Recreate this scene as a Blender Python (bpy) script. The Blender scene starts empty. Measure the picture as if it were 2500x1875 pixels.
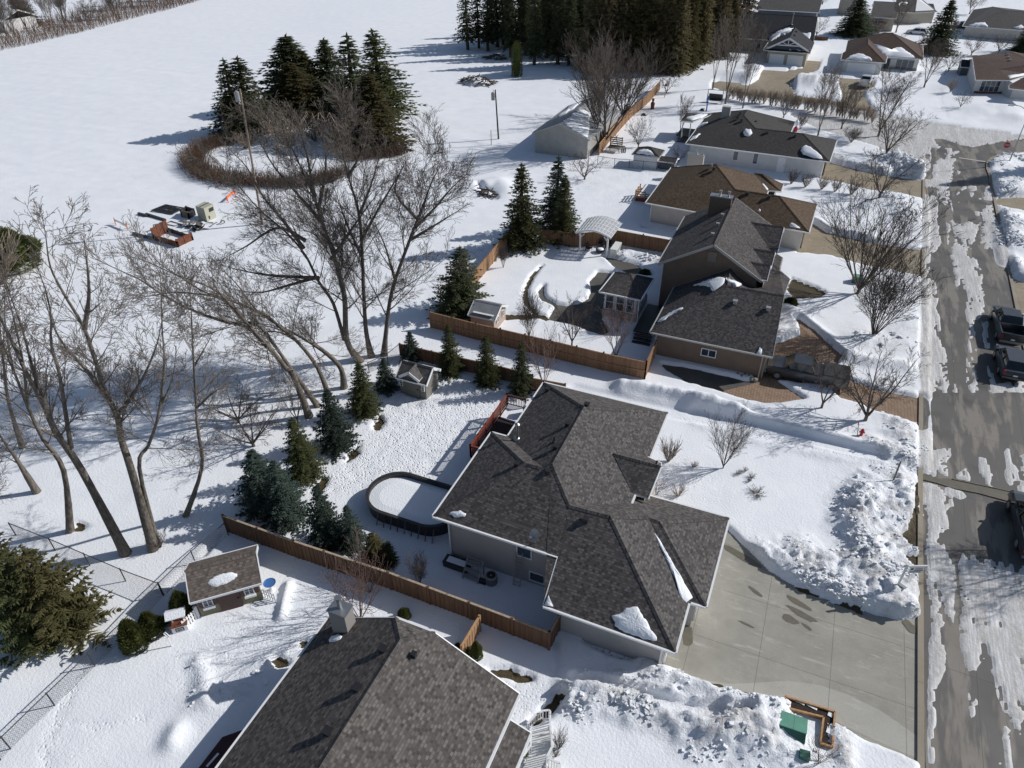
import bpy, math, random
import numpy as np
from mathutils import Vector, Matrix
R = math.radians
sc = bpy.context.scene
COL = sc.collection
# ---------------- camera (24 mm drone camera, 34 m up, looking down 35.9 degrees) ----------------
CAMH = 34.0
F = 1734.0
CM = np.array([[0.91955078, -0.22451704, 0.32251893], [0.3928897, 0.54197426, -0.74290079], [-0.00800307, 0.80984937, 0.58658329]])
cam = bpy.data.objects.new("camera", bpy.data.cameras.new("camera"))
COL.objects.link(cam)
mw = Matrix([[*CM[0], 0], [*CM[1], 0], [*CM[2], CAMH], [0, 0, 0, 1]])
cam.matrix_world = mw
cam.data.sensor_width = 36
cam.data.lens = F / 2500 * 36
cam.data.clip_start = 0.5
cam.data.clip_end = 5000
sc.camera = cam
# ---------------- light ----------------
SUN_AZ, SUN_EL = 37.0, 34.0
w = bpy.data.worlds.new("World"); sc.world = w; w.use_nodes = True
nt = w.node_tree
sky = nt.nodes.new("ShaderNodeTexSky"); sky.sky_type = 'NISHITA'; sky.sun_disc = False
sky.sun_elevation = R(SUN_EL); sky.sun_rotation = R(90 - SUN_AZ); sky.altitude = 200; sky.air_density = 1.0; sky.dust_density = 1.0
nt.links.new(sky.outputs[0], nt.nodes["Background"].inputs[0]); nt.nodes["Background"].inputs[1].default_value = 0.082
sd = bpy.data.lights.new("sun", 'SUN'); sd.energy = 4.5; sd.angle = R(0.55); sd.color = (1, .97, .93)
so = bpy.data.objects.new("sun", sd); COL.objects.link(so)
sv = Vector((math.cos(R(SUN_EL)) * math.cos(R(SUN_AZ)), math.cos(R(SUN_EL)) * math.sin(R(SUN_AZ)), math.sin(R(SUN_EL))))
so.rotation_euler = sv.to_track_quat('Z', 'Y').to_euler(); so.location = (60, 60, 80)
sc.view_settings.view_transform = 'Standard'; sc.view_settings.look = 'None'; sc.view_settings.gamma = 1
sc.view_settings.exposure = -0.22
sc.cycles.max_bounces = 5; sc.cycles.diffuse_bounces = 3; sc.cycles.glossy_bounces = 2; sc.cycles.transparent_max_bounces = 4
# ---------------- survey helpers: picture survey points turned into places on the ground or at a height ----------------
V = {0: (0, 0, 1.1302), 1: (0, 0, .45208), 2: (900, 0, .36166), 3: (1700, 0, .36166), 4: (1000, 400, .36166), 5: (1700, 500, .36166),
     11: (0, 550, .36166), 12: (500, 800, .36166), 13: (1000, 900, .36166), 14: (1700, 1000, .36166), 15: (0, 1275, .36166),
     16: (700, 1275, .36166), 17: (1400, 1375, .30154), 21: (1440, 460, .23508), 22: (1560, 780, .31646), 23: (1540, 220, .23508),
     24: (1740, 0, .18083), 25: (2100, 0, .18083), 26: (1400, 240, .18083), 31: (2200, 300, .18083), 32: (2200, 600, .21097),
     33: (2180, 1100, .24115), 34: (300, 450, .14467), 35: (380, 1320, .17179), 36: (1060, 1320, .14467), 37: (1240, 1680, .11751), 9: (0, 0, 1.0)}
SN = 0.28
def pxl(v, x, y): o = V[v]; return (o[0] + x * o[2], o[1] + y * o[2])
def ray(v, x, y):
    px, py = pxl(v, x, y)
    return CM @ np.array([px - 1250, -(py - 937.5), -F])
CP = np.array([0, 0, CAMH])
def Q(v, x, y, h=SN):
    d = ray(v, x, y); t = (h - CAMH) / d[2]; return CP + t * d
def Qp(v, pts, h=0.0): return [tuple(Q(v, x, y, h)[:2]) for x, y in pts]
def QX(v, x, y, X): d = ray(v, x, y); return CP + d * (X / d[0])
def QY(v, x, y, Y): d = ray(v, x, y); return CP + d * (Y / d[1])
VD = CM @ np.array([0, 0, -1.0]); VD = VD * [1, 1, 0]; VD /= np.linalg.norm(VD)
def QV(v, x, y, base, off=0.0):     # on the upright plane through base that faces the viewer
    d = ray(v, x, y); t = ((np.array([base[0], base[1], 0]) @ VD) + off) / (d @ VD); return CP + d * t
# ---------------- mesh builder ----------------
class MB:
    def __init__(s): s.v = []; s.f = []; s.uv = []; s.m = []; s.np = None
    def face(s, pts, uv=None, mi=0):
        b = len(s.v); s.v += [tuple(map(float, p)) for p in pts]; s.f.append(tuple(range(b, b + len(pts)))); s.uv.append(uv); s.m.append(mi); return s
    def box(s, c, d, rz=0, mi=0, taper=1.0, tilt=None):
        x, y, z = c; a, b_, h = d[0] / 2, d[1] / 2, d[2] / 2
        P_ = []
        for sz in (-1, 1):
            k = taper if sz > 0 else 1
            for sx, sy in ((-1, -1), (1, -1), (1, 1), (-1, 1)): P_.append(Vector((sx * a * k, sy * b_ * k, sz * h)))
        if tilt is not None: P_ = [tilt @ p for p in P_]
        if rz: m = Matrix.Rotation(rz, 3, 'Z'); P_ = [m @ p for p in P_]
        P_ = [(p.x + x, p.y + y, p.z + z) for p in P_]
        for q in ((3, 2, 1, 0), (4, 5, 6, 7), (0, 1, 5, 4), (1, 2, 6, 5), (2, 3, 7, 6), (3, 0, 4, 7)): s.face([P_[i] for i in q], None, mi)
        return s
    def bx(s, x0, x1, y0, y1, z0, z1, mi=0): return s.box(((x0 + x1) / 2, (y0 + y1) / 2, (z0 + z1) / 2), (x1 - x0, y1 - y0, z1 - z0), 0, mi)
    def bar(s, a, b, wd, ht=None, mi=0):
        a = Vector(a); b = Vector(b); ht = ht or wd; d = (b - a); L = d.length
        if L < 1e-6: return s
        q = d.to_track_quat('X', 'Z'); m = q.to_matrix(); c = (a + b) / 2
        P_ = [m @ Vector((sx * L / 2, sy * wd / 2, sz * ht / 2)) + c for sz in (-1, 1) for sx, sy in ((-1, -1), (1, -1), (1, 1), (-1, 1))]
        for f in ((3, 2, 1, 0), (4, 5, 6, 7), (0, 1, 5, 4), (1, 2, 6, 5), (2, 3, 7, 6), (3, 0, 4, 7)): s.face([P_[i] for i in f], None, mi)
        return s
    def cyl(s, a, b, r0, r1=None, n=10, cap=True, mi=0):
        a = Vector(a); b = Vector(b); r1 = r0 if r1 is None else r1; q = (b - a).to_track_quat('Z', 'Y').to_matrix()
        A = [a + q @ Vector((math.cos(t) * r0, math.sin(t) * r0, 0)) for t in [2 * math.pi * i / n for i in range(n)]]
        B = [b + q @ Vector((math.cos(t) * r1, math.sin(t) * r1, 0)) for t in [2 * math.pi * i / n for i in range(n)]]
        for i in range(n): j = (i + 1) % n; s.face([A[i], A[j], B[j], B[i]], None, mi)
        if cap: s.face(B, None, mi); s.face(A[::-1], None, mi)
        return s
    def tube(s, pts, r, n=6):
        for a, b in zip(pts[:-1], pts[1:]): s.cyl(a, b, r, r, n)
        return s
    def prism(s, pts, z0, z1, mi=0):
        n = len(pts); s.face([(x, y, z1) for x, y in pts], None, mi); s.face([(x, y, z0) for x, y in pts][::-1], None, mi)
        for i in range(n): a = pts[i]; b = pts[(i + 1) % n]; s.face([(a[0], a[1], z0), (b[0], b[1], z0), (b[0], b[1], z1), (a[0], a[1], z1)], None, mi)
        return s
    def lathe(s, c, prof, n=16):
        for (r0, z0), (r1, z1) in zip(prof[:-1], prof[1:]):
            for i in range(n):
                t0, t1 = 2 * math.pi * i / n, 2 * math.pi * (i + 1) / n
                q = [(c[0] + r0 * math.cos(t0), c[1] + r0 * math.sin(t0), c[2] + z0), (c[0] + r0 * math.cos(t1), c[1] + r0 * math.sin(t1), c[2] + z0),
                     (c[0] + r1 * math.cos(t1), c[1] + r1 * math.sin(t1), c[2] + z1), (c[0] + r1 * math.cos(t0), c[1] + r1 * math.sin(t0), c[2] + z1)]
                if r0 < 1e-5: q = q[1:]
                elif r1 < 1e-5: q = q[:3]
                s.face(q)
        return s
    def build(s, name, mat, parent=None, smooth=False, world=False, merge=False):
        me = bpy.data.meshes.new(name)
        v = s.v
        if world and parent is not None:
            l = parent.location; v = [(a - l.x, b - l.y, c - l.z) for a, b, c in v]
        me.from_pydata(v, [], s.f)
        if any(u is not None for u in s.uv):
            ul = me.uv_layers.new(name="UVMap"); arr = []
            for f, u in zip(s.f, s.uv): arr += [c for p in (u or [(0, 0)] * len(f)) for c in p]
            ul.data.foreach_set("uv", arr)
        mats = mat if isinstance(mat, (list, tuple)) else [mat]
        for m in mats: me.materials.append(m)
        if len(mats) > 1: me.polygons.foreach_set("material_index", s.m)
        if smooth or merge:
            import bmesh
            bm = bmesh.new(); bm.from_mesh(me); bmesh.ops.remove_doubles(bm, verts=bm.verts, dist=0.0005); bm.to_mesh(me); bm.free()
        if smooth: me.polygons.foreach_set("use_smooth", [True] * len(me.polygons))
        me.update(); o = bpy.data.objects.new(name, me); COL.objects.link(o)
        if parent is not None: o.parent = parent
        return o
def thing(name, label, cat, loc=(0, 0, 0), rz=0, group=None):
    o = bpy.data.objects.new(name, None); COL.objects.link(o); o.location = Vector([float(c) for c in loc]); o.rotation_euler = (0, 0, rz)
    o.empty_display_size = .2; o["label"] = label; o["category"] = cat
    if group: o["group"] = group
    return o
def tag(o, label, cat, group=None):
    o["label"] = label; o["category"] = cat
    if group: o["group"] = group
    return o
def kids(o): return [c for c in bpy.data.objects if c.parent == o]
CH = {}
def copy_tree(o, loc, rz=None, scale=None, label=None):
    c = o.copy(); COL.objects.link(c); c.location = Vector([float(a) for a in loc])
    if rz is not None: c.rotation_euler = (0, 0, rz)
    if scale is not None: c.scale = scale if hasattr(scale, '__len__') else (scale,) * 3
    if label: c["label"] = label
    if o.name not in CH: CH[o.name] = [(k, kids(k)) for k in kids(o)]
    for k, gs in CH[o.name]:
        d = k.copy(); COL.objects.link(d); d.parent = c
        for g in gs: e = g.copy(); COL.objects.link(e); e.parent = d
    return c
# ---------------- materials ----------------
MATS = {}
class NT:
    def __init__(s, name):
        s.m = bpy.data.materials.new(name); s.m.use_nodes = True; s.t = s.m.node_tree; s.b = s.t.nodes["Principled BSDF"]; s.tc = s.n("ShaderNodeTexCoord")
    def n(s, t, **k):
        o = s.t.nodes.new(t)
        for a, b in k.items(): setattr(o, a, b)
        return o
    def l(s, a, b): s.t.links.new(a, b)
    def co(s, kind="Object", scale=(1, 1, 1), rot=(0, 0, 0)):
        m = s.n("ShaderNodeMapping"); m.inputs["Scale"].default_value = scale; m.inputs["Rotation"].default_value = rot
        s.l(s.tc.outputs[kind], m.inputs[0]); return m.outputs[0]
    def noise(s, co, sc_, det=4, rough=.55):
        o = s.n("ShaderNodeTexNoise"); o.inputs["Scale"].default_value = sc_; o.inputs["Detail"].default_value = det; o.inputs["Roughness"].default_value = rough; s.l(co, o.inputs["Vector"]); return o.outputs[0]
    def ramp(s, fac, stops):
        r = s.n("ShaderNodeValToRGB"); e = r.color_ramp.elements
        while len(e) < len(stops): e.new(.5)
        for i, (p, c) in enumerate(stops): e[i].position = p; e[i].color = (*c, 1) if not isinstance(c, (int, float)) else (c, c, c, 1)
        s.l(fac, r.inputs[0]); return r.outputs[0]
    def mix(s, fac, a, b, mode='MIX'):
        m = s.n("ShaderNodeMix", data_type='RGBA', blend_type=mode)
        for val, i in ((fac, 0), (a, 6), (b, 7)):
            if isinstance(val, (int, float)): m.inputs[i].default_value = val if i == 0 else (val, val, val, 1)
            elif isinstance(val, tuple): m.inputs[i].default_value = (*val, 1)
            else: s.l(val, m.inputs[i])
        return m.outputs[2]
    def math(s, op, a, b=None, clamp=False):
        m = s.n("ShaderNodeMath", operation=op, use_clamp=clamp)
        for val, i in ((a, 0), (b, 1)):
            if val is None: continue
            if isinstance(val, (int, float)): m.inputs[i].default_value = val
            else: s.l(val, m.inputs[i])
        return m.outputs[0]
    def bump(s, h, st=.3, d=.02, prev=None):
        b = s.n("ShaderNodeBump"); b.inputs["Strength"].default_value = st; b.inputs["Distance"].default_value = d; s.l(h, b.inputs["Height"])
        if prev is not None: s.l(prev, b.inputs["Normal"])
        return b.outputs[0]
    def attr(s, name): a = s.n("ShaderNodeAttribute", attribute_name=name); return a.outputs["Fac"]
    def out(s, col=None, rough=.8, nor=None, metal=0, spec=None):
        if col is not None:
            if isinstance(col, tuple): s.b.inputs["Base Color"].default_value = (*col, 1)
            else: s.l(col, s.b.inputs["Base Color"])
        if isinstance(rough, (int, float)): s.b.inputs["Roughness"].default_value = rough
        else: s.l(rough, s.b.inputs["Roughness"])
        if nor is not None: s.l(nor, s.b.inputs["Normal"])
        s.b.inputs["Metallic"].default_value = metal
        if spec is not None: s.b.inputs["Specular IOR Level"].default_value = spec
        return s.m
def plain(name, col, rough=.7, metal=0, var=.12, sc_=6, spec=None):
    if name in MATS: return MATS[name]
    t = NT(name); n = t.noise(t.co(), sc_); c0 = tuple(c * (1 - var) for c in col); c1 = tuple(min(1, c * (1 + var)) for c in col)
    MATS[name] = t.out(t.ramp(n, [(.3, c0), (.7, c1)]), rough, None, metal, spec); return MATS[name]
def shingle(name, c0, c1, c2, row=.145, tab=.17):
    t = NT(name); uv = t.tc.outputs["UV"]
    b = t.n("ShaderNodeTexBrick"); t.l(uv, b.inputs["Vector"]); b.offset = .37; b.offset_frequency = 2; b.squash = 1
    b.inputs["Scale"].default_value = 1; b.inputs["Brick Width"].default_value = tab * 1.05; b.inputs["Row Height"].default_value = row * 1.0; b.inputs["Mortar Size"].default_value = .012
    b.inputs["Color1"].default_value = (0, 0, 0, 1); b.inputs["Color2"].default_value = (1, 1, 1, 1); b.inputs["Mortar"].default_value = (.5, .5, .5, 1); b.inputs["Bias"].default_value = 0
    col = t.ramp(b.outputs[0], [(0, c0), (.5, c1), (1, c2)])
    big = t.noise(uv, .35, 3); col = t.mix(t.ramp(big, [(.35, 0), (.65, .12)]), col, tuple(c * .85 for c in c1))
    g = t.noise(uv, 60, 2); col = t.mix(.35, col, t.ramp(g, [(.3, .25), (.7, .8)]), 'OVERLAY')
    # the small butt line each course casts, painted dark into the colour
    sp = t.n("ShaderNodeSeparateXYZ"); t.l(uv, sp.inputs[0]); fr = t.math('FRACT', t.math('DIVIDE', sp.outputs[1], row * 1.0))
    line = t.ramp(fr, [(0, 0), (.13, 1), (1, .75)])
    col = t.mix(t.math('SUBTRACT', 1.0, t.ramp(fr, [(0, .35), (.14, 1)])), col, (.012, .011, .012))
    h = t.math('ADD', t.math('MULTIPLY', fr, -1.0), t.math('MULTIPLY', b.outputs[0], .5))
    return t.out(col, .9, t.bump(h, .6, .012), spec=.25)
M_ = {}
M_['shM'] = shingle('shingle_grey_brown', (.046, .042, .042), (.088, .082, .081), (.15, .139, .135))
M_['shS'] = shingle('shingle_mixed_grey', (.052, .047, .045), (.1, .091, .086), (.168, .153, .143))
M_['shT'] = shingle('shingle_charcoal', (.04, .037, .04), (.076, .069, .07), (.125, .113, .11))
M_['shB'] = shingle('shingle_brown', (.062, .041, .027), (.098, .068, .046), (.14, .098, .066))
M_['shW'] = shingle('shingle_dark_grey', (.038, .037, .037), (.058, .055, .053), (.078, .073, .068))
M_['shF'] = shingle('shingle_blue_black', (.022, .025, .03), (.034, .037, .044), (.05, .052, .06))
M_['shG'] = shingle('shingle_mid_grey', (.07, .07, .07), (.105, .1, .098), (.14, .135, .13))
M_['shP'] = shingle('shingle_tan_brown', (.085, .07, .062), (.14, .118, .105), (.195, .168, .15))
M_['shR'] = shingle('shingle_red_brown', (.06, .04, .034), (.088, .06, .05), (.12, .085, .07))
M_['cap'] = M_['shM']
def siding(name, col, lap=.1, vert=False, var=.06, st=.5):
    t = NT(name); s = t.n("ShaderNodeSeparateXYZ"); t.l(t.tc.outputs["UV"], s.inputs[0])
    fr = t.math('FRACT', t.math('DIVIDE', s.outputs[0 if vert else 1], lap))
    c = t.ramp(t.noise(t.tc.outputs["UV"], 1.2, 4), [(.3, tuple(a * (1 - var) for a in col)), (.7, tuple(min(1, a * (1 + var)) for a in col))])
    c = t.mix(t.ramp(fr, [(0, .55), (.1, 0)]), c, tuple(a * .45 for a in col))
    return t.out(c, .7, t.bump(fr, st, .012))
M_['w_grey'] = siding('siding_warm_grey', (.40, .38, .37))
M_['w_taupe'] = siding('stucco_taupe', (.17, .125, .095), lap=9, var=.1)
M_['w_cream'] = siding('stucco_cream', (.56, .52, .47), lap=9, var=.07)
M_['w_white'] = siding('siding_off_white', (.62, .61, .6))
M_['w_beige'] = siding('siding_beige', (.42, .38, .31))
M_['w_olive'] = siding('siding_olive_green', (.185, .17, .105), lap=.2, vert=True, var=.12)
M_['w_barn'] = siding('ribbed_metal_wall', (.36, .35, .33), lap=.3, vert=True, var=.1)
M_['w_slate'] = siding('siding_slate_blue', (.09, .11, .13))
M_['w_shed'] = siding('vinyl_panel_taupe', (.2, .19, .165), lap=.25, vert=True)
M_['w_pink'] = siding('vinyl_panel_beige', (.42, .33, .27), lap=.3, vert=True)
M_['metalroof'] = siding('ribbed_metal_roof', (.27, .28, .3), lap=.3, vert=True, var=.15)
M_['white'] = plain('white_paint', (.78, .79, .8), .45, 0, .04)
M_['white2'] = plain('white_vinyl', (.7, .71, .7), .4, 0, .04)
M_['trim'] = plain('grey_trim', (.38, .38, .37), .5, 0, .05)
M_['taupetrim'] = plain('taupe_trim', (.2, .17, .15), .55, 0, .05)
M_['black'] = plain('black_plastic', (.02, .02, .022), .45, 0, .2)
M_['dark'] = plain('dark_metal', (.05, .052, .055), .5, .3, .2)
M_['galv'] = plain('galvanised_steel', (.42, .43, .44), .38, .8, .12)
M_['grey'] = plain('grey_metal_paint', (.3, .31, .32), .5, .2, .1)
M_['green'] = plain('green_enamel', (.12, .32, .235), .45, 0, .1, 3)
M_['greend'] = plain('dark_green_enamel', (.035, .13, .095), .5, 0, .1, 3)
M_['red'] = plain('red_enamel', (.42, .02, .03), .4, 0, .1)
M_['orange'] = plain('orange_plastic', (.75, .13, .025), .5, 0, .08)
M_['rust'] = plain('rusted_steel', (.16, .055, .03), .85, .1, .35, 5)
M_['oldwood'] = plain('weathered_wood', (.17, .145, .12), .9, 0, .3, 8)
M_['concrete_box'] = plain('putty_enamel', (.42, .42, .33), .55, 0, .07)
M_['brown'] = plain('dark_brown_paint', (.075, .032, .026), .6, 0, .15)
M_['blue'] = plain('blue_glaze', (.06, .16, .42), .3, 0, .1)
M_['soil'] = plain('wet_soil', (.035, .024, .017), .95, 0, .4, 9)
M_['stone'] = plain('field_stone', (.28, .25, .22), .9, 0, .25, 4)
M_['deckwood'] = plain('red_stained_wood', (.21, .045, .02), .65, 0, .2, 5)
M_['maroon'] = plain('maroon_decking', (.05, .012, .014), .5, 0, .15, 4)
def glass(name='window_glass', col=(.02, .03, .045)):
    t = NT(name); n = t.noise(t.co(scale=(1, 1, 1)), .9, 2); c = t.ramp(n, [(.35, col), (.7, tuple(a * 2.2 for a in col))]); return t.out(c, .08, None, 0, .8)
M_['glass'] = glass(); M_['carglass'] = glass('car_glass', (.008, .011, .014))
def wood(name, col, col2, board=.14):
    t = NT(name); c = t.co(scale=(5, 5, .7)); n = t.noise(c, 1.6, 5, .6); n2 = t.noise(t.co(scale=(7.1, 7.1, .05)), 1.0, 1)
    cc = t.mix(t.ramp(n2, [(.4, 0), (.6, 1)]), t.ramp(n, [(.3, tuple(a * .7 for a in col)), (.7, col)]), t.ramp(n, [(.3, tuple(a * .75 for a in col2)), (.7, col2)]))
    return t.out(cc, .8, t.bump(n, .3, .01))
M_['cedar'] = wood('cedar_boards', (.25, .135, .072), (.33, .19, .105))
M_['cedar_o'] = wood('sunlit_orange_boards', (.36, .2, .1), (.44, .27, .15))  # orange timber; on the fences their sunlit tone is put into the colour
M_['cedar_d'] = wood('weathered_brown_boards', (.15, .078, .042), (.2, .108, .06))
M_['railtop'] = wood('pale_top_rail', (.42, .33, .24), (.5, .41, .31))
M_['plank'] = wood('new_timber', (.5, .28, .13), (.58, .34, .17))
M_['pole'] = wood('pole_timber', (.24, .18, .13), (.3, .23, .17))
M_['poled'] = wood('dark_pole_timber', (.05, .042, .038), (.07, .06, .05))
def paint(name, col):
    t = NT(name); n = t.noise(t.co(), 2.5, 5); c = t.mix(t.ramp(n, [(.45, 0), (.75, .25)]), col, (.12, .115, .11)); m = t.out(c, .32, None, .25, .6)
    t.b.inputs["Coat Weight"].default_value = .5; t.b.inputs["Coat Roughness"].default_value = .12; return m
M_['p_grey'] = paint('charcoal_car_paint', (.05, .055, .062)); M_['p_black'] = paint('black_car_paint', (.032, .04, .046)); M_['p_white'] = paint('white_car_paint', (.68, .68, .68)); M_['p_slate'] = paint('slate_car_paint', (.05, .058, .068))
def needles(name, a, b, c):
    t = NT(name); oi = t.n("ShaderNodeObjectInfo"); n = t.noise(t.co(), 1.1, 3); n2 = t.noise(t.co(), 9, 2)
    cc = t.mix(t.ramp(n, [(.35, 0), (.68, 1)]), a, b); cc = t.mix(t.ramp(n2, [(.4, 0), (.75, .7)]), cc, c)
    hs = t.n("ShaderNodeHueSaturation"); t.l(cc, hs.inputs["Color"]); t.l(t.math('ADD', t.math('MULTIPLY', oi.outputs["Random"], .5), .75), hs.inputs["Value"])
    t.l(t.math('ADD', t.math('MULTIPLY', oi.outputs["Random"], .025), .487), hs.inputs["Hue"])
    m = t.out(hs.outputs[0], .75, spec=.2); tb = t.n('ShaderNodeBsdfTranslucent'); t.l(hs.outputs[0], tb.inputs[0]); mx = t.n('ShaderNodeMixShader'); mx.inputs[0].default_value = .42; t.l(t.b.outputs[0], mx.inputs[1]); t.l(tb.outputs[0], mx.inputs[2]); t.l(mx.outputs[0], t.t.nodes['Material Output'].inputs['Surface'])
    return m
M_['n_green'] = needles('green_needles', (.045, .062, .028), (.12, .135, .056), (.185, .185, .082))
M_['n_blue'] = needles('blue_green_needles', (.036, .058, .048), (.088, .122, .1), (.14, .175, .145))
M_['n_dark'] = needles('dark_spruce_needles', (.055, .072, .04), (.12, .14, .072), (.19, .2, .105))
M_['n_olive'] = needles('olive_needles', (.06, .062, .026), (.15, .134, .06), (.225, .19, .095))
M_['n_brown'] = needles('sunlit_brown_green_needles', (.1, .092, .05), (.22, .185, .1), (.34, .28, .165))  # lit look of the forest's right half, put into the needle colour
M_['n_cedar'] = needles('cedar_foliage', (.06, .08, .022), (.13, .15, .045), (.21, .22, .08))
def bark(name, a, b, up=6):
    t = NT(name); n = t.noise(t.co(scale=(7, 7, 1.5)), 1.5, 5, .65); return t.out(t.ramp(n, [(.3, a), (.7, b)]), .95, t.bump(n, .5, .03), spec=.15)
M_['bark'] = bark('grey_bark', (.065, .056, .048), (.25, .22, .188)); M_['twig'] = plain('grey_twigs', (.18, .156, .136), .9, 0, .3, 2, .15)
M_['twigd'] = plain('dark_twigs', (.115, .096, .085), .9, 0, .3, 2, .15); M_['twigr'] = plain('red_brown_twigs', (.16, .105, .088), .9, 0, .3, 2, .15); M_['twigt'] = plain('tan_brush', (.3, .245, .195), .9, 0, .3, 2, .15)
M_['twigb'] = plain('brown_hedge_twigs', (.15, .1, .072), .9, 0, .35, 1, .1)
M_['barks'] = bark('spruce_bark', (.05, .04, .032), (.12, .095, .075))
# ---------------- terrain: one snow sheet over bare ground, roads and drives ----------------
rs = np.random.RandomState(7); LAT = rs.rand(256, 256)
def vn(x, y, s, k=0):
    x = x / s + k * 17.31 + 1000; y = y / s + k * 9.77 + 1000
    xi = np.floor(x).astype(int); yi = np.floor(y).astype(int); fx = x - xi; fy = y - yi; fx = fx * fx * (3 - 2 * fx); fy = fy * fy * (3 - 2 * fy)
    a = LAT[xi % 256, yi % 256]; b = LAT[(xi + 1) % 256, yi % 256]; c = LAT[xi % 256, (yi + 1) % 256]; d = LAT[(xi + 1) % 256, (yi + 1) % 256]
    return (a * (1 - fx) + b * fx) * (1 - fy) + (c * (1 - fx) + d * fx) * fy
def fbm(x, y, s, k=0, o=4): return sum(vn(x, y, s / 2 ** i, k + i) * .5 ** i for i in range(o)) / sum(.5 ** i for i in range(o))
def axis(segs):
    out = [segs[0][0]]
    for a, b, s0, s1 in segs:
        x = a; L = b - a
        while x < b - 1e-6:
            s = s0 + (s1 - s0) * (x - a) / L; x = min(x + s, b); out.append(x)
    return np.array(out)
XS = axis([(-1500, -300, 300, 60), (-300, -90, 12, 3), (-90, -36, 1.2, .3), (-36, -9, .2, .17), (-9, 16, .15, .15), (16, 30, .22, .3), (30, 90, .6, 3), (90, 1500, 10, 300)])
YS = axis([(-60, 3, 10, .5), (3, 40, .15, .15), (40, 66, .16, .22), (66, 130, .28, .45), (130, 300, .8, 6), (300, 3000, 15, 400)])
GX, GY = np.meshgrid(XS, YS); SH = GX.shape; GXf = GX.ravel(); GYf = GY.ravel()
def sdist(poly, pad, X=None, Y=None):
    """indices of grid points near poly and their signed distance to it (negative inside)"""
    p = np.array(poly); X = GXf if X is None else X; Y = GYf if Y is None else Y
    idx = np.nonzero((X > p[:, 0].min() - pad) & (X < p[:, 0].max() + pad) & (Y > p[:, 1].min() - pad) & (Y < p[:, 1].max() + pad))[0]
    x, y = X[idx], Y[idx]; d = np.full(len(idx), 1e9); ins = np.zeros(len(idx), bool); n = len(p)
    for i in range(n):
        x0, y0 = p[i]; x1, y1 = p[(i + 1) % n]; ex, ey = x1 - x0, y1 - y0; L = ex * ex + ey * ey + 1e-12
        t = np.clip(((x - x0) * ex + (y - y0) * ey) / L, 0, 1); d = np.minimum(d, np.hypot(x - x0 - t * ex, y - y0 - t * ey))
        c = ((y0 > y) != (y1 > y)) & (x < (x1 - x0) * (y - y0) / (y1 - y0 + 1e-12) + x0); ins ^= c
    return idx, np.where(ins, -d, d)
def ldist(line, pad):
    p = np.array(line); idx = np.nonzero((GXf > p[:, 0].min() - pad) & (GXf < p[:, 0].max() + pad) & (GYf > p[:, 1].min() - pad) & (GYf < p[:, 1].max() + pad))[0]
    x, y = GXf[idx], GYf[idx]; d = np.full(len(idx), 1e9)
    for (x0, y0), (x1, y1) in zip(p[:-1], p[1:]):
        ex, ey = x1 - x0, y1 - y0; L = ex * ex + ey * ey + 1e-12; t = np.clip(((x - x0) * ex + (y - y0) * ey) / L, 0, 1); d = np.minimum(d, np.hypot(x - x0 - t * ex, y - y0 - t * ey))
    return idx, d
def sm(a, b, x): t = np.clip((x - a) / (b - a), 0, 1); return t * t * (3 - 2 * t)
Hh = .27 + .12 * (fbm(GXf, GYf, 9, 1, 3) - .5) + .035 * (fbm(GXf, GYf, 1.6, 5, 2) - .5)
rot_ = (GXf * .8 + GYf * .6, -GXf * .6 + GYf * .8); Hh += .17 * (fbm(rot_[0] / 2.6, rot_[1], 2.2, 201, 3) - .5) * sm(30, 70, np.hypot(GXf + 12, GYf - 34) + 0 * GXf) + .05 * (fbm(GXf, GYf, 3.2, 211, 2) - .5)
far = sm(60, 140, np.hypot(GXf, GYf)); Hh += far * .5 * (fbm(GXf, GYf, 40, 3, 3) - .5)
chunk = np.zeros_like(Hh); soil = np.zeros_like(Hh); dirt = np.zeros_like(Hh); tramp = np.zeros_like(Hh); ice = np.zeros_like(Hh)
# trodden yards
for v, pts, a in [(12, [(1180, 500), (1600, 330), (2000, 480), (1900, 700), (1500, 1050), (1150, 1080), (850, 1150), (650, 1130), (840, 960), (1050, 800)], 1.0),
                  (15, [(1150, 880), (1500, 620), (1900, 600), (2100, 850), (1800, 1250), (1300, 1330), (1150, 1150)], .4), (15, [(250, 1300), (560, 1000), (620, 1100), (420, 1350), (700, 1450), (600, 1659), (300, 1659)], .3),
                  (16, [(1340, 990), (1700, 1080), (1900, 1120), (1600, 1300), (1520, 1400), (1400, 1080)], .9),
                  (13, [(1700, 500), (2212, 700), (2100, 1000), (1700, 850)], .25), (32, [(150, 350), (420, 400), (420, 1100), (200, 1200)], .8),
                  (4, [(880, 560), (1700, 560), (1650, 700), (1300, 640), (900, 700)], .35), (2, [(1400, 1150), (2000, 1150), (1700, 1500), (1100, 1400)], .35)]:
    i, d = sdist(Qp(v, pts, SN), 2); m = 1 - sm(-1.2, 1.0, d); tramp[i] = np.maximum(tramp[i], a * m)
    Hh[i] += a * m * .07 * (vn(GXf[i], GYf[i], .42, 11) - .6)
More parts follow.
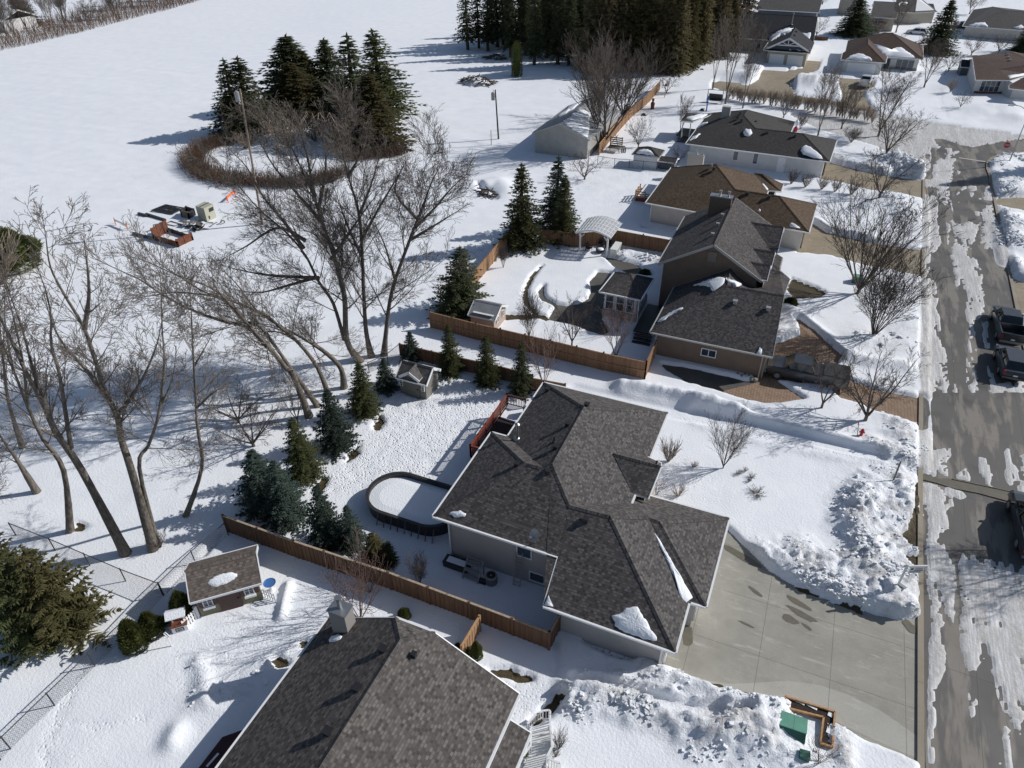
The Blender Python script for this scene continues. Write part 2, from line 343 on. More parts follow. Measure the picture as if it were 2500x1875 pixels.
for v, pts, wd, a in [(32, [(240, 420), (270, 640), (300, 800), (340, 1100)], .5, .8), (15, [(560, 1010), (430, 1250), (300, 1500), (330, 1659)], .35, .7), (15, [(480, 1350), (700, 1380), (960, 1320)], .3, .6), (15, [(1330, 900), (1380, 1150), (1600, 1200)], .5, .6), (13, [(1760, 330), (1990, 350), (2212, 420)], .3, .7), (14, [(0, 60), (400, 170), (900, 290), (1300, 400)], .3, .8), (3, [(1640, 600), (1650, 700), (1700, 800)], .6, .9), (12, [(900, 700), (1200, 560), (1500, 430), (1700, 330)], .5, .8), (2, [(1380, 1280), (1600, 1200), (1900, 1170)], .8, .7), (1, [(300, 700), (600, 620), (900, 600)], 1.2, .4), (2, [(330, 760), (700, 900), (1000, 960)], 1.5, .4), (3, [(1000, 1150), (1500, 1400), (1600, 1659)], .5, .5)]:
    i, d = ldist(Qp(v, pts, SN), 2); m = 1 - sm(wd * .5, wd, d + .3 * (vn(GXf[i], GYf[i], .8, 221) - .5)); tramp[i] = np.maximum(tramp[i], a * m); Hh[i] -= .05 * m * vn(GXf[i], GYf[i], .35, 231)
# ploughed banks: (view, line, half width m, height m, lumpiness 0-1)
BANKS = [(14, [(1130, 560), (1080, 690), (1100, 850), (1150, 1000)], 1.0, .8, 1), (14, [(1330, 560), (1300, 800), (1350, 1000), (1380, 1150), (1430, 1330)], 1.7, .42, .9),
         (14, [(460, 960), (600, 1040), (760, 1100), (960, 1200), (1180, 1310), (1380, 1350)], .9, .5, 1), (14, [(700, 970), (880, 1050), (1100, 1060), (1200, 1150)], 1.0, .55, 1),
         (17, [(640, 870), (900, 960), (1150, 1050), (1400, 1110), (1620, 1150)], .65, .42, 1), (17, [(20, 1090), (280, 1050), (560, 1150), (850, 1240), (1150, 1330), (1400, 1280), (1600, 1230)], .9, .62, 1),
         (17, [(1000, 1420), (1400, 1400), (1620, 1480)], .8, .3, .8), (16, [(1900, 1150), (2100, 1130), (2212, 1110)], .5, .4, .6), (17, [(1450, 1520), (1750, 1560)], 1.2, .3, .5), (17, [(2140, 1350), (2180, 1600)], .5, .3, 1),
         (5, [(610, 700), (720, 790), (850, 900), (970, 1000), (1150, 1060), (1400, 1090)], .8, .5, .25), (5, [(1150, 900), (1400, 950), (1450, 800)], 1.5, .3, .4), (5, [(560, 850), (620, 800), (680, 860), (600, 920)], .9, .35, .3),
         (13, [(1430, 115), (1650, 150), (1900, 215), (2200, 280)], .75, .62, .35), (14, [(0, -30), (400, 70), (800, 170), (1130, 265), (1200, 300)], .7, .6, .2), (4, [(1440, 1520), (1700, 1560), (2050, 1610)], .6, .25, .3),
         (14, [(0, 100), (500, 235), (1000, 340), (1380, 400)], .5, .12, .3), (14, [(1230, 250), (1380, 290), (1440, 350)], .8, .45, .9), (14, [(1380, 100), (1430, 220)], 1.0, .4, .8),
         (14, [(1380, 480), (1440, 700)], .6, .3, 1), (3, [(1320, 1080), (1450, 1150), (1500, 1190)], 1.8, .8, .9), (3, [(930, 1060), (1080, 1110), (1250, 1150)], 1.4, .6, .4), (3, [(1350, 1340), (1420, 1450)], 2.0, .5, .5),
         (3, [(800, 1500), (900, 1560), (1150, 1600)], 1.3, .5, .3), (31, [(1290, 540), (1450, 480), (1600, 470)], 1.6, .6, .5), (31, [(1450, 780), (1560, 850), (1650, 900)], 2.2, .7, .9), (31, [(1320, 880), (1480, 940)], 1.8, .5, .8),
         (31, [(1400, 1250), (1480, 1400), (1560, 1600)], 1.7, .8, .8), (31, [(80, 520), (160, 640), (260, 740)], 2, .9, .7), (32, [(1250, 150), (1330, 250), (1400, 330)], 1.2, .6, .6),
         (24, [(1180, 1080), (1350, 1120), (1550, 1100)], 4, 1.3, .8), (24, [(560, 930), (640, 1000), (500, 1060)], 2.5, .9, .5), (24, [(300, 1000), (450, 1060)], 2.5, .6, .5), (25, [(1150, 1230), (1500, 1040)], 2, .3, .2),
         (25, [(1700, 1500), (1900, 1480), (2100, 1600)], 3.5, .7, .4), (15, [(1340, 930), (1370, 1060), (1400, 1180)], .4, .26, .5), (15, [(1400, 1190), (1600, 1180), (1800, 1040)], 1.0, .2, .4), (15, [(1950, 420), (1925, 520), (1900, 640)], .22, .4, .2),
         (15, [(1160, 1480), (1190, 1420)], .5, .4, .2), (4, [(1370, 640), (1480, 600), (1700, 660)], .8, .35, .5), (12, [(1480, 520), (1640, 490)], .4, .25, .5), (2, [(700, 1260), (880, 1230), (930, 1290)], 1.6, .6, .08)]
for v, pts, wd, h, ch in BANKS:
    i, d = ldist(Qp(v, pts, SN), wd * 3); x, y = GXf[i], GYf[i]; big = wd > 1.6 and h > .75 or v in (24, 25)
    k = 3.0 if v in (24, 25) else 1.0
    lump = np.abs(fbm(x, y, .9 * k, 21, 4) - .5) * 2; lump2 = vn(x, y, .34 * k, 31) - .5
    d2 = d * (1 + .35 * ch * (fbm(x, y, 1.1 * k, 41, 2) - .5) * 2); g = np.exp(-(d2 / wd) ** 2)
    add = g * h * (1 - .3 * ch + ch * (.8 * lump + .2 * lump2)) + ch * np.exp(-(d / (wd * 1.5)) ** 2) * .13 * np.maximum(0, vn(x, y, .27 * k, 51) - .55) * 2
    Hh[i] = np.maximum(Hh[i], SN - .02 + add * 1.0) if ch < .1 else Hh[i] + add * .95
    chunk[i] = np.maximum(chunk[i], np.clip(np.exp(-(d / (wd * 1.35)) ** 2) * 1.3, 0, 1) * ch)
    if ch > .5:
        rid = 1 - np.abs(fbm(x, y, .62 * k, 131, 3) - .5) * 5; Hh[i] += np.exp(-(d / (wd * 1.25)) ** 2) * ch * (.06 * np.clip(rid, -1, 1) + .08 * (vn(x, y, .3 * k, 141) - .5)) * (1.0 if k < 2 else 1.6)
    dirt[i] = np.maximum(dirt[i], g * ch * np.clip((fbm(x, y, 1.3 * k, 61, 4) - .43) * 4.5, 0, 1) * 1.0)
for v, pts, wd, lvl in [(13, [(1120, 150), (1500, 245), (1900, 330), (2212, 395)], .75, .1), (14, [(0, 40), (500, 150), (900, 245), (1230, 325)], .6, .08), (17, [(0, 960), (300, 990), (600, 1080), (850, 1170), (1050, 1215), (1200, 1200)], .4, .1), (16, [(1700, 760), (1800, 830), (1830, 1000), (1900, 1080)], .25, .12), (5, [(2, 1270), (400, 1400), (800, 1500)], .4, .2)]:
    i, d = ldist(Qp(v, pts, .1), wd * 3); m = 1 - sm(wd * .6, wd * 1.3, d); Hh[i] = Hh[i] * (1 - m) + lvl * m
# places cleared of snow
M_DRIVE = Qp(14, [(205, 820), (300, 918), (400, 1008), (480, 1088), (600, 1168), (750, 1240), (900, 1298), (1050, 1345), (1200, 1393), (1350, 1424), (1500, 1415)]) + Qp(9, [(2243, 1763), (2238, 1853), (2164, 1822), (2040, 1764), (1917, 1701)]) + Qp(17, [(1600, 1088), (1350, 1030), (1100, 970), (950, 910), (850, 840), (705, 822), (700, 600), (1000, 200)])
T_DRIVE = Qp(22, [(1190, 0), (1230, 0), (1330, 70), (1450, 180), (1560, 280), (1520, 340), (1400, 330), (1400, 500), (1250, 490), (1090, 465), (1050, 470), (1165, 555), (960, 500), (905, 478), (900, 300), (1040, 260), (1050, 200), (1150, 160), (1250, 130), (1240, 60)])
T_WEDGE = Qp(22, [(610, 545), (905, 485), (965, 505), (1060, 550), (1200, 570), (1262, 612), (1100, 640), (950, 642), (780, 605)])
T_SIDE = Qp(22, [(190, 355), (400, 385), (840, 488), (905, 487), (612, 543), (370, 480), (225, 390)])
T_APRON = Qp(22, [(1480, 480), (1600, 468), (1850, 560), (2168, 620), (2165, 815), (2050, 792), (1900, 738), (1700, 645), (1560, 605), (1490, 540)])
B_DRIVE = Qp(5, [(690, 325), (700, 200), (760, 110), (795, 135), (880, 190), (1100, 240), (1350, 290), (1530, 310), (1530, 482), (1400, 460), (1100, 400), (900, 340)])
W_DRIVE = Qp(3, [(870, 1080), (930, 1108), (1100, 1150), (1300, 1192), (1540, 1220), (1547, 1300), (1520, 1336), (1400, 1322), (1150, 1280), (1000, 1242), (840, 1215)])
F_DRIVE = Qp(24, [(690, 940), (940, 965), (1240, 915), (1280, 810), (1450, 820), (1390, 960), (1150, 1030), (1075, 1100), (1090, 1255), (1200, 1300), (1600, 1352), (1750, 1390), (1760, 1250), (1705, 1140), (1720, 1045), (1980, 1055), (2180, 1100), (2140, 1190), (2010, 1240), (2100, 1420), (2212, 1500), (2100, 1520), (1700, 1442), (1200, 1392), (800, 1340), (400, 1288), (0, 1190), (0, 1110), (180, 1095), (500, 1150), (620, 1080), (660, 980)])
R_DRIVE = Qp(31, [(1285, 1040), (1340, 1022), (1659, 1012), (1900, 1012), (1900, 1230), (1659, 1182), (1400, 1130), (1310, 1090)])
R_DRIVE2 = Qp(32, [(1278, 385), (1422, 432), (1700, 500), (1700, 830), (1345, 765)])
POOLDECK = Qp(4, [(1275, 738), (1350, 742), (1310, 850), (1290, 1050), (1350, 1130), (1300, 1155), (1100, 1085), (940, 1055), (1000, 958), (1060, 968), (1150, 950), (1215, 915), (1238, 860), (1228, 800)])
POOLDECK2 = Qp(4, [(1320, 640), (1380, 642), (1540, 690), (1565, 718), (1640, 760), (1480, 745), (1390, 700)])
PITCURB = Qp(4, [(905, 828), (878, 862), (882, 900), (905, 930), (982, 962), (975, 948), (915, 912), (898, 880)])
WKERB = Qp(9, [(2244, 1900), (2244, 1593), (2244, 1181), (2247, 900), (2252, 640), (2254, 434)])
EK0 = Q(32, 1240, 250, 0)[:2]; EK1 = Q(32, 1345, 760, 0)[:2]; ekd = (EK0 - EK1) / (EK0[1] - EK1[1])
def ek(y): return EK1[0] + ekd[0] * (y - EK1[1]) if y > EK1[1] - 12 else EK1[0] + ekd[0] * (y - EK1[1])
ROADTOP = 100.0
XR = [(a[0] + .15, a[1]) for a in WKERB]
ROAD = [(XR[0][0], 2.0)] + XR[1:-1] + [(XR[-1][0], XR[-1][1])] + Qp(31, [(350, 700), (-300, 330), (-1100, 100), (-1500, -100)]) + Qp(31, [(-900, -150), (0, -60), (800, 60), (1659, 170), (2600, 250), (2600, 470), (1659, 390), (1300, 450), (1180, 520), (1160, 620), (1190, 700)]) + [(ek(y), y) for y in (84, 70, 50, 30, 2)]
for poly, sft in [(M_DRIVE, .08), (T_DRIVE, .1), (T_WEDGE, .07), (T_SIDE, .12), (T_APRON, .12), (B_DRIVE, .12), (W_DRIVE, .15), (F_DRIVE, .3), (R_DRIVE, .3), (R_DRIVE2, .2), (POOLDECK, .15), (POOLDECK2, .15), (PITCURB, .08), (ROAD, .25)]:
    i, d = sdist(poly, 2.5); d = d + .22 * (fbm(GXf[i], GYf[i], .7, 71, 3) - .5); m = 1 - sm(-.02, .3 + sft, d); Hh[i] = Hh[i] * (1 - m) + (-.12) * m
kx = np.interp(GYf, [p[1] for p in WKERB], [p[0] for p in WKERB]) + .05
free = np.ones_like(Hh)
for poly in (M_DRIVE, T_APRON, B_DRIVE, W_DRIVE):
    i, d = sdist(poly, 3); free[i] = np.minimum(free[i], sm(.2, 1.2, d))
kc = (1 - sm(.35, 1.1, np.abs(GXf - kx))) * sm(43.5, 45.5, GYf) * free * (1 - sm(100, 106, GYf)); Hh = np.maximum(Hh, -.1 + kc * (.3 + .08 * vn(GXf, GYf, .8, 151)))
ekx = np.array([ek(float(y)) for y in YS])[np.arange(SH[0]).repeat(SH[1])]; i, d = sdist(R_DRIVE, 3); fe = np.ones_like(Hh); fe[i] = sm(.2, 1.2, d)
ke = (1 - sm(.5, 1.5, np.abs(GXf - ekx))) * sm(float(EK0[1]) - 1, float(EK0[1]) + 1.5, GYf) * fe * (1 - sm(92, 96, GYf)); Hh = np.maximum(Hh, -.1 + ke * (.3 + .08 * vn(GXf, GYf, .8, 152))); kc = np.maximum(kc, ke)
# snow and ice left on the road
ICE = [(32, [(620, -20), (830, -20), (810, 120), (900, 180), (935, 300), (950, 500), (975, 770), (900, 850), (830, 860), (845, 980), (860, 1300), (900, 1550), (950, 1700), (760, 1700), (752, 1200), (800, 1000), (790, 900), (735, 830), (760, 700), (730, 500), (690, 380), (680, 460), (640, 470), (600, 250), (555, 50)]),
       (32, [(100, -20), (470, -20), (425, 90), (350, 90), (320, 250), (340, 390), (400, 400), (432, 600), (410, 720), (442, 850), (450, 1080), (510, 1200), (550, 1500), (530, 1700), (100, 1700), (100, 400), (180, 390), (180, 60), (100, 40)]),
       (32, [(590, 1430), (640, 1420), (655, 1700), (600, 1700), (575, 1520)]), (32, [(1060, -20), (1140, 130), (1240, 255), (1300, 250), (1300, -20)]), (32, [(575, 1220), (610, 1240), (600, 1260)]), (32, [(590, 1320), (640, 1350), (610, 1370)]),
       (32, [(940, 860), (1000, 880), (1010, 1050), (1030, 1200), (980, 1230), (940, 1100)]), (32, [(1000, 1390), (1060, 1480), (1090, 1600), (1120, 1700), (1030, 1700), (1010, 1550)]), (32, [(1100, 1600), (1422, 1540), (1422, 1700), (1080, 1700)]), (32, [(770, 980), (850, 990), (850, 1110), (780, 1100)]),
       (31, [(430, 570), (520, 480), (760, 480), (720, 600), (700, 720), (640, 870), (660, 1000), (700, 1200), (760, 1170), (790, 1000), (750, 960), (800, 880), (900, 840), (1040, 850), (1045, 950), (1000, 890), (945, 1030), (915, 880), (790, 930), (780, 1100), (700, 1210), (670, 1080), (640, 1040), (610, 1135), (520, 1040), (630, 1060), (600, 1030), (510, 1030), (450, 920), (515, 880), (300, 870), (310, 760), (425, 740)]),
       (31, [(610, 1350), (700, 1295), (750, 1360), (870, 1320), (960, 1340), (1000, 1390), (1090, 1340), (1010, 1480), (1000, 1600), (940, 1640), (850, 1680), (810, 1560), (760, 1560), (770, 1680), (730, 1659), (690, 1440), (650, 1450), (645, 1640), (618, 1640)]),
       (31, [(1100, 1110), (1290, 1100), (1400, 1700), (1130, 1700), (1160, 1590), (1060, 1640), (1090, 1400)]), (31, [(1160, 850), (1290, 860), (1290, 1050), (1100, 1040), (1020, 1040), (1030, 980), (1110, 1000)]), (31, [(1000, 1190), (1060, 1200), (1070, 1250), (1010, 1250)]),
       (31, [(-1500, -300), (1800, 100), (2600, 200), (2600, 260), (1659, 215), (1380, 255), (980, 325), (800, 300), (560, 215), (430, 215), (540, 330), (480, 370), (400, 330), (400, 600), (300, 700), (-1500, 100)]),
       (31, [(600, 340), (700, 340), (720, 380), (800, 380), (700, 450), (650, 480), (590, 480)]), (31, [(310, 950), (400, 970), (490, 1000), (505, 1180), (510, 1450), (560, 1700), (200, 1700), (200, 950)]), (31, [(760, 640), (800, 650), (800, 700), (750, 690)]),
       (33, [(270, 320), (440, 330), (600, 380), (610, 560), (540, 620), (560, 720), (575, 900), (600, 1000), (640, 1300), (600, 1700), (385, 1700), (330, 1250), (340, 1120), (300, 960), (310, 800), (285, 600)]), (33, [(200, -20), (590, -20), (600, 290), (450, 280), (300, 235), (200, 200)]),
       (33, [(690, 200), (740, 175), (785, 270), (770, 310), (640, 290), (625, 230)]), (33, [(870, 60), (960, 80), (1010, 220), (1030, 340), (1000, 380), (900, 330), (880, 200)]), (33, [(1130, -20), (1190, -20), (1215, 200), (1200, 370), (1150, 360)]), (33, [(610, 400), (690, 410), (740, 465), (690, 490), (630, 470)]),
       (33, [(885, 480), (950, 500), (935, 590), (900, 560)]), (33, [(700, 1040), (860, 1065), (900, 1090), (985, 1100), (1100, 1130), (1500, 1200), (1500, 1800), (900, 1800), (720, 1659), (675, 1400), (680, 1100)]), (33, [(1260, 60), (1400, 0), (1400, 440), (1250, 420), (1210, 200)]),
       (0, [(2008, 1320), (2062, 1320), (2045, 1420), (2025, 1500), (2020, 1580), (2040, 1700), (2005, 1700)]), (0, [(2072, 1330), (2130, 1340), (2230, 1330), (2230, 1640), (2170, 1540), (2130, 1420), (2095, 1470), (2075, 1420)]), (0, [(2090, 1500), (2105, 1480), (2110, 1530), (2098, 1560)]), (0, [(2165, 1560), (2185, 1570), (2190, 1660), (2160, 1700)])]
dr = np.full_like(Hh, 9.0)
i, d = sdist(ROAD, 2); dr[i] = d
cov = np.full_like(Hh, 9.0)
for v, pts in ICE:
    i, d = sdist(Qp(v, pts, 0), 1.5); cov[i] = np.minimum(cov[i], d)
inroad = dr < .25
wig = .32 * (fbm(GXf / .45, GYf, 1.3, 81, 4) - .5)
wx = GXf + .5 * (vn(GXf, GYf, 1.3, 311) - .5) + .25 * (vn(GXf, GYf, .45, 312) - .5); wy = GYf + 2.5 * (vn(GXf, GYf, 1.1, 313) - .5); strk = fbm(wx / .25, wy / 2.6, .9, 301, 5); k = 1 - sm(-.12, .16, cov + wig + 1.1 * np.clip(strk - .5, 0, 1) * 3.0 * (GXf < 30)); k = np.maximum(k, .9 * (sm(.60, .66, strk) * sm(1.2, .3, cov) if False else 0 * k)); k = np.where(kc > .4, 1.0, k); Hh = np.where(inroad, np.maximum(Hh, -.05 + k * (.085 + .03 * fbm(GXf / .3, GYf, 2.2, 91, 3))), Hh)
ice = np.where(inroad, np.clip(k * 1.2, 0, 1), 0)
dirt = np.where(inroad, np.maximum(dirt, np.clip(vn(GXf * 3.5, GYf * .22, .8, 95) * 1.5 - .3, 0, 1) * .9), dirt)
# bare soil, turf and mulch showing through
SOIL = [(5, [(640, 505), (760, 545), (870, 600), (830, 630), (660, 642), (612, 570)], 0), (4, [(898, 692), (840, 765), (800, 850), (800, 930), (860, 1010), (960, 1055), (920, 1068), (830, 1020), (770, 940), (770, 860), (815, 770), (880, 700)], 0), (4, [(650, 1022), (870, 1020), (930, 1060), (870, 1050), (650, 1062)], 0),
        (14, [(1478, 500), (1502, 500), (1502, 960), (1440, 940), (1365, 880), (1440, 800), (1470, 650)], 0), (14, [(1380, 1000), (1500, 980), (1505, 1080), (1440, 1060)], 0), (14, [(590, 1165), (750, 1225), (900, 1285), (1110, 1350), (1130, 1385), (900, 1300), (740, 1240)], 0), (16, [(1360, 1003), (1500, 998), (1665, 1068), (1580, 1082), (1420, 1045)], 0),
        (37, [(740, 450), (880, 360), (1020, 180), (1180, 230), (1100, 330), (900, 555), (860, 640), (500, 830), (380, 770)], 0), (17, [(70, 640), (160, 628), (380, 700), (500, 790), (430, 792), (250, 742)], .12), (17, [(950, 915), (1350, 1035), (1620, 1090), (1560, 1115), (1400, 1080), (1150, 1010)], 0), (17, [(1270, 1200), (1330, 1175), (1440, 1190), (1430, 1225), (1290, 1220)], 0),
        (12, [(1135, 690), (1190, 600), (1205, 650), (1170, 700)], 0), (12, [(955, 920), (1000, 830), (1050, 790), (1040, 860)], 0), (12, [(735, 1095), (800, 1020), (840, 1030), (780, 1110)], 0), (15, [(1840, 950), (1890, 910), (1950, 960), (1880, 990)], 0), (15, [(2030, 830), (2060, 800), (2080, 830), (2040, 860)], 0),
        (35, [(130, 720), (290, 560), (440, 430), (450, 520), (330, 600), (180, 740)], .05), (35, [(640, 250), (880, 0), (930, -60), (880, 60), (700, 240)], .05), (15, [(500, 60), (530, 10), (580, 30), (550, 70)], 0), (2, [(450, 315), (520, 275), (600, 270), (610, 300), (500, 310)], .1), (2, [(430, 265), (495, 245), (490, 255)], .1), (2, [(740, 1250), (800, 1290), (860, 1350), (820, 1350), (760, 1300)], .1),
        (4, [(1520, 1150), (1600, 1150), (1640, 1180), (1560, 1200)], .05), (24, [(1060, 1100), (1085, 1250), (1200, 1300), (1110, 1270), (1050, 1150)], .1), (4, [(1540, 408), (1600, 412), (1615, 440), (1560, 440)], .05), (5, [(1520, 1480), (1400, 1440), (1250, 1390), (1300, 1440), (1450, 1490)], .1), (14, [(1430, 390), (1560, 400), (1500, 440), (1400, 420)], .1), (0, [(1962, 1135), (1990, 1090), (1992, 1140), (1975, 1165)], 0)]
for v, pts, lv in SOIL:
    i, d = sdist(Qp(v, pts, .05), 1.5); s_ = 1.0 if v not in (2, 24) else 2.5
    d = d + .3 * s_ * (fbm(GXf[i], GYf[i], .5 * s_, 101, 3) - .5); m = 1 - sm(-.02, .2 * s_, d); Hh[i] = np.where(inroad[i], Hh[i], Hh[i] * (1 - m) + (.02 + lv * .2) * m); soil[i] = np.maximum(soil[i], (1 - sm(-.05, .08 * s_, d)) * (1 - .55 * (lv > 0) * 1.0) + 0)
# holes melted in the snow under the shelter belt, and shoulders dirtied by the plough
i, d = ldist([(a[0] - .6, a[1]) for a in WKERB], 3.5); dirt[i] = np.maximum(dirt[i], np.exp(-(d / 1.2) ** 2) * np.clip((fbm(GXf[i], GYf[i], 2, 111, 4) - .38) * 2.6, 0, 1) * .6)
Hh = np.where((dr >= .25) & (dr < 3.5) & (GYf > 25), Hh + .05 * np.abs(fbm(GXf, GYf, .6, 121, 3) - .5), Hh)
def sheet(name, X, Y, Z, mat, attrs):
    ny, nx = X.shape; me = bpy.data.meshes.new(name); n = nx * ny
    me.vertices.add(n); me.vertices.foreach_set("co", np.stack([X.ravel(), Y.ravel(), Z], 1).ravel().astype(np.float32))
    a = (np.arange(ny - 1)[:, None] * nx + np.arange(nx - 1)[None, :]).ravel(); q = np.stack([a, a + 1, a + nx + 1, a + nx], 1).ravel(); m = len(a)
    me.loops.add(m * 4); me.loops.foreach_set("vertex_index", q.astype(np.int32)); me.polygons.add(m)
    me.polygons.foreach_set("loop_start", (np.arange(m) * 4).astype(np.int32)); me.polygons.foreach_set("loop_total", np.full(m, 4, np.int32)); me.polygons.foreach_set("use_smooth", np.ones(m, bool))
    me.update(calc_edges=True); me.validate()
    for k_, arr in attrs.items(): at = me.attributes.new(k_, 'FLOAT', 'POINT'); at.data.foreach_set("value", arr.astype(np.float32))
    me.materials.append(mat); o = bpy.data.objects.new(name, me); COL.objects.link(o); o["kind"] = "structure"; return o
t = NT("snow_ground"); o3 = t.co()
n1 = t.noise(o3, .5, 6); n2 = t.noise(o3, 7, 4); n3 = t.noise(o3, 28, 3)
base = t.ramp(n1, [(.3, (.82, .85, .9)), (.7, (.89, .91, .945))])
dn = t.math('MULTIPLY', t.attr("dirt"), t.ramp(t.noise(o3, 3.5, 6, .7), [(.35, 0), (.7, 1)])); base = t.mix(dn, base, (.30, .275, .245))
ic = t.noise(t.co(scale=(5.5, .35, 1)), 1.6, 5, .65); base = t.mix(t.math('MULTIPLY', t.attr("ice"), t.ramp(ic, [(.35, .3), (.65, .95)])), base, (.40, .385, .36))
sc_ = t.noise(o3, 1.7, 5, .6); tur = t.ramp(n3, [(.3, (.035, .028, .014)), (.6, (.085, .065, .032)), (.85, (.12, .1, .06))])
sf = t.ramp(t.math('ADD', t.attr("soil"), t.math('MULTIPLY', t.math('SUBTRACT', n2, .5), .5)), [(.45, 0), (.55, 1)]); base = t.mix(sf, base, tur)
vo = t.n("ShaderNodeTexVoronoi", feature='F1'); vo.inputs["Scale"].default_value = 4.2; t.l(o3, vo.inputs["Vector"]); vh = t.ramp(vo.outputs[0], [(.05, 0), (.38, 1)])
vo2 = t.n("ShaderNodeTexVoronoi", feature='F1'); vo2.inputs["Scale"].default_value = 6.3; t.l(o3, vo2.inputs["Vector"]); vh2 = t.ramp(vo2.outputs[0], [(.1, 0), (.4, 1)])
b1 = t.bump(t.math('ADD', n2, t.math('MULTIPLY', n1, 1.2)), .5, .06)
b2 = t.n("ShaderNodeBump"); b2.inputs["Distance"].default_value = .05; t.l(t.attr("tramp"), b2.inputs["Strength"]); t.l(t.math('ADD', vh, t.math('MULTIPLY', vh2, .6)), b2.inputs["Height"]); t.l(b1, b2.inputs["Normal"])
b3 = t.n("ShaderNodeBump"); b3.inputs["Distance"].default_value = .11; t.l(t.attr("chunk"), b3.inputs["Strength"]); cn = t.noise(o3, 3.6, 7, .72); t.l(t.math('ADD', cn, t.math('MULTIPLY', t.ramp(vo2.outputs[0], [(0, 1), (.6, 0)]), .16)), b3.inputs["Height"]); t.l(b2.outputs[0], b3.inputs["Normal"])
M_['snow'] = t.out(base, .62, t.bump(t.math('ADD', n3, t.math('MULTIPLY', ic, t.attr("ice"))), .4, .02, b3.outputs[0]), spec=.3)
sheet('snow_ground', GX, GY, Hh, M_['snow'], dict(soil=soil, dirt=dirt, tramp=tramp, ice=ice, chunk=chunk))
SGI = None
def gz(x, y):
    i = min(max(int(np.searchsorted(XS, x)), 0), len(XS) - 1); j = min(max(int(np.searchsorted(YS, y)), 0), len(YS) - 1); return float(Hh.reshape(SH)[j, i])
def G(v, x, y, it=2):
    p = Q(v, x, y, SN)
    for _ in range(it): p = Q(v, x, y, gz(p[0], p[1]))
    return p
# the ground below everything
t = NT("bare_ground"); M_['bare'] = t.out(t.ramp(t.noise(t.co(), 1.5, 5), [(.3, (.05, .042, .03)), (.7, (.1, .085, .06))]), .95)
def flat(name, poly, z, mat, kind='structure', cut=1.5, sub=None):
    m = MB(); m.face([(x, y, z) for x, y in poly]); o = m.build(name, mat)
    if sub:
        import bmesh
        bm = bmesh.new(); bm.from_mesh(o.data); bmesh.ops.triangulate(bm, faces=bm.faces); bm.to_mesh(o.data); bm.free()
    o["kind"] = kind; return o
flat('bare_ground', [(-1400, -55), (1400, -55), (1400, 2900), (-1400, 2900)], -.06, M_['bare'])
t = NT("road_paving"); o3 = t.co(); n1 = t.noise(o3, .45, 5, .6); n2 = t.noise(t.co(scale=(1, .16, 1)), .9, 4, .6); n3 = t.noise(o3, 22, 4, .7)
c = t.ramp(n1, [(.3, (.072, .068, .064)), (.7, (.125, .118, .11))]); c = t.mix(t.ramp(n2, [(.5, 0), (.58, .8)]), c, (.225, .205, .175)); c = t.mix(.35, c, t.ramp(n3, [(.3, .2), (.7, .8)]), 'OVERLAY')
wv = t.n("ShaderNodeTexBrick"); t.l(t.co(rot=(0, 0, R(1.5))), wv.inputs["Vector"]); wv.offset = 0; wv.inputs["Scale"].default_value = 1; wv.inputs["Brick Width"].default_value = 4.3; wv.inputs["Row Height"].default_value = 7.2; wv.inputs["Mortar Size"].default_value = .02; wv.inputs["Mortar Smooth"].default_value = .3
c = t.mix(t.math('MULTIPLY', wv.outputs["Fac"], .6), c, (.04, .036, .033)); M_['road'] = t.out(c, t.ramp(n1, [(.3, .45), (.7, .85)]), t.bump(n3, .3, .01))
flat('road', ROAD, 0.0, M_['road'], sub=1)
def concrete(name, a, b, sx=3.6, sy=4.4, rot=0, cracks=True, off=(0, 0)):
    t = NT(name); o3 = t.co(); n1 = t.noise(o3, .35, 6, .6); n3 = t.noise(o3, 25, 3, .7); c = t.ramp(n1, [(.3, a), (.7, b)])
    sm_ = t.noise(o3, .8, 5, .65); c = t.mix(t.ramp(sm_, [(.5, 0), (.75, .35)]), c, tuple(x * .72 for x in a))
    if cracks:
        s1 = t.noise(t.co(scale=(.5, 2.6, 1), rot=(0, 0, R(12))), 1.0, 7, .75); c = t.mix(t.ramp(s1, [(.56, 0), (.64, .5)]), c, (.5, .48, .43))
        v_ = t.n("ShaderNodeTexNoise"); v_.inputs["Scale"].default_value = .33; v_.inputs["Detail"].default_value = 7; t.l(o3, v_.inputs["Vector"])
        c = t.mix(t.ramp(t.math('ABSOLUTE', t.math('SUBTRACT', v_.outputs[0], .5)), [(0, .28), (.005, 0)]), c, (.46, .44, .38))
    mp = t.n("ShaderNodeMapping"); mp.inputs["Rotation"].default_value = (0, 0, rot); mp.inputs["Location"].default_value = (off[0], off[1], 0); t.l(t.tc.outputs["Object"], mp.inputs[0])
    wv = t.n("ShaderNodeTexBrick"); t.l(mp.outputs[0], wv.inputs["Vector"]); wv.offset = 0; wv.inputs["Scale"].default_value = 1; wv.inputs["Brick Width"].default_value = sx; wv.inputs["Row Height"].default_value = sy; wv.inputs["Mortar Size"].default_value = .016
    c = t.mix(t.math('MULTIPLY', wv.outputs["Fac"], .55), c, (.07, .065, .055)); c = t.mix(.25, c, t.ramp(n3, [(.3, .25), (.7, .75)]), 'OVERLAY'); return t.out(c, .8, t.bump(n3, .2, .006))
M_['concM'] = concrete('driveway_concrete', (.262, .252, .215), (.365, .352, .305), 3.55, 3.6, off=(.4, -.2)); M_['concT'] = concrete('tan_concrete', (.235, .195, .135), (.3, .25, .18), 3, 3); M_['concG'] = concrete('wet_grey_concrete', (.07, .068, .063), (.13, .125, .11), 2.5, 2.5, cracks=False); M_['concL'] = concrete('pale_concrete', (.36, .35, .31), (.43, .42, .375), 3.55, 9, off=(.4, 0))
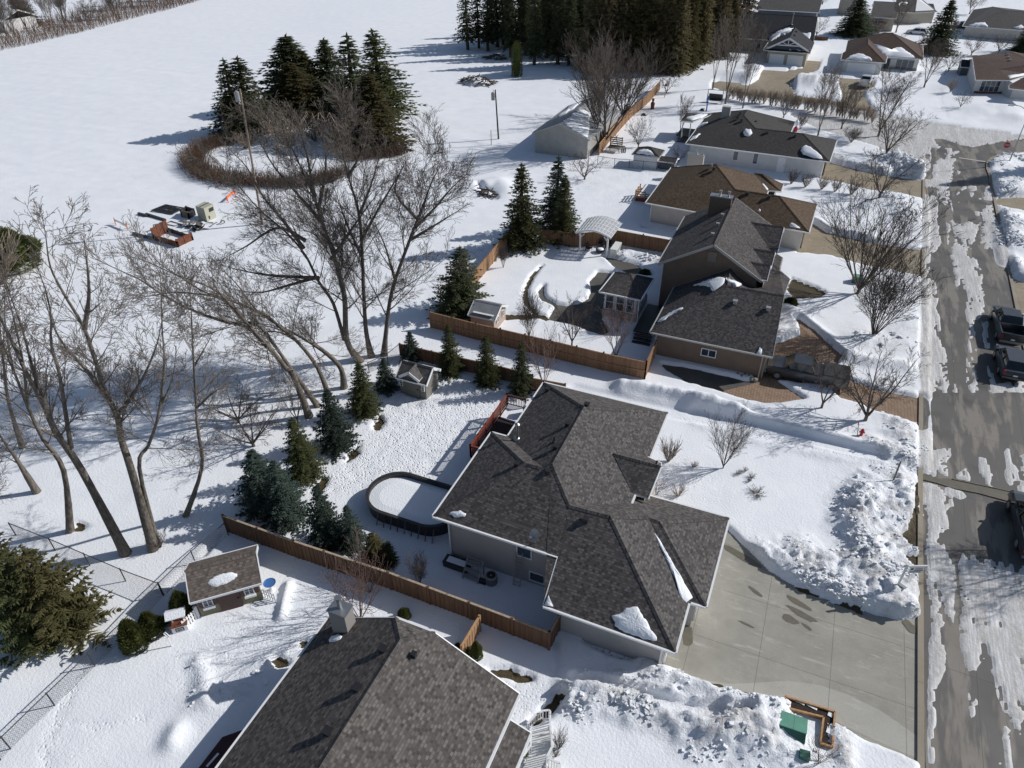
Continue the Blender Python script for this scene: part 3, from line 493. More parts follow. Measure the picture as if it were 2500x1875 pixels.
t = NT("clay_pavers"); wv = t.n("ShaderNodeTexBrick"); t.l(t.co(rot=(0, 0, R(40))), wv.inputs["Vector"]); wv.inputs["Scale"].default_value = 1; wv.inputs["Brick Width"].default_value = .3; wv.inputs["Row Height"].default_value = .17; wv.inputs["Mortar Size"].default_value = .02
wv.inputs["Color1"].default_value = (.36, .24, .16, 1); wv.inputs["Color2"].default_value = (.26, .165, .11, 1); wv.inputs["Mortar"].default_value = (.06, .045, .035, 1); nn = t.noise(t.co(), 1.2, 4)
M_['paver'] = t.out(t.mix(t.ramp(nn, [(.35, 0), (.7, .5)]), wv.outputs[0], (.3, .22, .155)), .85, t.bump(wv.outputs["Fac"], -.4, .01))
def fl(n, p, z, m): return flat(n, p, z, M_[m], sub=1)
def grow(poly, d):
    p = np.array(poly); c = p.mean(0); out = []
    n = len(p); A = sum(p[i][0] * p[(i + 1) % n][1] - p[(i + 1) % n][0] * p[i][1] for i in range(n)); s = 1 if A > 0 else -1
    for i in range(n):
        a, b, e = p[i - 1], p[i], p[(i + 1) % n]; d1 = (b - a) / (np.linalg.norm(b - a) + 1e-9); d2 = (e - b) / (np.linalg.norm(e - b) + 1e-9); nn_ = np.array([d1[1] + d2[1], -(d1[0] + d2[0])]); nn_ /= np.linalg.norm(nn_) + 1e-9; out.append(tuple(b + nn_ * d * s))
    return out
fl('driveway', grow(M_DRIVE, .25), .004, 'concM'); fl('driveway', grow(T_DRIVE, .3), .004, 'paver'); fl('driveway', grow(T_WEDGE, .3), .008, 'paver'); fl('driveway', grow(T_SIDE, .3), .012, 'concG'); fl('driveway', grow(T_APRON, .3), .016, 'paver')
fl('driveway', grow(B_DRIVE, .3), .004, 'concT'); fl('driveway', grow(W_DRIVE, .3), .004, 'concT'); fl('driveway', grow(F_DRIVE, .3), .004, 'concT'); fl('driveway', grow(R_DRIVE, .3), .004, 'concT'); fl('driveway', grow(R_DRIVE2, .3), .004, 'concT')
fl('pool_patio', grow(POOLDECK, .3), .004, 'concG'); fl('pool_patio', grow(POOLDECK2, .3), .008, 'concG'); fl('pool_kerb', grow(PITCURB, .2), .012, 'concG')
EXT = Qp(17, [(950, 905), (1100, 955), (1240, 975), (1350, 976), (1500, 966), (1700, 955), (1850, 965), (2000, 990), (2212, 1060)]) + Qp(9, [(2150, 1735), (2243, 1800), (2240, 1853), (2164, 1820), (2040, 1762), (1917, 1700)]) + Qp(17, [(1600, 1088), (1350, 1030), (1100, 970)])
fl('driveway_strip', EXT, .0085, 'concL')
def blob(v, x, y, rx, ry, rz=0, n=14, sd=0, h=0):
    c = Q(v, x, y, h); rr = random.Random(sd); return [(c[0] + math.cos(rz) * rx * k * math.cos(a) - math.sin(rz) * ry * k * math.sin(a), c[1] + math.sin(rz) * rx * k * math.cos(a) + math.cos(rz) * ry * k * math.sin(a)) for a, k in [(2 * math.pi * i / n, rr.uniform(.8, 1.15)) for i in range(n)]]
M_['stain'] = plain('damp_concrete', (.155, .142, .108), .35, 0, .12, 3)
for q, (v, x, y, a, b, rz) in enumerate([(17, 1820, 320, .75, .2, -.35), (17, 1850, 415, .9, .22, -.3), (17, 1755, 455, .45, .27, -.2), (17, 1890, 515, .35, .1, -.5), (17, 1480, 235, .5, .14, -.5), (17, 1400, 495, .45, .07, -.2), (14, 300, 985, 1.3, .28, -.35), (17, 925, 590, .3, .75, .15), (17, 1450, 5, .6, .14, -.2), (14, 1440, 1465, .5, .3, -.9)]):
    fl('damp_patch', blob(v, x, y, a, b, rz, sd=q), .013 + q * .001, 'stain')
for v, pts, z in [(33, [(240, 225), (330, 235), (450, 285), (560, 282), (860, 345), (1300, 440), (1500, 480), (1500, 590), (1200, 520), (860, 425), (600, 380), (440, 330), (250, 280)], .022)]: fl('drainage_channel', Qp(v, pts, 0), z, 'stain')
m = MB()
for pts in ([(170, 262), (300, 292), (450, 328), (600, 378), (860, 428), (1200, 520), (1500, 600)], [(600, 288), (860, 343), (1300, 437), (1500, 478)]):
    p = [Q(33, *a, 0.03) for a in pts]
    for a, b in zip(p[:-1], p[1:]): m.bar(a, b, .09, .07)
o = m.build('channel_edging', M_['oldwood']); o["kind"] = 'structure'
# kerbs
M_['kerb'] = concrete('kerb_concrete', (.25, .215, .16), (.32, .28, .22), 3, 9, cracks=False)
def kerb(line, name='kerb', w_=.3):
    m = MB()
    for (a, b) in zip(line[:-1], line[1:]): m.bar((a[0], a[1], -.02), (b[0], b[1], -.02), w_, .26)
    o = m.build(name, M_['kerb']); o["kind"] = 'structure'
kerb([(a[0] + .05, a[1]) for a in WKERB]); kerb([(ek(y), y) for y in (4, 30, 50, 70, 84)] + Qp(31, [(1190, 700), (1160, 620), (1165, 530), (1220, 480), (1320, 440), (1420, 425), (1659, 400)]))
t = MB(); a, b = Q(31, 780, 470, .012), Q(31, 1150, 525, .012); t.bar(a, b, .35, .01); o = t.build('stop_line', plain('worn_white_line', (.5, .47, .42), .8)); o["kind"] = 'structure'

# loose broken lumps of ploughed snow lying on the banks (nobody could count them)
rr = random.Random(99); CV = []; CF = []; cgrid = chunk.reshape(SH)
def lump_at(x, y, s):
    z = gz(x, y); b0 = len(CV); a = rr.uniform(0, 6.28); ca, sa = math.cos(a), math.sin(a); sx, sy, sz = s * rr.uniform(.7, 1.3), s * rr.uniform(.5, 1.0), s * rr.uniform(.35, .8); tl = rr.uniform(-.4, .4)
    for dz in (-1, 1):
        for dx, dy in ((-1, -1), (1, -1), (1, 1), (-1, 1)):
            k_ = rr.uniform(.55, 1.0); X, Y, Z = dx * sx * k_ * .5, dy * sy * rr.uniform(.6, 1.0) * .5, dz * sz * .5 * rr.uniform(.7, 1) + tl * dx * sx * .4; CV.append((x + X * ca - Y * sa, y + X * sa + Y * ca, z + sz * .18 + Z))
    for q in ((3, 2, 1, 0), (4, 5, 6, 7), (0, 1, 5, 4), (1, 2, 6, 5), (2, 3, 7, 6), (3, 0, 4, 7)): CF.append(tuple(b0 + i for i in q))
cand = np.nonzero((chunk > .35) & (Hh > .2) & (GYf < 130) & (GYf > 8))[0]; wts = []
cell = np.gradient(XS)[cand % SH[1]] * np.gradient(YS)[cand // SH[1]]; wts = cell * chunk[cand] ** 1.5 * (np.clip(fbm(GXf[cand], GYf[cand], 1.4, 401, 3) - .32, 0, 1) * 3) ** 2.2; wts /= wts.sum()
for i in np.random.RandomState(3).choice(cand, 4200, p=wts): s = rr.choice([.06, .07, .09, .11, .13, .16, .24]) * (1 if GYf[i] < 60 else 1.6); lump_at(GXf[i] + rr.uniform(-.12, .12), GYf[i] + rr.uniform(-.12, .12), s)
me = bpy.data.meshes.new('snow_lumps'); me.from_pydata(CV, [], CF)
t = NT("broken_snow"); n = t.noise(t.co(), 2.2, 5, .7); n2 = t.noise(t.co(), 14, 4); M_['lump'] = t.out(t.ramp(n, [(.42, (.85, .88, .92)), (.62, (.76, .76, .76)), (.82, (.5, .46, .41))]), .7, t.bump(n2, .7, .04), spec=.2)
me.materials.append(M_['lump']); o = bpy.data.objects.new('snow_lumps', me); COL.objects.link(o); o["kind"] = 'stuff'; o["label"] = 'broken lumps of ploughed snow along the banks'; o["category"] = 'snow lumps'
# ---------------- houses ----------------
def nrm(p):
    a = Vector(p[0]); n = Vector((0, 0, 0))
    for i in range(1, len(p) - 1): n += (Vector(p[i]) - a).cross(Vector(p[i + 1]) - a)
    n.normalize(); return n
def clean(planes):
    out = []
    for p in planes:
        n = nrm(p)
        if n.z < 0: p = p[::-1]
        out.append([tuple(map(float, q)) for q in p])
    return out
def roof(parent, planes, mat, gut='white', capmat=None, th=.14, gutter=True, name='roof', caps=True, sw=.11, others=()):
    planes = clean(planes); near = list(planes) + list(others)
    def covered(q, own):
        for k_, pp in enumerate(near):
            if k_ == own: continue
            n_ = nrm(pp); z_ = pp[0][2] - (n_.x * (q.x - pp[0][0]) + n_.y * (q.y - pp[0][1])) / n_.z
            if not -.45 < q.z - z_ < .45: continue
            ins = False
            for i_ in range(len(pp)):
                x0, y0 = pp[i_][:2]; x1, y1 = pp[(i_ + 1) % len(pp)][:2]
                if (y0 > q.y) != (y1 > q.y) and q.x < (x1 - x0) * (q.y - y0) / (y1 - y0 + 1e-12) + x0: ins = not ins
            if ins: return True
        return False
    m = MB(); edges = {}
    for pi, p in enumerate(planes):
        n = nrm(p); h = Vector((-n.y, n.x, 0)); h = h.normalized() if h.length > .02 else Vector((1, 0, 0)); up = n.cross(h)
        if up.z < 0: up = -up
        uv = [((Vector(q).dot(h)), Vector(q).dot(up)) for q in p]
        m.face(p, uv); m.face([(x, y, z - th) for x, y, z in p[::-1]], None, 1)
        for i in range(len(p)):
            a, b = p[i], p[(i + 1) % len(p)]; ka = tuple(round(c, 2) for c in a); kb = tuple(round(c, 2) for c in b)
            edges.setdefault(tuple(sorted((ka, kb))), []).append((pi, a, b, n))
    g = MB(); rk = MB(); cap = MB()
    for k, l in edges.items():
        if len(l) == 1:
            pi, a, b, n = l[0]; A = Vector(a); B = Vector(b); d = (B - A)
            if d.length < .05: continue
            o = Vector((d.y, -d.x, 0)).normalized()     # outward for a counter-clockwise face
            m.face([a, b, (b[0], b[1], b[2] - th), (a[0], a[1], a[2] - th)][::-1], None, 1)
            on_ = Vector((d.y, -d.x, 0)).normalized() * .12
            if sum(covered(A + d * t_ + on_, pi) for t_ in (.25, .5, .75)) >= 2: continue
            if abs(d.z) < .12 * d.length: (g if gutter else rk).bar(A + o * sw * .45 + Vector((0, 0, -.06)), B + o * sw * .45 + Vector((0, 0, -.06)), sw, .13)
            else: rk.bar(A + o * .02 + Vector((0, 0, -.1)), B + o * .02 + Vector((0, 0, -.1)), .05, .22)
        elif len(l) == 2 and caps:
            (p1, a, b, n1), (p2, _, _, n2) = l[0], l[1]; A = Vector(a); B = Vector(b); e = (B - A)
            if e.length < .1 or n1.dot(n2) > .98: continue
            e.normalize(); i1 = n1.cross(e); i2 = n2.cross(-e)       # into each face
            if i1.dot(n2) > 0: continue                                # a valley
            L = (B - A).length; wd = .15; ns = max(1, int(L / .2)); up = (n1 + n2).normalized() * .03
            for s in range(ns):
                P0 = A + e * (L * s / ns); P1 = A + e * (L * (s + 1) / ns + .03); lift = Vector((0, 0, .012))
                T0 = P0 + up; T1 = P1 + up + lift * 1.2
                for ii, nn in ((i1, n1), (i2, n2)):
                    q = [T0, T1, P1 + ii * wd + nn * .022, P0 + ii * wd + nn * .012]
                    if (q[1] - q[0]).cross(q[2] - q[0]).dot(nn) < 0: q = q[::-1]
                    cap.face(q, [(s * .29 + .02 + c, .05 + .1 * r_) for c, r_ in ((0, 0), (.2, 0), (.2, 1), (0, 1))])
                q = [P0 + i1 * wd + n1 * .0, T0, P0 + i2 * wd]; cap.face([tuple(z) for z in q])
    r = m.build(name, [mat, M_[gut]], parent, world=True)
    if g.v: g.build('gutter', M_[gut], parent, world=True)
    if rk.v: rk.build('rake_board', M_[gut], parent, world=True)
    if cap.v: cap.build('ridge_cap', mat, r, world=False).location = -parent.location
    return r, planes
def fixc(o, parent): o.location = (0, 0, 0)
def walls(parent, pts, z0, z1, mat, name='wall', closed=True, flip=False):
    """pts: outline corners (x, y[, top z]) counter-clockwise seen from above"""
    m = MB(); u = 0; n = len(pts)
    for i in range(n if closed else n - 1):
        a, b = pts[i], pts[(i + 1) % n]; L = math.hypot(b[0] - a[0], b[1] - a[1]); za = a[2] if len(a) > 2 else z1; zb = b[2] if len(b) > 2 else z1
        m.face([(a[0], a[1], z0), (b[0], b[1], z0), (b[0], b[1], zb), (a[0], a[1], za)], [(u, z0), (u + L, z0), (u + L, zb), (u, za)]); u += L
    return m.build(name, M_[mat], parent, world=True)
def gable(parent, a, b, zt, apex, mat, z0=None):
    m = MB(); z0 = zt if z0 is None else z0; L = math.hypot(b[0] - a[0], b[1] - a[1]); la = math.hypot(apex[0] - a[0], apex[1] - a[1])
    m.face([(a[0], a[1], z0), (b[0], b[1], z0), (b[0], b[1], zt), apex, (a[0], a[1], zt)] if z0 < zt else [(a[0], a[1], zt), (b[0], b[1], zt), apex],
           [(0, z0), (L, z0), (L, zt), (la, apex[2]), (0, zt)] if z0 < zt else [(0, zt), (L, zt), (la, apex[2])]); return m.build('gable', M_[mat], parent, world=True)
DIR = {'S': 0, 'E': math.pi / 2, 'N': math.pi, 'W': -math.pi / 2}
def window(parent, c, side, w_, h, nx=1, ny=1, frame='white', fw=.07, sill=True, gl='glass', shutters=None):
    rz = DIR[side] if isinstance(side, str) else side; m = MB()
    def tr(P): ca, sa = math.cos(rz), math.sin(rz); return (c[0] + P[0] * ca - P[1] * sa, c[1] + P[0] * sa + P[1] * ca, c[2] + P[2])
    def b(x0, x1, z0, z1, y0=-.07, y1=.03, mb=m):
        cc = tr(((x0 + x1) / 2, (y0 + y1) / 2, (z0 + z1) / 2)); mb.box(cc, (x1 - x0, y1 - y0, z1 - z0), rz)
    b(-w_ / 2, w_ / 2, h / 2 - fw, h / 2); b(-w_ / 2, w_ / 2, -h / 2, -h / 2 + fw); b(-w_ / 2, -w_ / 2 + fw, -h / 2 + fw, h / 2 - fw); b(w_ / 2 - fw, w_ / 2, -h / 2 + fw, h / 2 - fw)
    for i in range(1, nx): x = -w_ / 2 + w_ * i / nx; b(x - fw * .4, x + fw * .4, -h / 2 + fw, h / 2 - fw, -.06, .02)
    for i in range(1, ny): z = -h / 2 + h * i / ny; b(-w_ / 2 + fw, w_ / 2 - fw, z - fw * .3, z + fw * .3, -.055, .015)
    f = m.build('window', M_[frame], parent, world=True)
    g = MB(); b(-w_ / 2 + fw, w_ / 2 - fw, -h / 2 + fw, h / 2 - fw, -.035, -.015, g); o = g.build('pane', M_[gl], f); o.data.transform(Matrix.Translation(-parent.location))
    return f
def door(parent, c, side, w_, h, mat='white', handle=True, panels=0, name='door'):
    rz = DIR[side] if isinstance(side, str) else side; m = MB(); ca, sa = math.cos(rz), math.sin(rz)
    def b(x0, x1, z0, z1, y0, y1, mb): mb.box((c[0] + (x0 + x1) / 2 * ca - (y0 + y1) / 2 * sa, c[1] + (x0 + x1) / 2 * sa + (y0 + y1) / 2 * ca, c[2] + (z0 + z1) / 2), (x1 - x0, y1 - y0, z1 - z0), rz)
    b(-w_ / 2, w_ / 2, -h / 2, h / 2, -.05, .03, m)
    if panels:
        ph = h / panels
        for i in range(panels): b(-w_ / 2 + .02, w_ / 2 - .02, -h / 2 + ph * i + .02, -h / 2 + ph * (i + 1) - .02, -.075, -.045, m)
    o = m.build(name, M_[mat], parent, world=True)
    if handle: k = MB(); b(w_ / 2 - .16, w_ / 2 - .08, -.06, .03, -.13, -.05, k); x = k.build('handle', M_['dark'], o); x.data.transform(Matrix.Translation(-parent.location))
    return o
def hit(v, x, y, planes):
    d = ray(v, x, y); best = None
    for p in planes:
        n = np.array(nrm(p)); a = np.array(p[0]); t = ((a - CP) @ n) / (d @ n); q = CP + d * t; ins = False; L = len(p)
        for i in range(L):
            x0, y0 = p[i][:2]; x1, y1 = p[(i + 1) % L][:2]
            if (y0 > q[1]) != (y1 > q[1]) and q[0] < (x1 - x0) * (q[1] - y0) / (y1 - y0 + 1e-12) + x0: ins = not ins
        if ins and (best is None or t < best[0]): best = (t, q, n)
    return (best[1], best[2]) if best else (None, None)
def rvent(parent, v, x, y, planes, mat='black', s=.26):
    q, n = hit(v, x, y, planes)
    if q is None: print('MISS vent', v, x, y); return
    m = MB(); m.box((q[0], q[1], q[2] + .06), (s, s, .3), 0, 0, .85); m.box((q[0], q[1], q[2] + .23), (s * 1.25, s * 1.25, .06)); m.build('roof_vent', M_[mat], parent, world=True)
def rpipe(parent, v, x, y, planes, h=.7, r=.06, mat='galv', cap=True, name='vent_pipe'):
    q, n = hit(v, x, y, planes)
    if q is None: print('MISS pipe', v, x, y); return
    m = MB(); m.cyl((q[0], q[1], q[2] - .1), (q[0], q[1], q[2] + h), r, r, 10)
    if cap: m.cyl((q[0], q[1], q[2] + h), (q[0], q[1], q[2] + h + .04), r * 1.9, r * 1.9, 10); m.cyl((q[0], q[1], q[2] + h + .04), (q[0], q[1], q[2] + h + .12), r * 1.9, r * .6, 10)
    m.cyl((q[0], q[1], q[2] - .02), (q[0], q[1], q[2] + .1), r * 3, r * 1.2, 10); m.build(name, M_[mat], parent, world=True)
def snowcap(parent, v, pts, planes, th=.16, name='roof_snow', seed=0, jit=7):
    P_ = []; rr = random.Random(seed + 5)
    for i in range(len(pts)):
        a, b = pts[i], pts[(i + 1) % len(pts)]; L = math.hypot(a[0] - b[0], a[1] - b[1]); ns = max(1, int(L / 22))
        for s in range(ns):
            t = s / ns; q, n = hit(v, a[0] + (b[0] - a[0]) * t + (rr.uniform(-jit, jit) if s else 0), a[1] + (b[1] - a[1]) * t + (rr.uniform(-jit, jit) if s else 0), planes)
            if q is not None: P_.append((Vector(q), Vector(n)))
    if len(P_) < 4: print('MISS snow', v, pts[0]); return
    c = sum((p for p, n in P_), Vector()) / len(P_); m = MB(); rings = []
    for k, h in ((1.0, -.02), (.97, .22), (.9, .5), (.75, .85), (.4, 1.02)):
        rings.append([tuple(c.lerp(p, k) + Vector((0, 0, 1)) * th * h * (1 + (rr.uniform(-.1, .1) if h > .5 else 0))) for p, n in P_])
    n_ = len(P_)
    for A, B in zip(rings[:-1], rings[1:]):
        for i in range(n_): j = (i + 1) % n_; m.face([A[i], A[j], B[j], B[i]])
    for i in range(n_): m.face([rings[-1][i], rings[-1][(i + 1) % n_], tuple(c + Vector((0, 0, th)))])
    o = m.build(name, M_['rsnow'], parent, world=True, smooth=True)
    import bmesh
    bm = bmesh.new(); bm.from_mesh(o.data); bmesh.ops.recalc_face_normals(bm, faces=bm.faces)
    if sum(f.normal.z for f in bm.faces) < 0: bmesh.ops.reverse_faces(bm, faces=bm.faces)
    bm.to_mesh(o.data); bm.free(); return o
t = NT("settled_snow"); n = t.noise(t.co(), 12, 4); M_['rsnow'] = t.out((.86, .89, .93), .6, t.bump(n, .7, .05))
def dspout(parent, x, y, z, dx=0, dy=-.5, mat='white'):
    m = MB(); m.box((x, y, z / 2 + .1), (.09, .07, z - .1)); m.bar((x, y, .2), (x + dx, y + dy, .12), .08, .06); m.build('downspout', M_[mat], parent, world=True)
# ---- the main house: grey-brown hip roof, three-bay garage ----
hM = thing('house', 'grey sided bungalow with large grey-brown hip roof beside the wide concrete driveway', 'house', (-8, 30, 0))
A = (-14.45, 39.05, 4.0); NE = (-5.42, 39.0, 4.0); R1 = (-9.95, 34.3, 6.5); R2 = (-9.97, 28.62, 6.42); B_ = (-14.45, 32.5, 4.0); C_ = (-15.6, 32.5, 4.0); D_ = (-15.6, 24.4, 4.0); W1 = (-11.55, 28.35, 6.15); W2 = (-10.45, 28.4, 6.16)
G1 = (-8.25, 26.85, 5.42); G2 = (-5.93, 26.95, 5.42); E_ = (-7.98, 24.38, 4.0); F_ = (-7.9, 22.05, 2.7); GSE = (-.93, 22.0, 2.7); IN = (-.92, 25.25, 2.7); BSE = (-.05, 25.28, 2.7); BNE = (.03, 32.1, 2.7)
BVr = tuple(Q(13, 1610, 1005, 4.5)); BR = tuple(Q(13, 1690, 1035, 4.42)); GN = (-5.42, 32.1, 2.7); V0 = (-5.42, 29.75, 4.0)
plM = [[A, NE, R1], [A, R1, R2, W2, B_], [R1, NE, V0, G1, R2], [C_, D_, W1], [C_, W1, W2, B_], [W1, D_, E_, R2, W2], [E_, F_, G1, R2], [F_, GSE, G2, G1], [G2, GSE, IN, BVr], [BVr, IN, BSE, BR], [BR, BSE, BNE], [BNE, GN, V0, G1, G2], [BVr, BR, BNE, G2]]
plM[11] = [BNE, GN, V0, G1, G2]; plM.pop()
plM[11] = [BNE, GN, V0, G1, G2, BVr, BR]
_q, _n = hit(13, 1380, 580, clean([plM[2]])); gp = tuple(_q + np.array([0, 0, .05]))
gE = tuple(QY(13, 1705, 600, gp[1])); gE = (gE[0], gp[1], gp[2]); gE2 = tuple(Q(13, 1610, 872, 3.85)); _q, _n = hit(13, 1503, 845, clean([plM[2]])); gW2 = tuple(_q + np.array([0, 0, .05])) if _q is not None else (-5.6, gE2[1], 4.1)
gY = 2 * gp[1] - gE2[1]
rM, plM = roof(hM, plM, M_['shM'])
rg, plG = roof(hM, [[gp, gE, gE2, gW2], [gp, (gW2[0], gY, gW2[2]), (gE2[0], gY, gE2[2]), gE]], M_['shM'], name='entry_roof', others=plM)
print('ENTRY', gp, gE, gE2, gW2)
walls(hM, [(-15.0, 24.95), (-7.3, 24.95), (-7.3, 22.6, 2.75), (-1.5, 22.6, 2.6), (-1.5, 25.8, 2.6), (-.6, 25.8, 2.6), (-.6, 31.5, 2.6), (-5.0, 31.5, 2.6), (-6.0, 31.5), (-6.0, 38.4), (-13.9, 38.4), (-13.9, 31.95), (-15.0, 31.95)], -.2, 3.95, 'w_grey')
gable(hM, (gE2[0] - .25, gE2[1] + .3), (gE2[0] - .25, gE2[1] + 3.9), 3.7, (gE[0] - .25, gE2[1] + 2.1, 5.0), 'w_beige', -.2)
for x, s in ((-1.45, 0), (-.55, 1)):
    if s: door(hM, (x, 28.7, 1.15), 'E', 4.9, 2.2, 'white', False, 4, 'garage_door')
    else: door(hM, (x, 24.3, 1.15), 'E', 2.6, 2.2, 'white', False, 4, 'garage_door')
def wallY(v, x, y, Y): return QY(v, x, y, Y)
def wallX(v, x, y, X): return QX(v, x, y, X)
c = wallY(13, 775, 1230, 24.95); window(hM, (c[0], 24.95, min(c[2], 3.2)), 'S', .95, 1.05)
c = wallY(13, 900, 1415, 24.95); window(hM, (c[0] + .1, 24.95, .95), 'S', 1.9, .8, 2, 1)
window(hM, (-6, 37.3, 1.9), 'E', 1.6, 1.3, 2); window(hM, (-14.99, 30.5, 2.6), 'W', 1.8, 1.3, 2); window(hM, (-13.9, 35.5, 2.2), 'W', 1.8, 2.0, 2)
dspout(hM, -14.9, 24.85, 3.85, -.5, -1.1); dspout(hM, -1.6, 22.5, 2.5, .1, -.3); dspout(hM, -8.05, 24.85, 3.8, 0, -.3)
for x, y in [(930, 150), (1065, 385), (985, 540), (725, 655), (935, 705), (1195, 255), (1190, 1030)]: rvent(hM, 13, x, y, plM)
rpipe(hM, 13, 728, 472, plM, 1.15, .09); rpipe(hM, 13, 975, 495, plM, .4, .05, 'black', False)
snowcap(hM, 13, [(258, 990), (275, 972), (345, 960), (388, 985), (380, 1005), (300, 1012)], plM, .16)
snowcap(hM, 13, [(1650, 1103), (1685, 1150), (1745, 1260), (1815, 1375), (1872, 1480), (1912, 1545), (1912, 1580), (1868, 1578), (1826, 1535), (1792, 1420), (1735, 1300), (1688, 1200)], plM, .1, jit=3)
snowcap(hM, 17, [(302, 425), (395, 395), (430, 360), (520, 352), (560, 420), (620, 520), (682, 610), (680, 636), (600, 625), (480, 590), (370, 540), (330, 510), (335, 480)], plM, .17)
snowcap(hM, 16, [(1768, 492), (1775, 520), (1800, 570), (1820, 600), (1750, 572), (1738, 560), (1755, 520)], plM, .12)
q, n = hit(13, 862, 1150, plM)
q = Vector((q[0] - .05, q[1] - .2, q[2])) if q is not None else Vector((-9, 24.8, 4.2))
dish = thing('satellite_dish', 'small grey satellite dish on the main roof edge above the wall window', 'satellite dish', (q.x, q.y, q.z))
m = MB(); m.cyl((0, 0, -.1), (0, 0, .5), .025); m.bar((0, 0, .5), (.05, -.1, .72), .05); m.build('mast', M_['galv'], dish)
m = MB(); ax = Vector((-.25, -.85, .45)).normalized(); rq = ax.to_track_quat('Z', 'Y').to_matrix()
for i in range(4):
    for j in range(18):
        P_ = []
        for ii, jj in ((i, j), (i, j + 1), (i + 1, j + 1), (i + 1, j)): r_ = .3 * ii / 4; a = 2 * math.pi * jj / 18; P_.append(tuple(rq @ Vector((r_ * math.cos(a), r_ * 1.1 * math.sin(a), r_ * r_ * .8)) + Vector((.05, -.14, .74))))
        m.face(P_ if i else P_[1:])
m.build('reflector', M_['grey'], dish); m = MB(); m.bar((.05, -.12, .48), (-.07, -.5, .78), .03); m.box((-.07, -.5, .8), (.09, .09, .09)); m.build('receiver_arm', M_['galv'], dish)
# ---- the south neighbour ----
hS = thing('house', 'grey house with two-tone shingled gable roof nearest the viewer, cut by the bottom edge', 'house', (-12, 8, 0))
rx = -12.52; ze = 2.7; rz_ = 5.6; k = (rz_ - ze) / 5.33; cz = 5.03; cx = (cz - ze) / k
NWs = (-17.87, 17.0, ze); NEs = (-7.18, 17.0, ze); c1 = (-17.87 + cx, 17.0, cz); c2 = (-7.18 - cx, 17.0, cz); Rn = (rx, 15.75, rz_); Rs = (rx, -2, rz_)
plS = [[NWs, c1, Rn, Rs, (-17.87, -2, ze)], [c1, c2, Rn], [c2, NEs, (-7.18, -2, ze), Rs, Rn]]
rS, plS = roof(hS, plS, M_['shS']); rS2, plS2 = roof(hS, [[(-7.35, 15.75, 2.62), (-6.1, 15.75, 2.15), (-6.1, -2, 2.15), (-7.35, -2, 2.62)]], M_['shS'], name='porch_roof', caps=False)
walls(hS, [(-17.3, -1.5), (-7.7, -1.5), (-7.7, 16.5), (-12.5, 16.5, 5.3), (-17.3, 16.5)], -.2, 2.85, 'w_grey')
b0 = Q(16, 360, 640, 4.9); cx0, cy0 = -16.9, 17.35
cc = Q(16, 360, 582, 5.0); m = MB(); m.box((cc[0], cc[1], 2.4), (.95, .7, 5.2)); ch = m.build('chimney', M_['w_grey'], hS, world=True)
m = MB(); m.box((cc[0], cc[1], 5.03), (1.05, .8, .07)); o = m.build('chimney_cap', M_['galv'], ch); o.data.transform(Matrix.Translation(-hS.location)); m = MB(); m.cyl((cc[0], cc[1], 5.05), (cc[0], cc[1], 5.75), .1, .1, 12); m.cyl((cc[0], cc[1], 5.72), (cc[0], cc[1], 5.84), .17, .17, 12); o = m.build('flue', M_['galv'], ch); o.data.transform(Matrix.Translation(-hS.location))
for x, y in [(650, 868), (475, 1130), (280, 1425)]: rvent(hS, 16, x, y, plS, 'black', .3)
rvent(hS, 16, 860, 905, plS, 'black', .2)
snowcap(hS, 16, [(283, 795), (300, 770), (350, 755), (375, 770), (365, 788), (330, 805), (290, 810)], plS, .08)
# ---- taupe two-storey neighbour ----
hT = thing('house', 'dark taupe two storey house with tall gable beside the brown paver drive', 'house', (-5, 58, 0))
ew, ee, zs, ze2, zr = -11.05, -1.93, 58.95, 5.0, 7.65; rxT = -6.45; yn = 70.6
def ez(x): return zr - (x - rxT) * (zr - ze2) / (ee - rxT)
d1a, d1z = (-4.3), 6.4
plT = [[(ew, zs, ze2), (ew, yn, ze2), (rxT, yn, zr), (rxT, zs, zr)], [(rxT, zs, zr), (rxT, yn, zr), (ee, yn, ze2), (ee, zs, ze2)]]
rT, plT = roof(hT, plT, M_['shT'], gut='trim')
def dorm(yc, hw, zt, xe, mat='shT'):
    zb = zt - hw * .55; xa = rxT + (zr - zt) * (ee - rxT) / (zr - ze2); xb = rxT + (zr - zb) * (ee - rxT) / (zr - ze2)
    roof(hT, [[(xa, yc, zt + .03), (xe, yc, zt + .03), (xe, yc - hw, zb + .03), (xb, yc - hw, zb + .03)], [(xa, yc, zt + .03), (xb, yc + hw, zb + .03), (xe, yc + hw, zb + .03), (xe, yc, zt + .03)]], M_['shT'], gut='white', name='dormer_roof', gutter=False, sw=.05, others=plT)
    gable(hT, (xe - .25, yc - hw + .15), (xe - .25, yc + hw - .15), zb + .02, (xe - .25, yc, zt - .05), 'w_beige', 3.6)
dorm(68.0, 2.75, 6.4, -1.35); q = Q(21, 1775, 630, 5.9); dorm(float(q[1]) - .1, 1.6, 5.85, -1.5); q = Q(21, 1720, 765, 5.75); dorm(float(q[1]) - .2, 1.45, 5.75, -1.55)
gw = (-9.45, 50.85, 2.7); ge = (.35, 50.85, 2.7); gr = (-4.5, 56.25, 5.4); gre = (.1, 56.25, 5.4); gN = (-9.35, 59.3, 2.75); grn = (-4.75, 59.3, 5.5); gne = (.26, 64.9, 2.75)
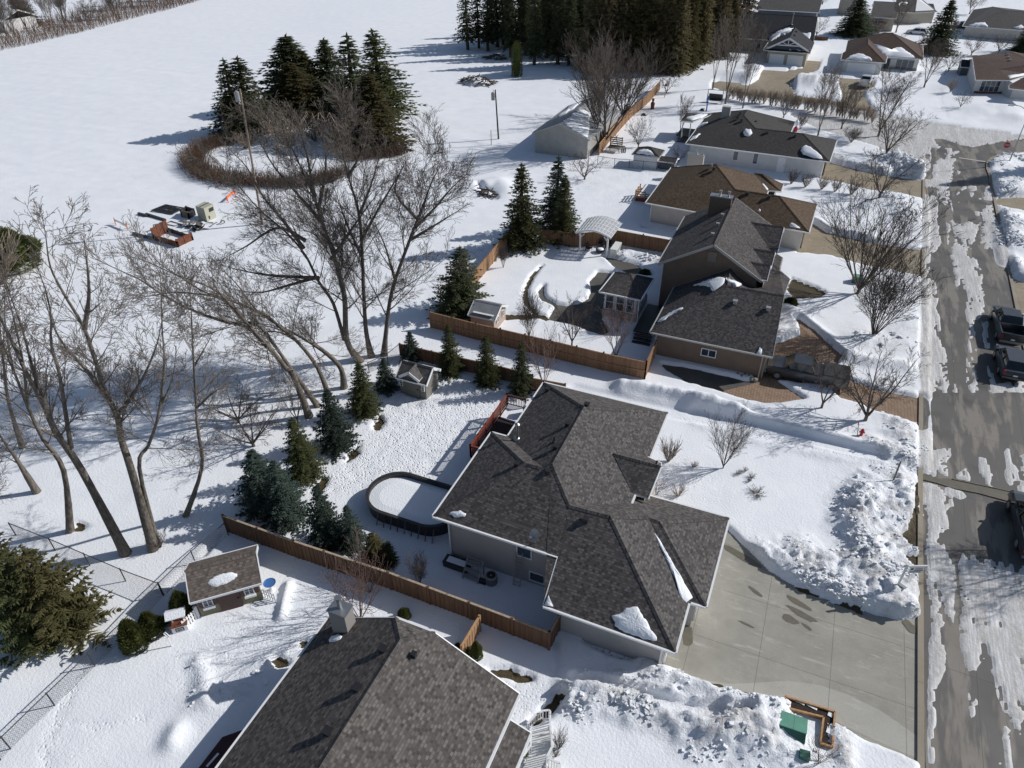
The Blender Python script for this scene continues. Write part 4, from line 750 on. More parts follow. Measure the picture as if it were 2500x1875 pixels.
plT2 = [[gw, ge, gre, gr], [gw, gr, grn, gN], [gr, (-3.1, 57.9, 4.6), (-3.1, 59.3, 4.3), grn], [gr, gre, gne, (-.85, 66.3, 2.8), (-.9, 69.3, 2.8), (-2.3, 69.3, 3.45), (-2.3, 59.3, 4.1), (-3.1, 59.3, 4.3), (-3.1, 57.9, 4.6)]]
rT2, plT2 = roof(hT, plT2, M_['shT'], gut='trim', name='garage_roof', others=plT)
walls(hT, [(-8.9, 51.45), (-.15, 51.45), (-.15, 56.25, 5.1), (-.15, 59.3), (-8.9, 59.3)], -.2, 2.75, 'w_taupe')
walls(hT, [(ew + .45, zs + .35), (rxT, zs + .35, zr - .25), (ee - .45, zs + .35), (ee - .45, yn - .4), (rxT, yn - .4, zr - .25), (ew + .45, yn - .4)], -.2, ze2 + .1, 'w_taupe')
m = MB()
m.box((-6.45, zs + .3, 6.35), (.75, .1, .95)); m.build('gable_vent', M_['taupetrim'], hT, world=True)
c = wallY(22, 537, 257, 51.45); window(hT, (c[0], 51.45, c[2]), 'S', 1.25, .75, 2, 1)
for z in range(1): door(hT, (-.13, 53.9, 1.15), 'E', 4.8, 2.2, 'w_beige', False, 4, 'garage_door')
c = Q(21, 1370, 80, 8.45); m = MB(); m.box((c[0], c[1], 6.6), (2.0, .75, 3.7)); ch = m.build('chimney', M_['w_taupe'], hT, world=True)
m = MB(); m.box((c[0], c[1], 8.47), (2.12, .85, .08)); o = m.build('chimney_cap', M_['galv'], ch); o.data.transform(Matrix.Translation(-hT.location))
for dx in (-.15, .65): m = MB(); m.cyl((c[0] + dx, c[1], 8.5), (c[0] + dx, c[1], 8.95), .09, .09, 10); m.cyl((c[0] + dx, c[1], 8.93), (c[0] + dx, c[1], 9.02), .15, .15, 10); o = m.build('flue', M_['galv'], ch); o.data.transform(Matrix.Translation(-hT.location))
for x, y in [(1425, 190), (1375, 290), (1325, 385), (1272, 490)]: rvent(hT, 21, x, y, plT, 'grey', .24)
for x, y in [(1507, 1190), (1852, 1260)]: rvent(hT, 21, x, y, plT2, 'grey', .3)
snowcap(hT, 21, [(698, 1388), (720, 1360), (800, 1310), (880, 1265), (965, 1235), (970, 1245), (900, 1290), (800, 1345), (730, 1385)], plT2, .1)
snowcap(hT, 22, [(905, 262), (930, 215), (950, 235), (945, 268)], plT2, .12)
snowcap(hT, 21, [(1070, 1010), (1200, 965), (1330, 925), (1405, 935), (1395, 980), (1340, 1050), (1270, 1065), (1250, 1020), (1150, 1010)], plT2, .2)
snowcap(hT, 21, [(1410, 930), (1480, 960), (1560, 1000), (1585, 1005), (1520, 1030), (1460, 985), (1425, 960)], plT2, .2)
for x, y in ((-9.0, 51.3), (-.35, 51.3)): dspout(hT, x, y, 2.6, 0, -.3, 'trim')
m = MB(); m.box((.15, 60.2, .25), (1.0, 2.0, .5)); m.build('porch_step', M_['kerb'], hT, world=True)
m = MB()
for i in range(6): m.bar((.1 + .0, 59.2 + i * .18, .5), (.1, 59.2 + i * .18, 1.35), .035)
m.bar((.1, 59.1, 1.38), (.1, 60.3, 1.38), .06); m.build('railing', M_['white'], hT, world=True)
# sunroom
sr = [(-15.4, 55.7, 2.85), (-11.58, 55.6, 2.85), (-11.5, 60.0, 2.85), (-15.2, 60.0, 2.85)]; srp = tuple(Q(21, 425, 885, 3.75))
rT3, plT3 = roof(hT, [[sr[0], sr[1], srp], [sr[1], sr[2], srp], [sr[0], srp, sr[3]], [srp, sr[2], sr[3]]], M_['shT'], gut='white', name='sunroom_roof')
walls(hT, [(-15.1, 56.0), (-11.9, 56.0), (-11.9, 60.2), (-15.1, 60.2)], -.1, .95, 'w_grey', 'sunroom_base'); walls(hT, [(-15.0, 56.1), (-12.0, 56.1), (-12.0, 60.1), (-15.0, 60.1)], .95, 2.8, 'white', 'sunroom_wall')
for i in range(3): window(hT, (-14.47 + i * .98, 56.08, 1.82), 'S', .82, 1.6, 1, 2)
for i in range(3): window(hT, (-15.02, 57.0 + i * 1.15, 1.82), 'W', .9, 1.6, 1, 2); window(hT, (-11.98, 57.0 + i * 1.15, 1.82), 'E', .9, 1.6, 1, 2)
m = MB(); m.box((-11.75, 55.95, 1.4), (.08, .08, 2.6)); m.build('downspout', M_['white'], hT, world=True)
# deck between the sunroom and the house with its black stairs
m = MB(); m.bx(-11.5, -9.9, 53.6, 58.8, .7, .8)
for i in range(4): m.bx(-11.3, -9.7, 52.1 + i * .35, 52.45 + i * .35, .1 + i * .17, .17 + i * .17)
m.build('deck', M_['black'], hT, world=True)
# ---- brown roofed neighbour ----
hB = thing('house', 'cream bungalow under the brown shingled hip roof behind the two storey house', 'house', (-8, 84, 0))
nw, sw, se, ne = (-16.92, 91.4, 2.7), (-16.95, 78.3, 2.75), (1.05, 76.75, 2.7), (1.27, 85.27, 2.7); pk = (-10.65, 85.2, 5.85); j = tuple(Q(23, 1085, 1030, 4.6)); re = tuple(Q(23, 1545, 1100, 4.6))
e1 = (-3.2, 85.3, 2.7); vb = tuple(Q(23, 1435, 1045, 2.75)); bl = tuple(Q(23, 1280, 860, 3.8)); br = tuple(Q(23, 1370, 872, 3.8)); be = tuple(Q(23, 1560, 1050, 2.7)); bn = tuple(Q(23, 1585, 980, 2.7)); bn2 = (-5.0, 91.4, 2.7)
plB = [[sw, se, re, j, pk], [nw, sw, pk], [re, se, ne], [j, re, ne, (-4.4, 85.3, 2.75)], [pk, j, (-4.4, 85.3, 2.75), (-4.4, 91.4, 2.7)], [pk, (-4.4, 91.4, 2.7), nw]]
rB, plB = roof(hB, plB, M_['shB']); rB2, plB2 = roof(hB, [[bl, vb, be, br], [br, be, bn], [bl, br, bn, (-5.3, 91.3, 2.9)]], M_['shB'], name='bay_roof', others=plB)
walls(hB, [(-16.3, 78.95), (-6.0, 78.0), (.5, 77.35), (.7, 84.7), (-3.6, 84.8), (-3.6, 90.8), (-16.3, 90.8)], -.2, 2.75, 'w_cream')
door(hB, (.62, 81.0, 1.15), 'E', 4.9, 2.2, 'w_beige', False, 4, 'garage_door'); dspout(hB, -16.35, 78.85, 2.6, -.3, -.4); window(hB, (-3.6, 87.5, 1.5), 'E', 1.8, 1.4, 2)
for x, y in [(862, 822), (1210, 1080), (1435, 1115)]: rvent(hB, 23, x, y, plB, 'black', .32)
for x, y in [(838, 790)]: rvent(hB, 23, x, y, plB, 'grey', .2)
snowcap(hB, 23, [(1645, 1400), (1665, 1382), (1710, 1400), (1760, 1435), (1755, 1450), (1700, 1440), (1660, 1420)], plB, .15); snowcap(hB, 23, [(1342, 940), (1360, 955), (1400, 1000), (1437, 1045), (1410, 1040), (1375, 1000)], plB + plB2, .12)
snowcap(hB, 23, [(1318, 1250), (1335, 1240), (1348, 1252), (1332, 1266)], plB, .15)
c = Q(23, 690, 662, 3.4); m = MB(); m.box((c[0] - .1, c[1], 1.7), (2.1, .7, 3.3)); ch = m.build('chimney', M_['w_cream'], hB, world=True)
m = MB(); m.box((c[0] - .1, c[1], 3.38), (2.25, .85, .07)); m.cyl((c[0], c[1], 3.4), (c[0], c[1], 3.95), .08, .08, 8); m.cyl((c[0] + .75, c[1], 3.4), (c[0] + .75, c[1], 3.65), .1, .1, 8); o = m.build('chimney_cap', M_['galv'], ch); o.data.transform(Matrix.Translation(-hB.location))
# ---- white neighbour with dark roof ----
hW = thing('house', 'long off-white bungalow with dark grey hip roof and white side door', 'house', (-8, 106, 0))
sw, se, ne = (-17.28, 101.8, 2.7), (1.72, 101.15, 2.7), (2.1, 111.15, 2.7); n2 = (-4.2, 118.3, 2.7); n2b = (-4.25, 112.5, 2.7); nw = (-17.2, 118.3, 2.7); pk = (-10.85, 109.2, 5.3); pk2 = (-10.85, 112.3, 5.3); j = tuple(Q(23, 1295, 395, 4.55)); re = tuple(Q(23, 1790, 450, 4.55))
plW = [[sw, se, re, j, pk], [sw, pk, pk2, nw], [nw, pk2, n2], [pk, j, n2b, n2, pk2], [j, re, ne, n2b], [re, se, ne]]
rW, plW = roof(hW, plW, M_['shW'])
walls(hW, [(-16.7, 102.4), (1.1, 101.8), (1.5, 110.6), (-4.8, 112), (-4.8, 117.7), (-16.7, 117.7)], -.2, 2.75, 'w_white')
for px, py, w_, h in [(1090, 680, .75, 1.3), (1297, 708, .7, 1.5)]: c = wallY(23, px, py, 102.2); window(hW, (c[0], 102.4 - .0337 * (c[0] + 16.7) - .03, min(c[2], 1.75)), R(-1.9), w_, h)
c = wallY(23, 1555, 800, 101.9); door(hW, (c[0], 102.4 - .0337 * (c[0] + 16.7) - .03, 1.25), R(-1.9), 1.0, 2.1, 'white'); door(hW, (1.35, 106, 1.15), 'E', 4.9, 2.2, 'w_beige', False, 4, 'garage_door')
for x, y in [(1135, 248), (1125, 268), (1110, 288), (1150, 318), (1415, 445), (1705, 478)]: rvent(hW, 23, x, y, plW, 'black', .3)
rvent(hW, 23, 1298, 335, plW, 'black', .2)
c = Q(23, 1000, 168, 5.6); m = MB(); m.box((c[0], c[1], 3.2), (1.2, .8, 4.8)); m.build('chimney', M_['w_white'], hW, world=True)
snowcap(hW, 23, [(1762, 630), (1780, 590), (1815, 572), (1860, 590), (1940, 650), (1995, 715), (1985, 722), (1880, 705), (1790, 670)], plW, .22)
snowcap(hW, 23, [(1165, 440), (1185, 415), (1250, 420), (1262, 450), (1230, 478), (1180, 470)], plW, .35); snowcap(hW, 23, [(600, 525), (640, 485), (710, 448), (728, 455), (690, 490), (620, 528)], plW, .15)
snowcap(hW, 26, [(1650, 385), (1740, 335), (1815, 320), (1800, 345), (1700, 400), (1670, 410)], plW, .15)
# patio porch at the west end of the white house
pr = [Q(23, 515, 320, 3.0), Q(23, 640, 330, 3.0), Q(23, 860, 245, 3.0), Q(23, 580, 235, 3.0)]
plP = [[tuple(pr[0]), tuple(pr[1]), tuple(pr[2]), tuple(pr[3])]]
rP, plP = roof(hW, plP, M_['shW'], name='porch_roof', gut='white'); snowcap(hW, 23, [(560, 300), (650, 315), (760, 290), (840, 262), (800, 255), (720, 258), (640, 285)], plP, .3)
m = MB()
for px, py in ((525, 440), (605, 450)): c = Q(23, px, py + 35, .9); m.bar((c[0], c[1], .2), (c[0], c[1], 3.0), .14)
m.build('porch_post', M_['white'], hW, world=True)
c = Q(23, 560, 470, .9); m = MB(); m.bx(c[0] - 1.3, c[0] + 1.8, c[1] - .2, c[1] + 4, .75, .85)
for i in range(5): m.bx(c[0] - .9, c[0] + .9, c[1] - .45 - i * .3, c[1] - .2 - i * .3, .65 - i * .14, .7 - i * .14)
m.build('deck', M_['dark'], hW, world=True)
# ---- far houses north of the side street ----
def place(v, x, y, h=0.0): return Q(v, x, y, h)
def simple_house(label, corners, zE, ridges, faces, mat, wallmat, gut='white', inset=.5, wb=-.2):
    """corners: eave points given on the survey; ridges: ridge points; faces: which points each roof plane joins"""
    P_ = {k: tuple(Q(*v_[:3], v_[3])) for k, v_ in {**corners, **ridges}.items()}
    c = np.mean([P_[k] for k in corners], axis=0); h = thing('house', label, 'house', (c[0], c[1], 0))
    r_, pl = roof(h, [[P_[k] for k in f] for f in faces], M_[mat], gut=gut)
    return h, P_, pl, c
def inset_walls(h, pts, c, k, z1, mat):
    c2 = np.mean([p[:2] for p in pts], axis=0); out = []
    for p in pts: d = np.array(p[:2]) - c2; L = np.linalg.norm(d); out.append(tuple(c2 + d * (1 - k / L)))
    A_ = sum(out[i][0] * out[(i + 1) % len(out)][1] - out[(i + 1) % len(out)][0] * out[i][1] for i in range(len(out)))
    if A_ < 0: out = out[::-1]
    walls(h, out, -.2, z1, mat); return out
# ---- far houses ----
def fh(label, loc): return thing('house', label, 'house', loc)
h = fh('dark-roofed house with white double garage doors under a timber gable truss', (-14, 180, 0))
pl1 = [[(-22.4, 180.3, 3), (-6.2, 180.3, 3), (-6.75, 188, 7), (-22.5, 188, 7)], [(-22.5, 188, 7), (-6.75, 188, 7), (-6.2, 195.5, 3), (-22.4, 195.5, 3)]]
_, pl1 = roof(h, pl1, M_['shF']); ga = tuple(Q(24, 1035, 515, 5.4)); gR = (ga[0], 182.8, 5.4); gl, gr_ = Q(24, 790, 600, 3.3), Q(24, 1255, 672, 3.3)
_, pl1b = roof(h, [[ga, gR, (-15.3, 181, 3), (-15.3, ga[1], 3)], [ga, (-6.0, ga[1], 3), (-6.0, 181, 3), gR]], M_['shF'], name='garage_roof', others=pl1); roof(h, [[(-15.2, 169.4, 2.9), (-6.0, 169.4, 2.9), (-6.0, 171.4, 3.3), (-15.2, 171.4, 3.3)]], M_['shF'], name='pent_roof', caps=False)
gable(h, (-15.0, ga[1] + .5), (-6.3, ga[1] + .5), 3.0, (ga[0], ga[1] + .5, 5.25), 'w_slate', 2.9)
m = MB(); y_ = ga[1] + .05; hw = (9.2) / 2
m.bar((-14.6, y_, 3.15), (ga[0], y_, 5.3), .12, .3); m.bar((-6.5, y_, 3.15), (ga[0], y_, 5.3), .12, .3); m.bar((-12.9, y_, 4.0), (-8.3, y_, 4.0), .12, .2); m.bar((ga[0], y_, 4.0), (ga[0], y_, 5.2), .1, .16); m.bar((ga[0], y_, 4.0), (-11.8, y_, 4.6), .1, .14); m.bar((ga[0], y_, 4.0), (-9.4, y_, 4.6), .1, .14); m.build('gable_truss', M_['white'], h, world=True)
walls(h, [(-14.4, 170.1), (-6.6, 170.1), (-6.6, 181), (-6.8, 181), (-6.8, 188, 6.7), (-6.8, 195), (-21.8, 195), (-21.8, 188, 6.7), (-21.8, 181), (-14.4, 181)], -.2, 2.95, 'w_beige')
door(h, (-12.4, 170.05, 1.1), 'S', 3.0, 2.2, 'white', False, 4, 'garage_door'); door(h, (-8.7, 170.05, 1.1), 'S', 3.1, 2.2, 'white', False, 4, 'garage_door'); window(h, (-18, 180.95, 1.6), 'S', 1.8, 1.3, 2)
snowcap(h, 24, [(735, 560), (770, 500), (880, 420), (1010, 378), (1095, 378), (1040, 430), (900, 500), (770, 565)], pl1 + pl1b, .2); snowcap(h, 24, [(1170, 435), (1230, 450), (1325, 440), (1310, 520), (1300, 570), (1260, 530)], pl1, .2)
snowcap(h, 24, [(790, 640), (850, 625), (1100, 640), (1210, 655), (1250, 685), (1000, 672)], [[(-15.2, 169.4, 2.9), (-6.0, 169.4, 2.9), (-6.0, 171.4, 3.3), (-15.2, 171.4, 3.3)]], .25); rpipe(h, 24, 1065, 330, pl1, 2.2, .12, 'galv', True); rvent(h, 24, 1125, 435, pl1b, 'dark', .3); rvent(h, 24, 1105, 485, pl1b, 'dark', .3)
h = fh('white house with brown hip roof and a white pickup in front of its garage', (8, 178, 0))
MR = [(.6, 172.6, 2.7), (15.2, 172.6, 2.7), (15.6, 187.4, 2.7), (.6, 187.4, 2.7)]; mr1, mr2 = (7.2, 180, 5.9), (8.7, 180, 5.9); gk = (4.35, 171.3, 5.0)
_, pl2 = roof(h, [[MR[0], MR[1], mr2, mr1], [MR[1], MR[2], mr2], [MR[2], MR[3], mr1, mr2], [MR[3], MR[0], mr1]], M_['shR']); _, pl2b = roof(h, [[(.15, 166.6, 2.7), (8.35, 166.5, 2.7), gk], [(.15, 166.6, 2.7), gk, (4.35, 177.6, 5.0), (.15, 173.5, 2.7)], [(8.35, 166.5, 2.7), (8.6, 173, 2.75), (4.35, 177.6, 5.0), gk]], M_['shR'], name='garage_roof', others=pl2)
walls(h, [(.7, 167.1), (7.8, 167.1), (7.8, 173.2), (14.6, 173.2), (15, 186.8), (1.1, 186.8)], -.2, 2.75, 'w_white'); door(h, (4.2, 167.05, 1.1), 'S', 5.2, 2.2, 'white', False, 4, 'garage_door'); door(h, (8.9, 173.15, 1.2), 'S', 1.0, 2.1, 'w_slate'); window(h, (12.2, 173.15, 1.5), 'S', 3.4, 1.7, 3, 1)
m = MB(); m.bx(9.6, 14.65, 173.08, 173.14, -.1, .75); m.build('stone_skirt', M_['stone'], h, world=True)
snowcap(h, 24, [(1790, 800), (1850, 755), (1940, 725), (2030, 730), (2100, 765), (2150, 800), (2148, 830), (1950, 815)], pl2b, .25); snowcap(h, 25, [(180, 598), (260, 640), (370, 720), (450, 720), (490, 650), (560, 640), (680, 720), (765, 800), (600, 790), (370, 770), (280, 700)], pl2 + pl2b, .25)
h = fh('pale house with red-brown roof and a tall four-column window at the right edge', (30, 168, 0))
q = lambda x, y, z: tuple(Q(25, x, y, z))
a_ = q(1515, 765, 4.4); b_ = q(1560, 1080, 2.7); c_ = q(2032, 1085, 2.7); d_ = q(1880, 935, 3.7); e_ = q(2050, 815, 4.4); f_ = q(2010, 690, 4.8); g_ = q(2400, 850, 4.4); i_ = q(2300, 1000, 2.9)
_, pl3 = roof(h, [[b_, c_, d_], [b_, d_, a_], [a_, d_, e_], [a_, e_, f_], [d_, c_, i_], [d_, i_, g_], [d_, g_, e_], [f_, e_, g_], [f_, g_, q(2400, 760, 3.2)], [a_, f_, (f_[0] + 1, f_[1] + 9, 2.9), (a_[0], a_[1] + 9, 2.9)]], M_['shR']); _, pl3b = roof(h, [[q(2012, 1195, 2.5), q(2400, 1235, 2.5), q(2400, 1000, 3.7), q(2212, 1040, 3.6), q(2010, 1150, 2.7)]], M_['shR'], name='garage_roof')
p1 = Q(25, 1490, 1200, 0); p2 = Q(25, 1905, 1340, 0); walls(h, [(23.5, 158.3), (28.3, 159.6), (29.3, 156.5), (42, 158), (42, 176), (23.6, 176), (23.4, 167.5, 4.1)], -.2, 2.7, 'w_white'); window(h, (26.0, 158.9, 1.55), .26, 3.3, 2.0, 4, 2)
m = MB(); m.box((26, 158.9, .2), (4.6, .3, .8), .26); m.build('brick_skirt', M_['rust'], h, world=True)
snowcap(h, 25, [(1990, 1025), (2060, 1030), (2212, 1000), (2300, 990), (2212, 1040), (2100, 1080), (2040, 1100), (2020, 1060)], pl3 + pl3b, .2)
for x, y in [(1985, 745), (2000, 785), (2020, 820), (1990, 720)]: rvent(h, 25, x, y, pl3, 'grey', .3)
h = fh('grey-roofed pale house at the top right corner behind bare trees', (35, 230, 0))
a_ = q(1385, 350, 2.8); b_ = q(2150, 405, 2.8); b2 = q(2500, 430, 2.8); c_ = q(1960, 140, 5.6); d_ = q(1790, 90, 5.6); e_ = q(1530, 130, 2.8); f_ = q(2500, 170, 5.6)
_, pl4 = roof(h, [[a_, b_, b2, f_, c_], [a_, c_, d_, e_], [c_, f_, (f_[0], f_[1] + 14, 2.8), (d_[0] + 4, d_[1] + 10, 2.8), d_]], M_['shG'])
walls(h, [(a_[0] + .7, a_[1] + .6), (b2[0], b2[1] + .6), (b2[0], b2[1] + 20), (e_[0] + .5, e_[1] - .5)], -.2, 2.8, 'w_cream'); window(h, (38, 215.6, 1.5), 'S', 2.2, 1.3, 2); window(h, (28.5, 216.3, 1.5), 'S', 1.2, 1.2)
snowcap(h, 25, [(1455, 345), (1540, 318), (1690, 308), (1725, 350), (1725, 372), (1600, 362)], pl4, .3); snowcap(h, 25, [(2055, 380), (2180, 340), (2212, 370), (2150, 402)], pl4, .3)
h = fh('beige house with three dark windows in a row beyond the brown roof', (12, 228, 0))
_, pl5 = roof(h, [[(4.6, 217, 3.4), (10.5, 217, 3.4), (10.5, 226, 5.8), (4.6, 226, 5.8)], [(4.6, 226, 5.8), (10.5, 226, 5.8), (10.5, 236, 3.4), (4.6, 236, 3.4)], [(10.2, 230, 3.1), (15.0, 230, 3.1), (15.0, 238, 5.6), (10.2, 238, 5.6)], [(15.0, 230, 3.1), (20.5, 234, 3.1), (15, 244, 5.6), (15, 238, 5.6)]], M_['shG'])
walls(h, [(5, 217.6), (10.2, 217.6), (10.2, 230.6), (14.6, 230.6), (20, 234.6), (20, 246), (5, 246)], -.2, 3.35, 'w_beige'); window(h, (7.0, 217.5, 2.1), 'S', 3.2, 1.3, 3, 1); door(h, (12.5, 230.5, 1.1), 'S', 2.6, 2.2, 'w_cream', False, 4, 'garage_door')
snowcap(h, 25, [(508, 60), (550, 28), (645, 42), (600, 65), (530, 80)], pl5, .3)
h = fh('beige gable-ended house half hidden behind the two tall spruces at the top', (-3, 222, 0))
cg = Q(24, 1672, 215, 0); gx, gy = float(cg[0]), float(cg[1]); h.location = (gx + 2, gy + 6, 0)
_, pl6 = roof(h, [[(gx - .6, gy - .8, 6), (gx + 4.6, gy - .8, 6), (gx + 4.6, gy + 6, 8.2), (gx - .6, gy + 6, 8.2)], [(gx - .6, gy + 6, 8.2), (gx + 4.6, gy + 6, 8.2), (gx + 4.6, gy + 13, 6), (gx - .6, gy + 13, 6)]], M_['shG']); walls(h, [(gx, gy), (gx + 4, gy), (gx + 4, gy + 12), (gx, gy + 12)], -.2, 6.3, 'w_beige'); window(h, (gx + 1.2, gy - .05, 4.6), 'S', 1.2, 1.2); window(h, (gx + 2.8, gy - .05, 1.6), 'S', 1.0, 1.2)
h = fh('dark grey low-roofed house at the very top edge left of tall spruces', (-18, 238, 0))
_, pl7 = roof(h, [[(-24, 224, 2.8), (-8, 224, 2.8), (-8, 232, 5.6), (-24, 232, 5.6)], [(-24, 232, 5.6), (-8, 232, 5.6), (-8, 240, 2.8), (-24, 240, 2.8)]], M_['shG']); walls(h, [(-23.5, 224.6), (-8.5, 224.6), (-8.5, 239), (-23.5, 239)], -.2, 2.8, 'w_slate'); snowcap(h, 24, [(1600, 55), (1640, 40), (1680, 38), (1680, 80), (1620, 80)], pl7, .3)
c = Q(1, 60, 188, 0); c[0] -= 7; h = fh('small white house with snowy roof at the top left corner behind brush', (c[0], c[1], 0))
_, pl8 = roof(h, [[(c[0] - 9, c[1] - .5, 3.2), (c[0] + 6, c[1] - .5, 3.2), (c[0] + 6, c[1] + 5, 5.2), (c[0] - 9, c[1] + 5, 5.2)], [(c[0] - 9, c[1] + 5, 5.2), (c[0] + 6, c[1] + 5, 5.2), (c[0] + 6, c[1] + 10, 3.2), (c[0] - 9, c[1] + 10, 3.2)]], M_['rsnow'], caps=False); walls(h, [(c[0] - 8.5, c[1]), (c[0] + 5.5, c[1]), (c[0] + 5.5, c[1] + 9.5), (c[0] - 8.5, c[1] + 9.5)], -.2, 3.2, 'w_white'); window(h, (c[0] + 1, c[1] - .05, 1.7), 'S', 1.6, 1.2, 2)
# ---- metal barn ----
h = thing('barn', 'metal-sided barn with grey ribbed roof behind the leafless bush clump', 'barn', (-34.5, 105, 0))
a_, b_, c_ = (-38.6, 97.3, 3.1), (-30.0, 97.3, 3.1), tuple(QY(2, 1285, 835, 97.3)); yb = 113.0; pkx, pkz = c_[0], c_[2]
_, plb = roof(h, [[a_, (a_[0], yb, 3.1), (pkx, yb, pkz), (pkx, 97.3, pkz)], [b_, (b_[0], yb, 3.1), (pkx, yb, pkz), (pkx, 97.3, pkz)]], M_['metalroof'], gut='trim', caps=False)
walls(h, [(-38.3, 97.6), (pkx, 97.6, pkz - .12), (-30.3, 97.6), (-30.3, yb - .3), (pkx, yb - .3, pkz - .12), (-38.3, yb - .3)], -.2, 3.0, 'w_barn')
snowcap(h, 2, [(1280, 780), (1350, 720), (1425, 678), (1440, 690), (1370, 745), (1290, 795)], plb, .2); snowcap(h, 2, [(1310, 815), (1420, 740), (1500, 760), (1480, 930), (1420, 900)], plb, .1)
# ---- garden sheds ----
def shed(label, x0, x1, y0, y1, ze, zr, axis, mat, rmat, cat='garden shed', rz=0, ov=.18, name='garden_shed'):
    h = thing(name, label, cat, ((x0 + x1) / 2, (y0 + y1) / 2, 0)); mx, my = (x0 + x1) / 2, (y0 + y1) / 2; k = (zr - ze) / ((y1 - y0) / 2 if axis == 'X' else (x1 - x0) / 2); zo = ze - k * ov
    if axis == 'X': P_ = [[(x0 - ov, y0 - ov, zo), (x1 + ov, y0 - ov, zo), (x1 + ov, my, zr), (x0 - ov, my, zr)], [(x0 - ov, my, zr), (x1 + ov, my, zr), (x1 + ov, y1 + ov, zo), (x0 - ov, y1 + ov, zo)]]; W_ = [(x0, y0), (x1, y0), (x1, my, zr - .06), (x1, y1), (x0, y1), (x0, my, zr - .06)]
    else: P_ = [[(x0 - ov, y0 - ov, zo), (mx, y0 - ov, zr), (mx, y1 + ov, zr), (x0 - ov, y1 + ov, zo)], [(mx, y0 - ov, zr), (x1 + ov, y0 - ov, zo), (x1 + ov, y1 + ov, zo), (mx, y1 + ov, zr)]]; W_ = [(x0, y0), (mx, y0, zr - .06), (x1, y0), (x1, y1), (mx, y1, zr - .06), (x0, y1)]
    _, pl = roof(h, P_, M_[rmat], th=.07, gut='white' if rmat != 'w_shed' else 'trim', sw=.05); walls(h, W_, -.1, ze, mat); return h, pl
sh, pls = shed('grey-brown vinyl shed with small front gable and double doors', -26.25, -23.9, 38.2, 40.2, 2.0, 2.75, 'X', 'w_shed', 'shG')
m = MB(); a_ = [(-25.9, 38.0, 2.35), (-25.1, 38.0, 2.9), (-24.3, 38.0, 2.35)]
roof(sh, [[(-26.0, 37.85, 2.25), (-25.1, 37.85, 2.85), (-25.1, 39.0, 2.85), (-26.0, 38.4, 2.25)], [(-25.1, 37.85, 2.85), (-24.2, 37.85, 2.25), (-24.2, 38.4, 2.25), (-25.1, 39.0, 2.85)]], M_['shG'], th=.05, gut='white', name='front_gable_roof', sw=.04, others=pls); gable(sh, (-25.95, 38.15), (-24.25, 38.15), 2.2, (-25.1, 38.15, 2.8), 'w_shed', 2.0)
door(sh, (-25.1, 38.15, 1.15), 'S', 1.3, 1.8, 'w_shed', True, 0, 'double_door'); window(sh, (-26.05, 38.16, 1.4), 'S', .25, .6, 1, 3, fw=.03); window(sh, (-24.1, 38.16, 1.4), 'S', .25, .6, 1, 3, fw=.03)
snowcap(sh, 12, [(1335, 320), (1360, 302), (1405, 300), (1390, 320), (1350, 335)], pls + [[(-26.0, 37.85, 2.25), (-25.1, 37.85, 2.85), (-25.1, 39.0, 2.85), (-26.0, 38.4, 2.25)]], .1)
sh, pls = shed('small beige resin shed with pale skylight roof against the tall cedar fence', -25.45, -23.15, 49.4, 52.0, 1.75, 2.45, 'X', 'w_pink', 'metalroof')
window(sh, (-23.13, 50.1, 1.25), 'E', .4, .6, 2, 2, fw=.04); window(sh, (-23.13, 51.35, 1.25), 'E', .4, .6, 2, 2, fw=.04)
m = MB(); m.bx(-25.2, -23.2, 49.35, 49.6, 1.9, 1.93); m.build('roof_light', M_['white2'], sh, world=True)
# the olive playhouse shed, turned about 43 degrees
Lc, Rc = Q(35, 655, 1080, .25), Q(35, 1530, 830, .25); ang = math.atan2(Rc[1] - Lc[1], Rc[0] - Lc[0]); Lw = math.hypot(Rc[0] - Lc[0], Rc[1] - Lc[1])
sh = thing('garden_shed', 'olive green garden shed with brown double door and oval snow patch on roof', 'garden shed', (Lc[0], Lc[1], 0)); OLV = sh; OLA = ang; OLO = Lc
def T2(x, y, z=0): ca, sa = math.cos(ang), math.sin(ang); return (Lc[0] + x * ca - y * sa, Lc[1] + x * sa + y * ca, z)
D = 2.35; o_ = .22; zE, zR = 1.95, 2.8
P_ = [[T2(-o_, -o_, zE - .1), T2(Lw + o_, -o_, zE - .1), T2(Lw + o_, D * .55, zR), T2(-o_, D * .55, zR)], [T2(-o_, D * .55, zR), T2(Lw + o_, D * .55, zR), T2(Lw + o_, D + o_, zE - .1 + .15), T2(-o_, D + o_, zE + .05)]]
_, pls = roof(sh, P_, M_['shP'], th=.07, sw=.06); walls(sh, [T2(0, 0)[:2], T2(Lw, 0)[:2], (*T2(Lw, D * .55)[:2], zR - .05), T2(Lw, D)[:2], T2(0, D)[:2], (*T2(0, D * .55)[:2], zR - .05)], -.1, zE, 'w_olive')
door(sh, T2(Lw * .5, -.02, 1.0), ang, 1.15, 1.75, 'brown', True, 0, 'double_door')
for fx in (.17, .83):
    window(sh, T2(Lw * fx, -.02, 1.35), ang, .52, .68, 2, 2, fw=.045); m = MB()
    for s in (-1, 1): cc = T2(Lw * fx + s * .39, -.03, 1.35); m.box(cc, (.2, .05, .7), ang)
    m.build('shutter', M_['brown'], sh, world=True); m = MB(); cc = T2(Lw * fx, -.1, .92); m.box(cc, (.62, .16, .14), ang); m.build('flower_box', M_['white'], sh, world=True)
snowcap(sh, 35, [(733, 605), (760, 560), (850, 505), (980, 465), (1100, 452), (1160, 470), (1160, 510), (1090, 560), (980, 620), (870, 655), (790, 645)], pls, .1)
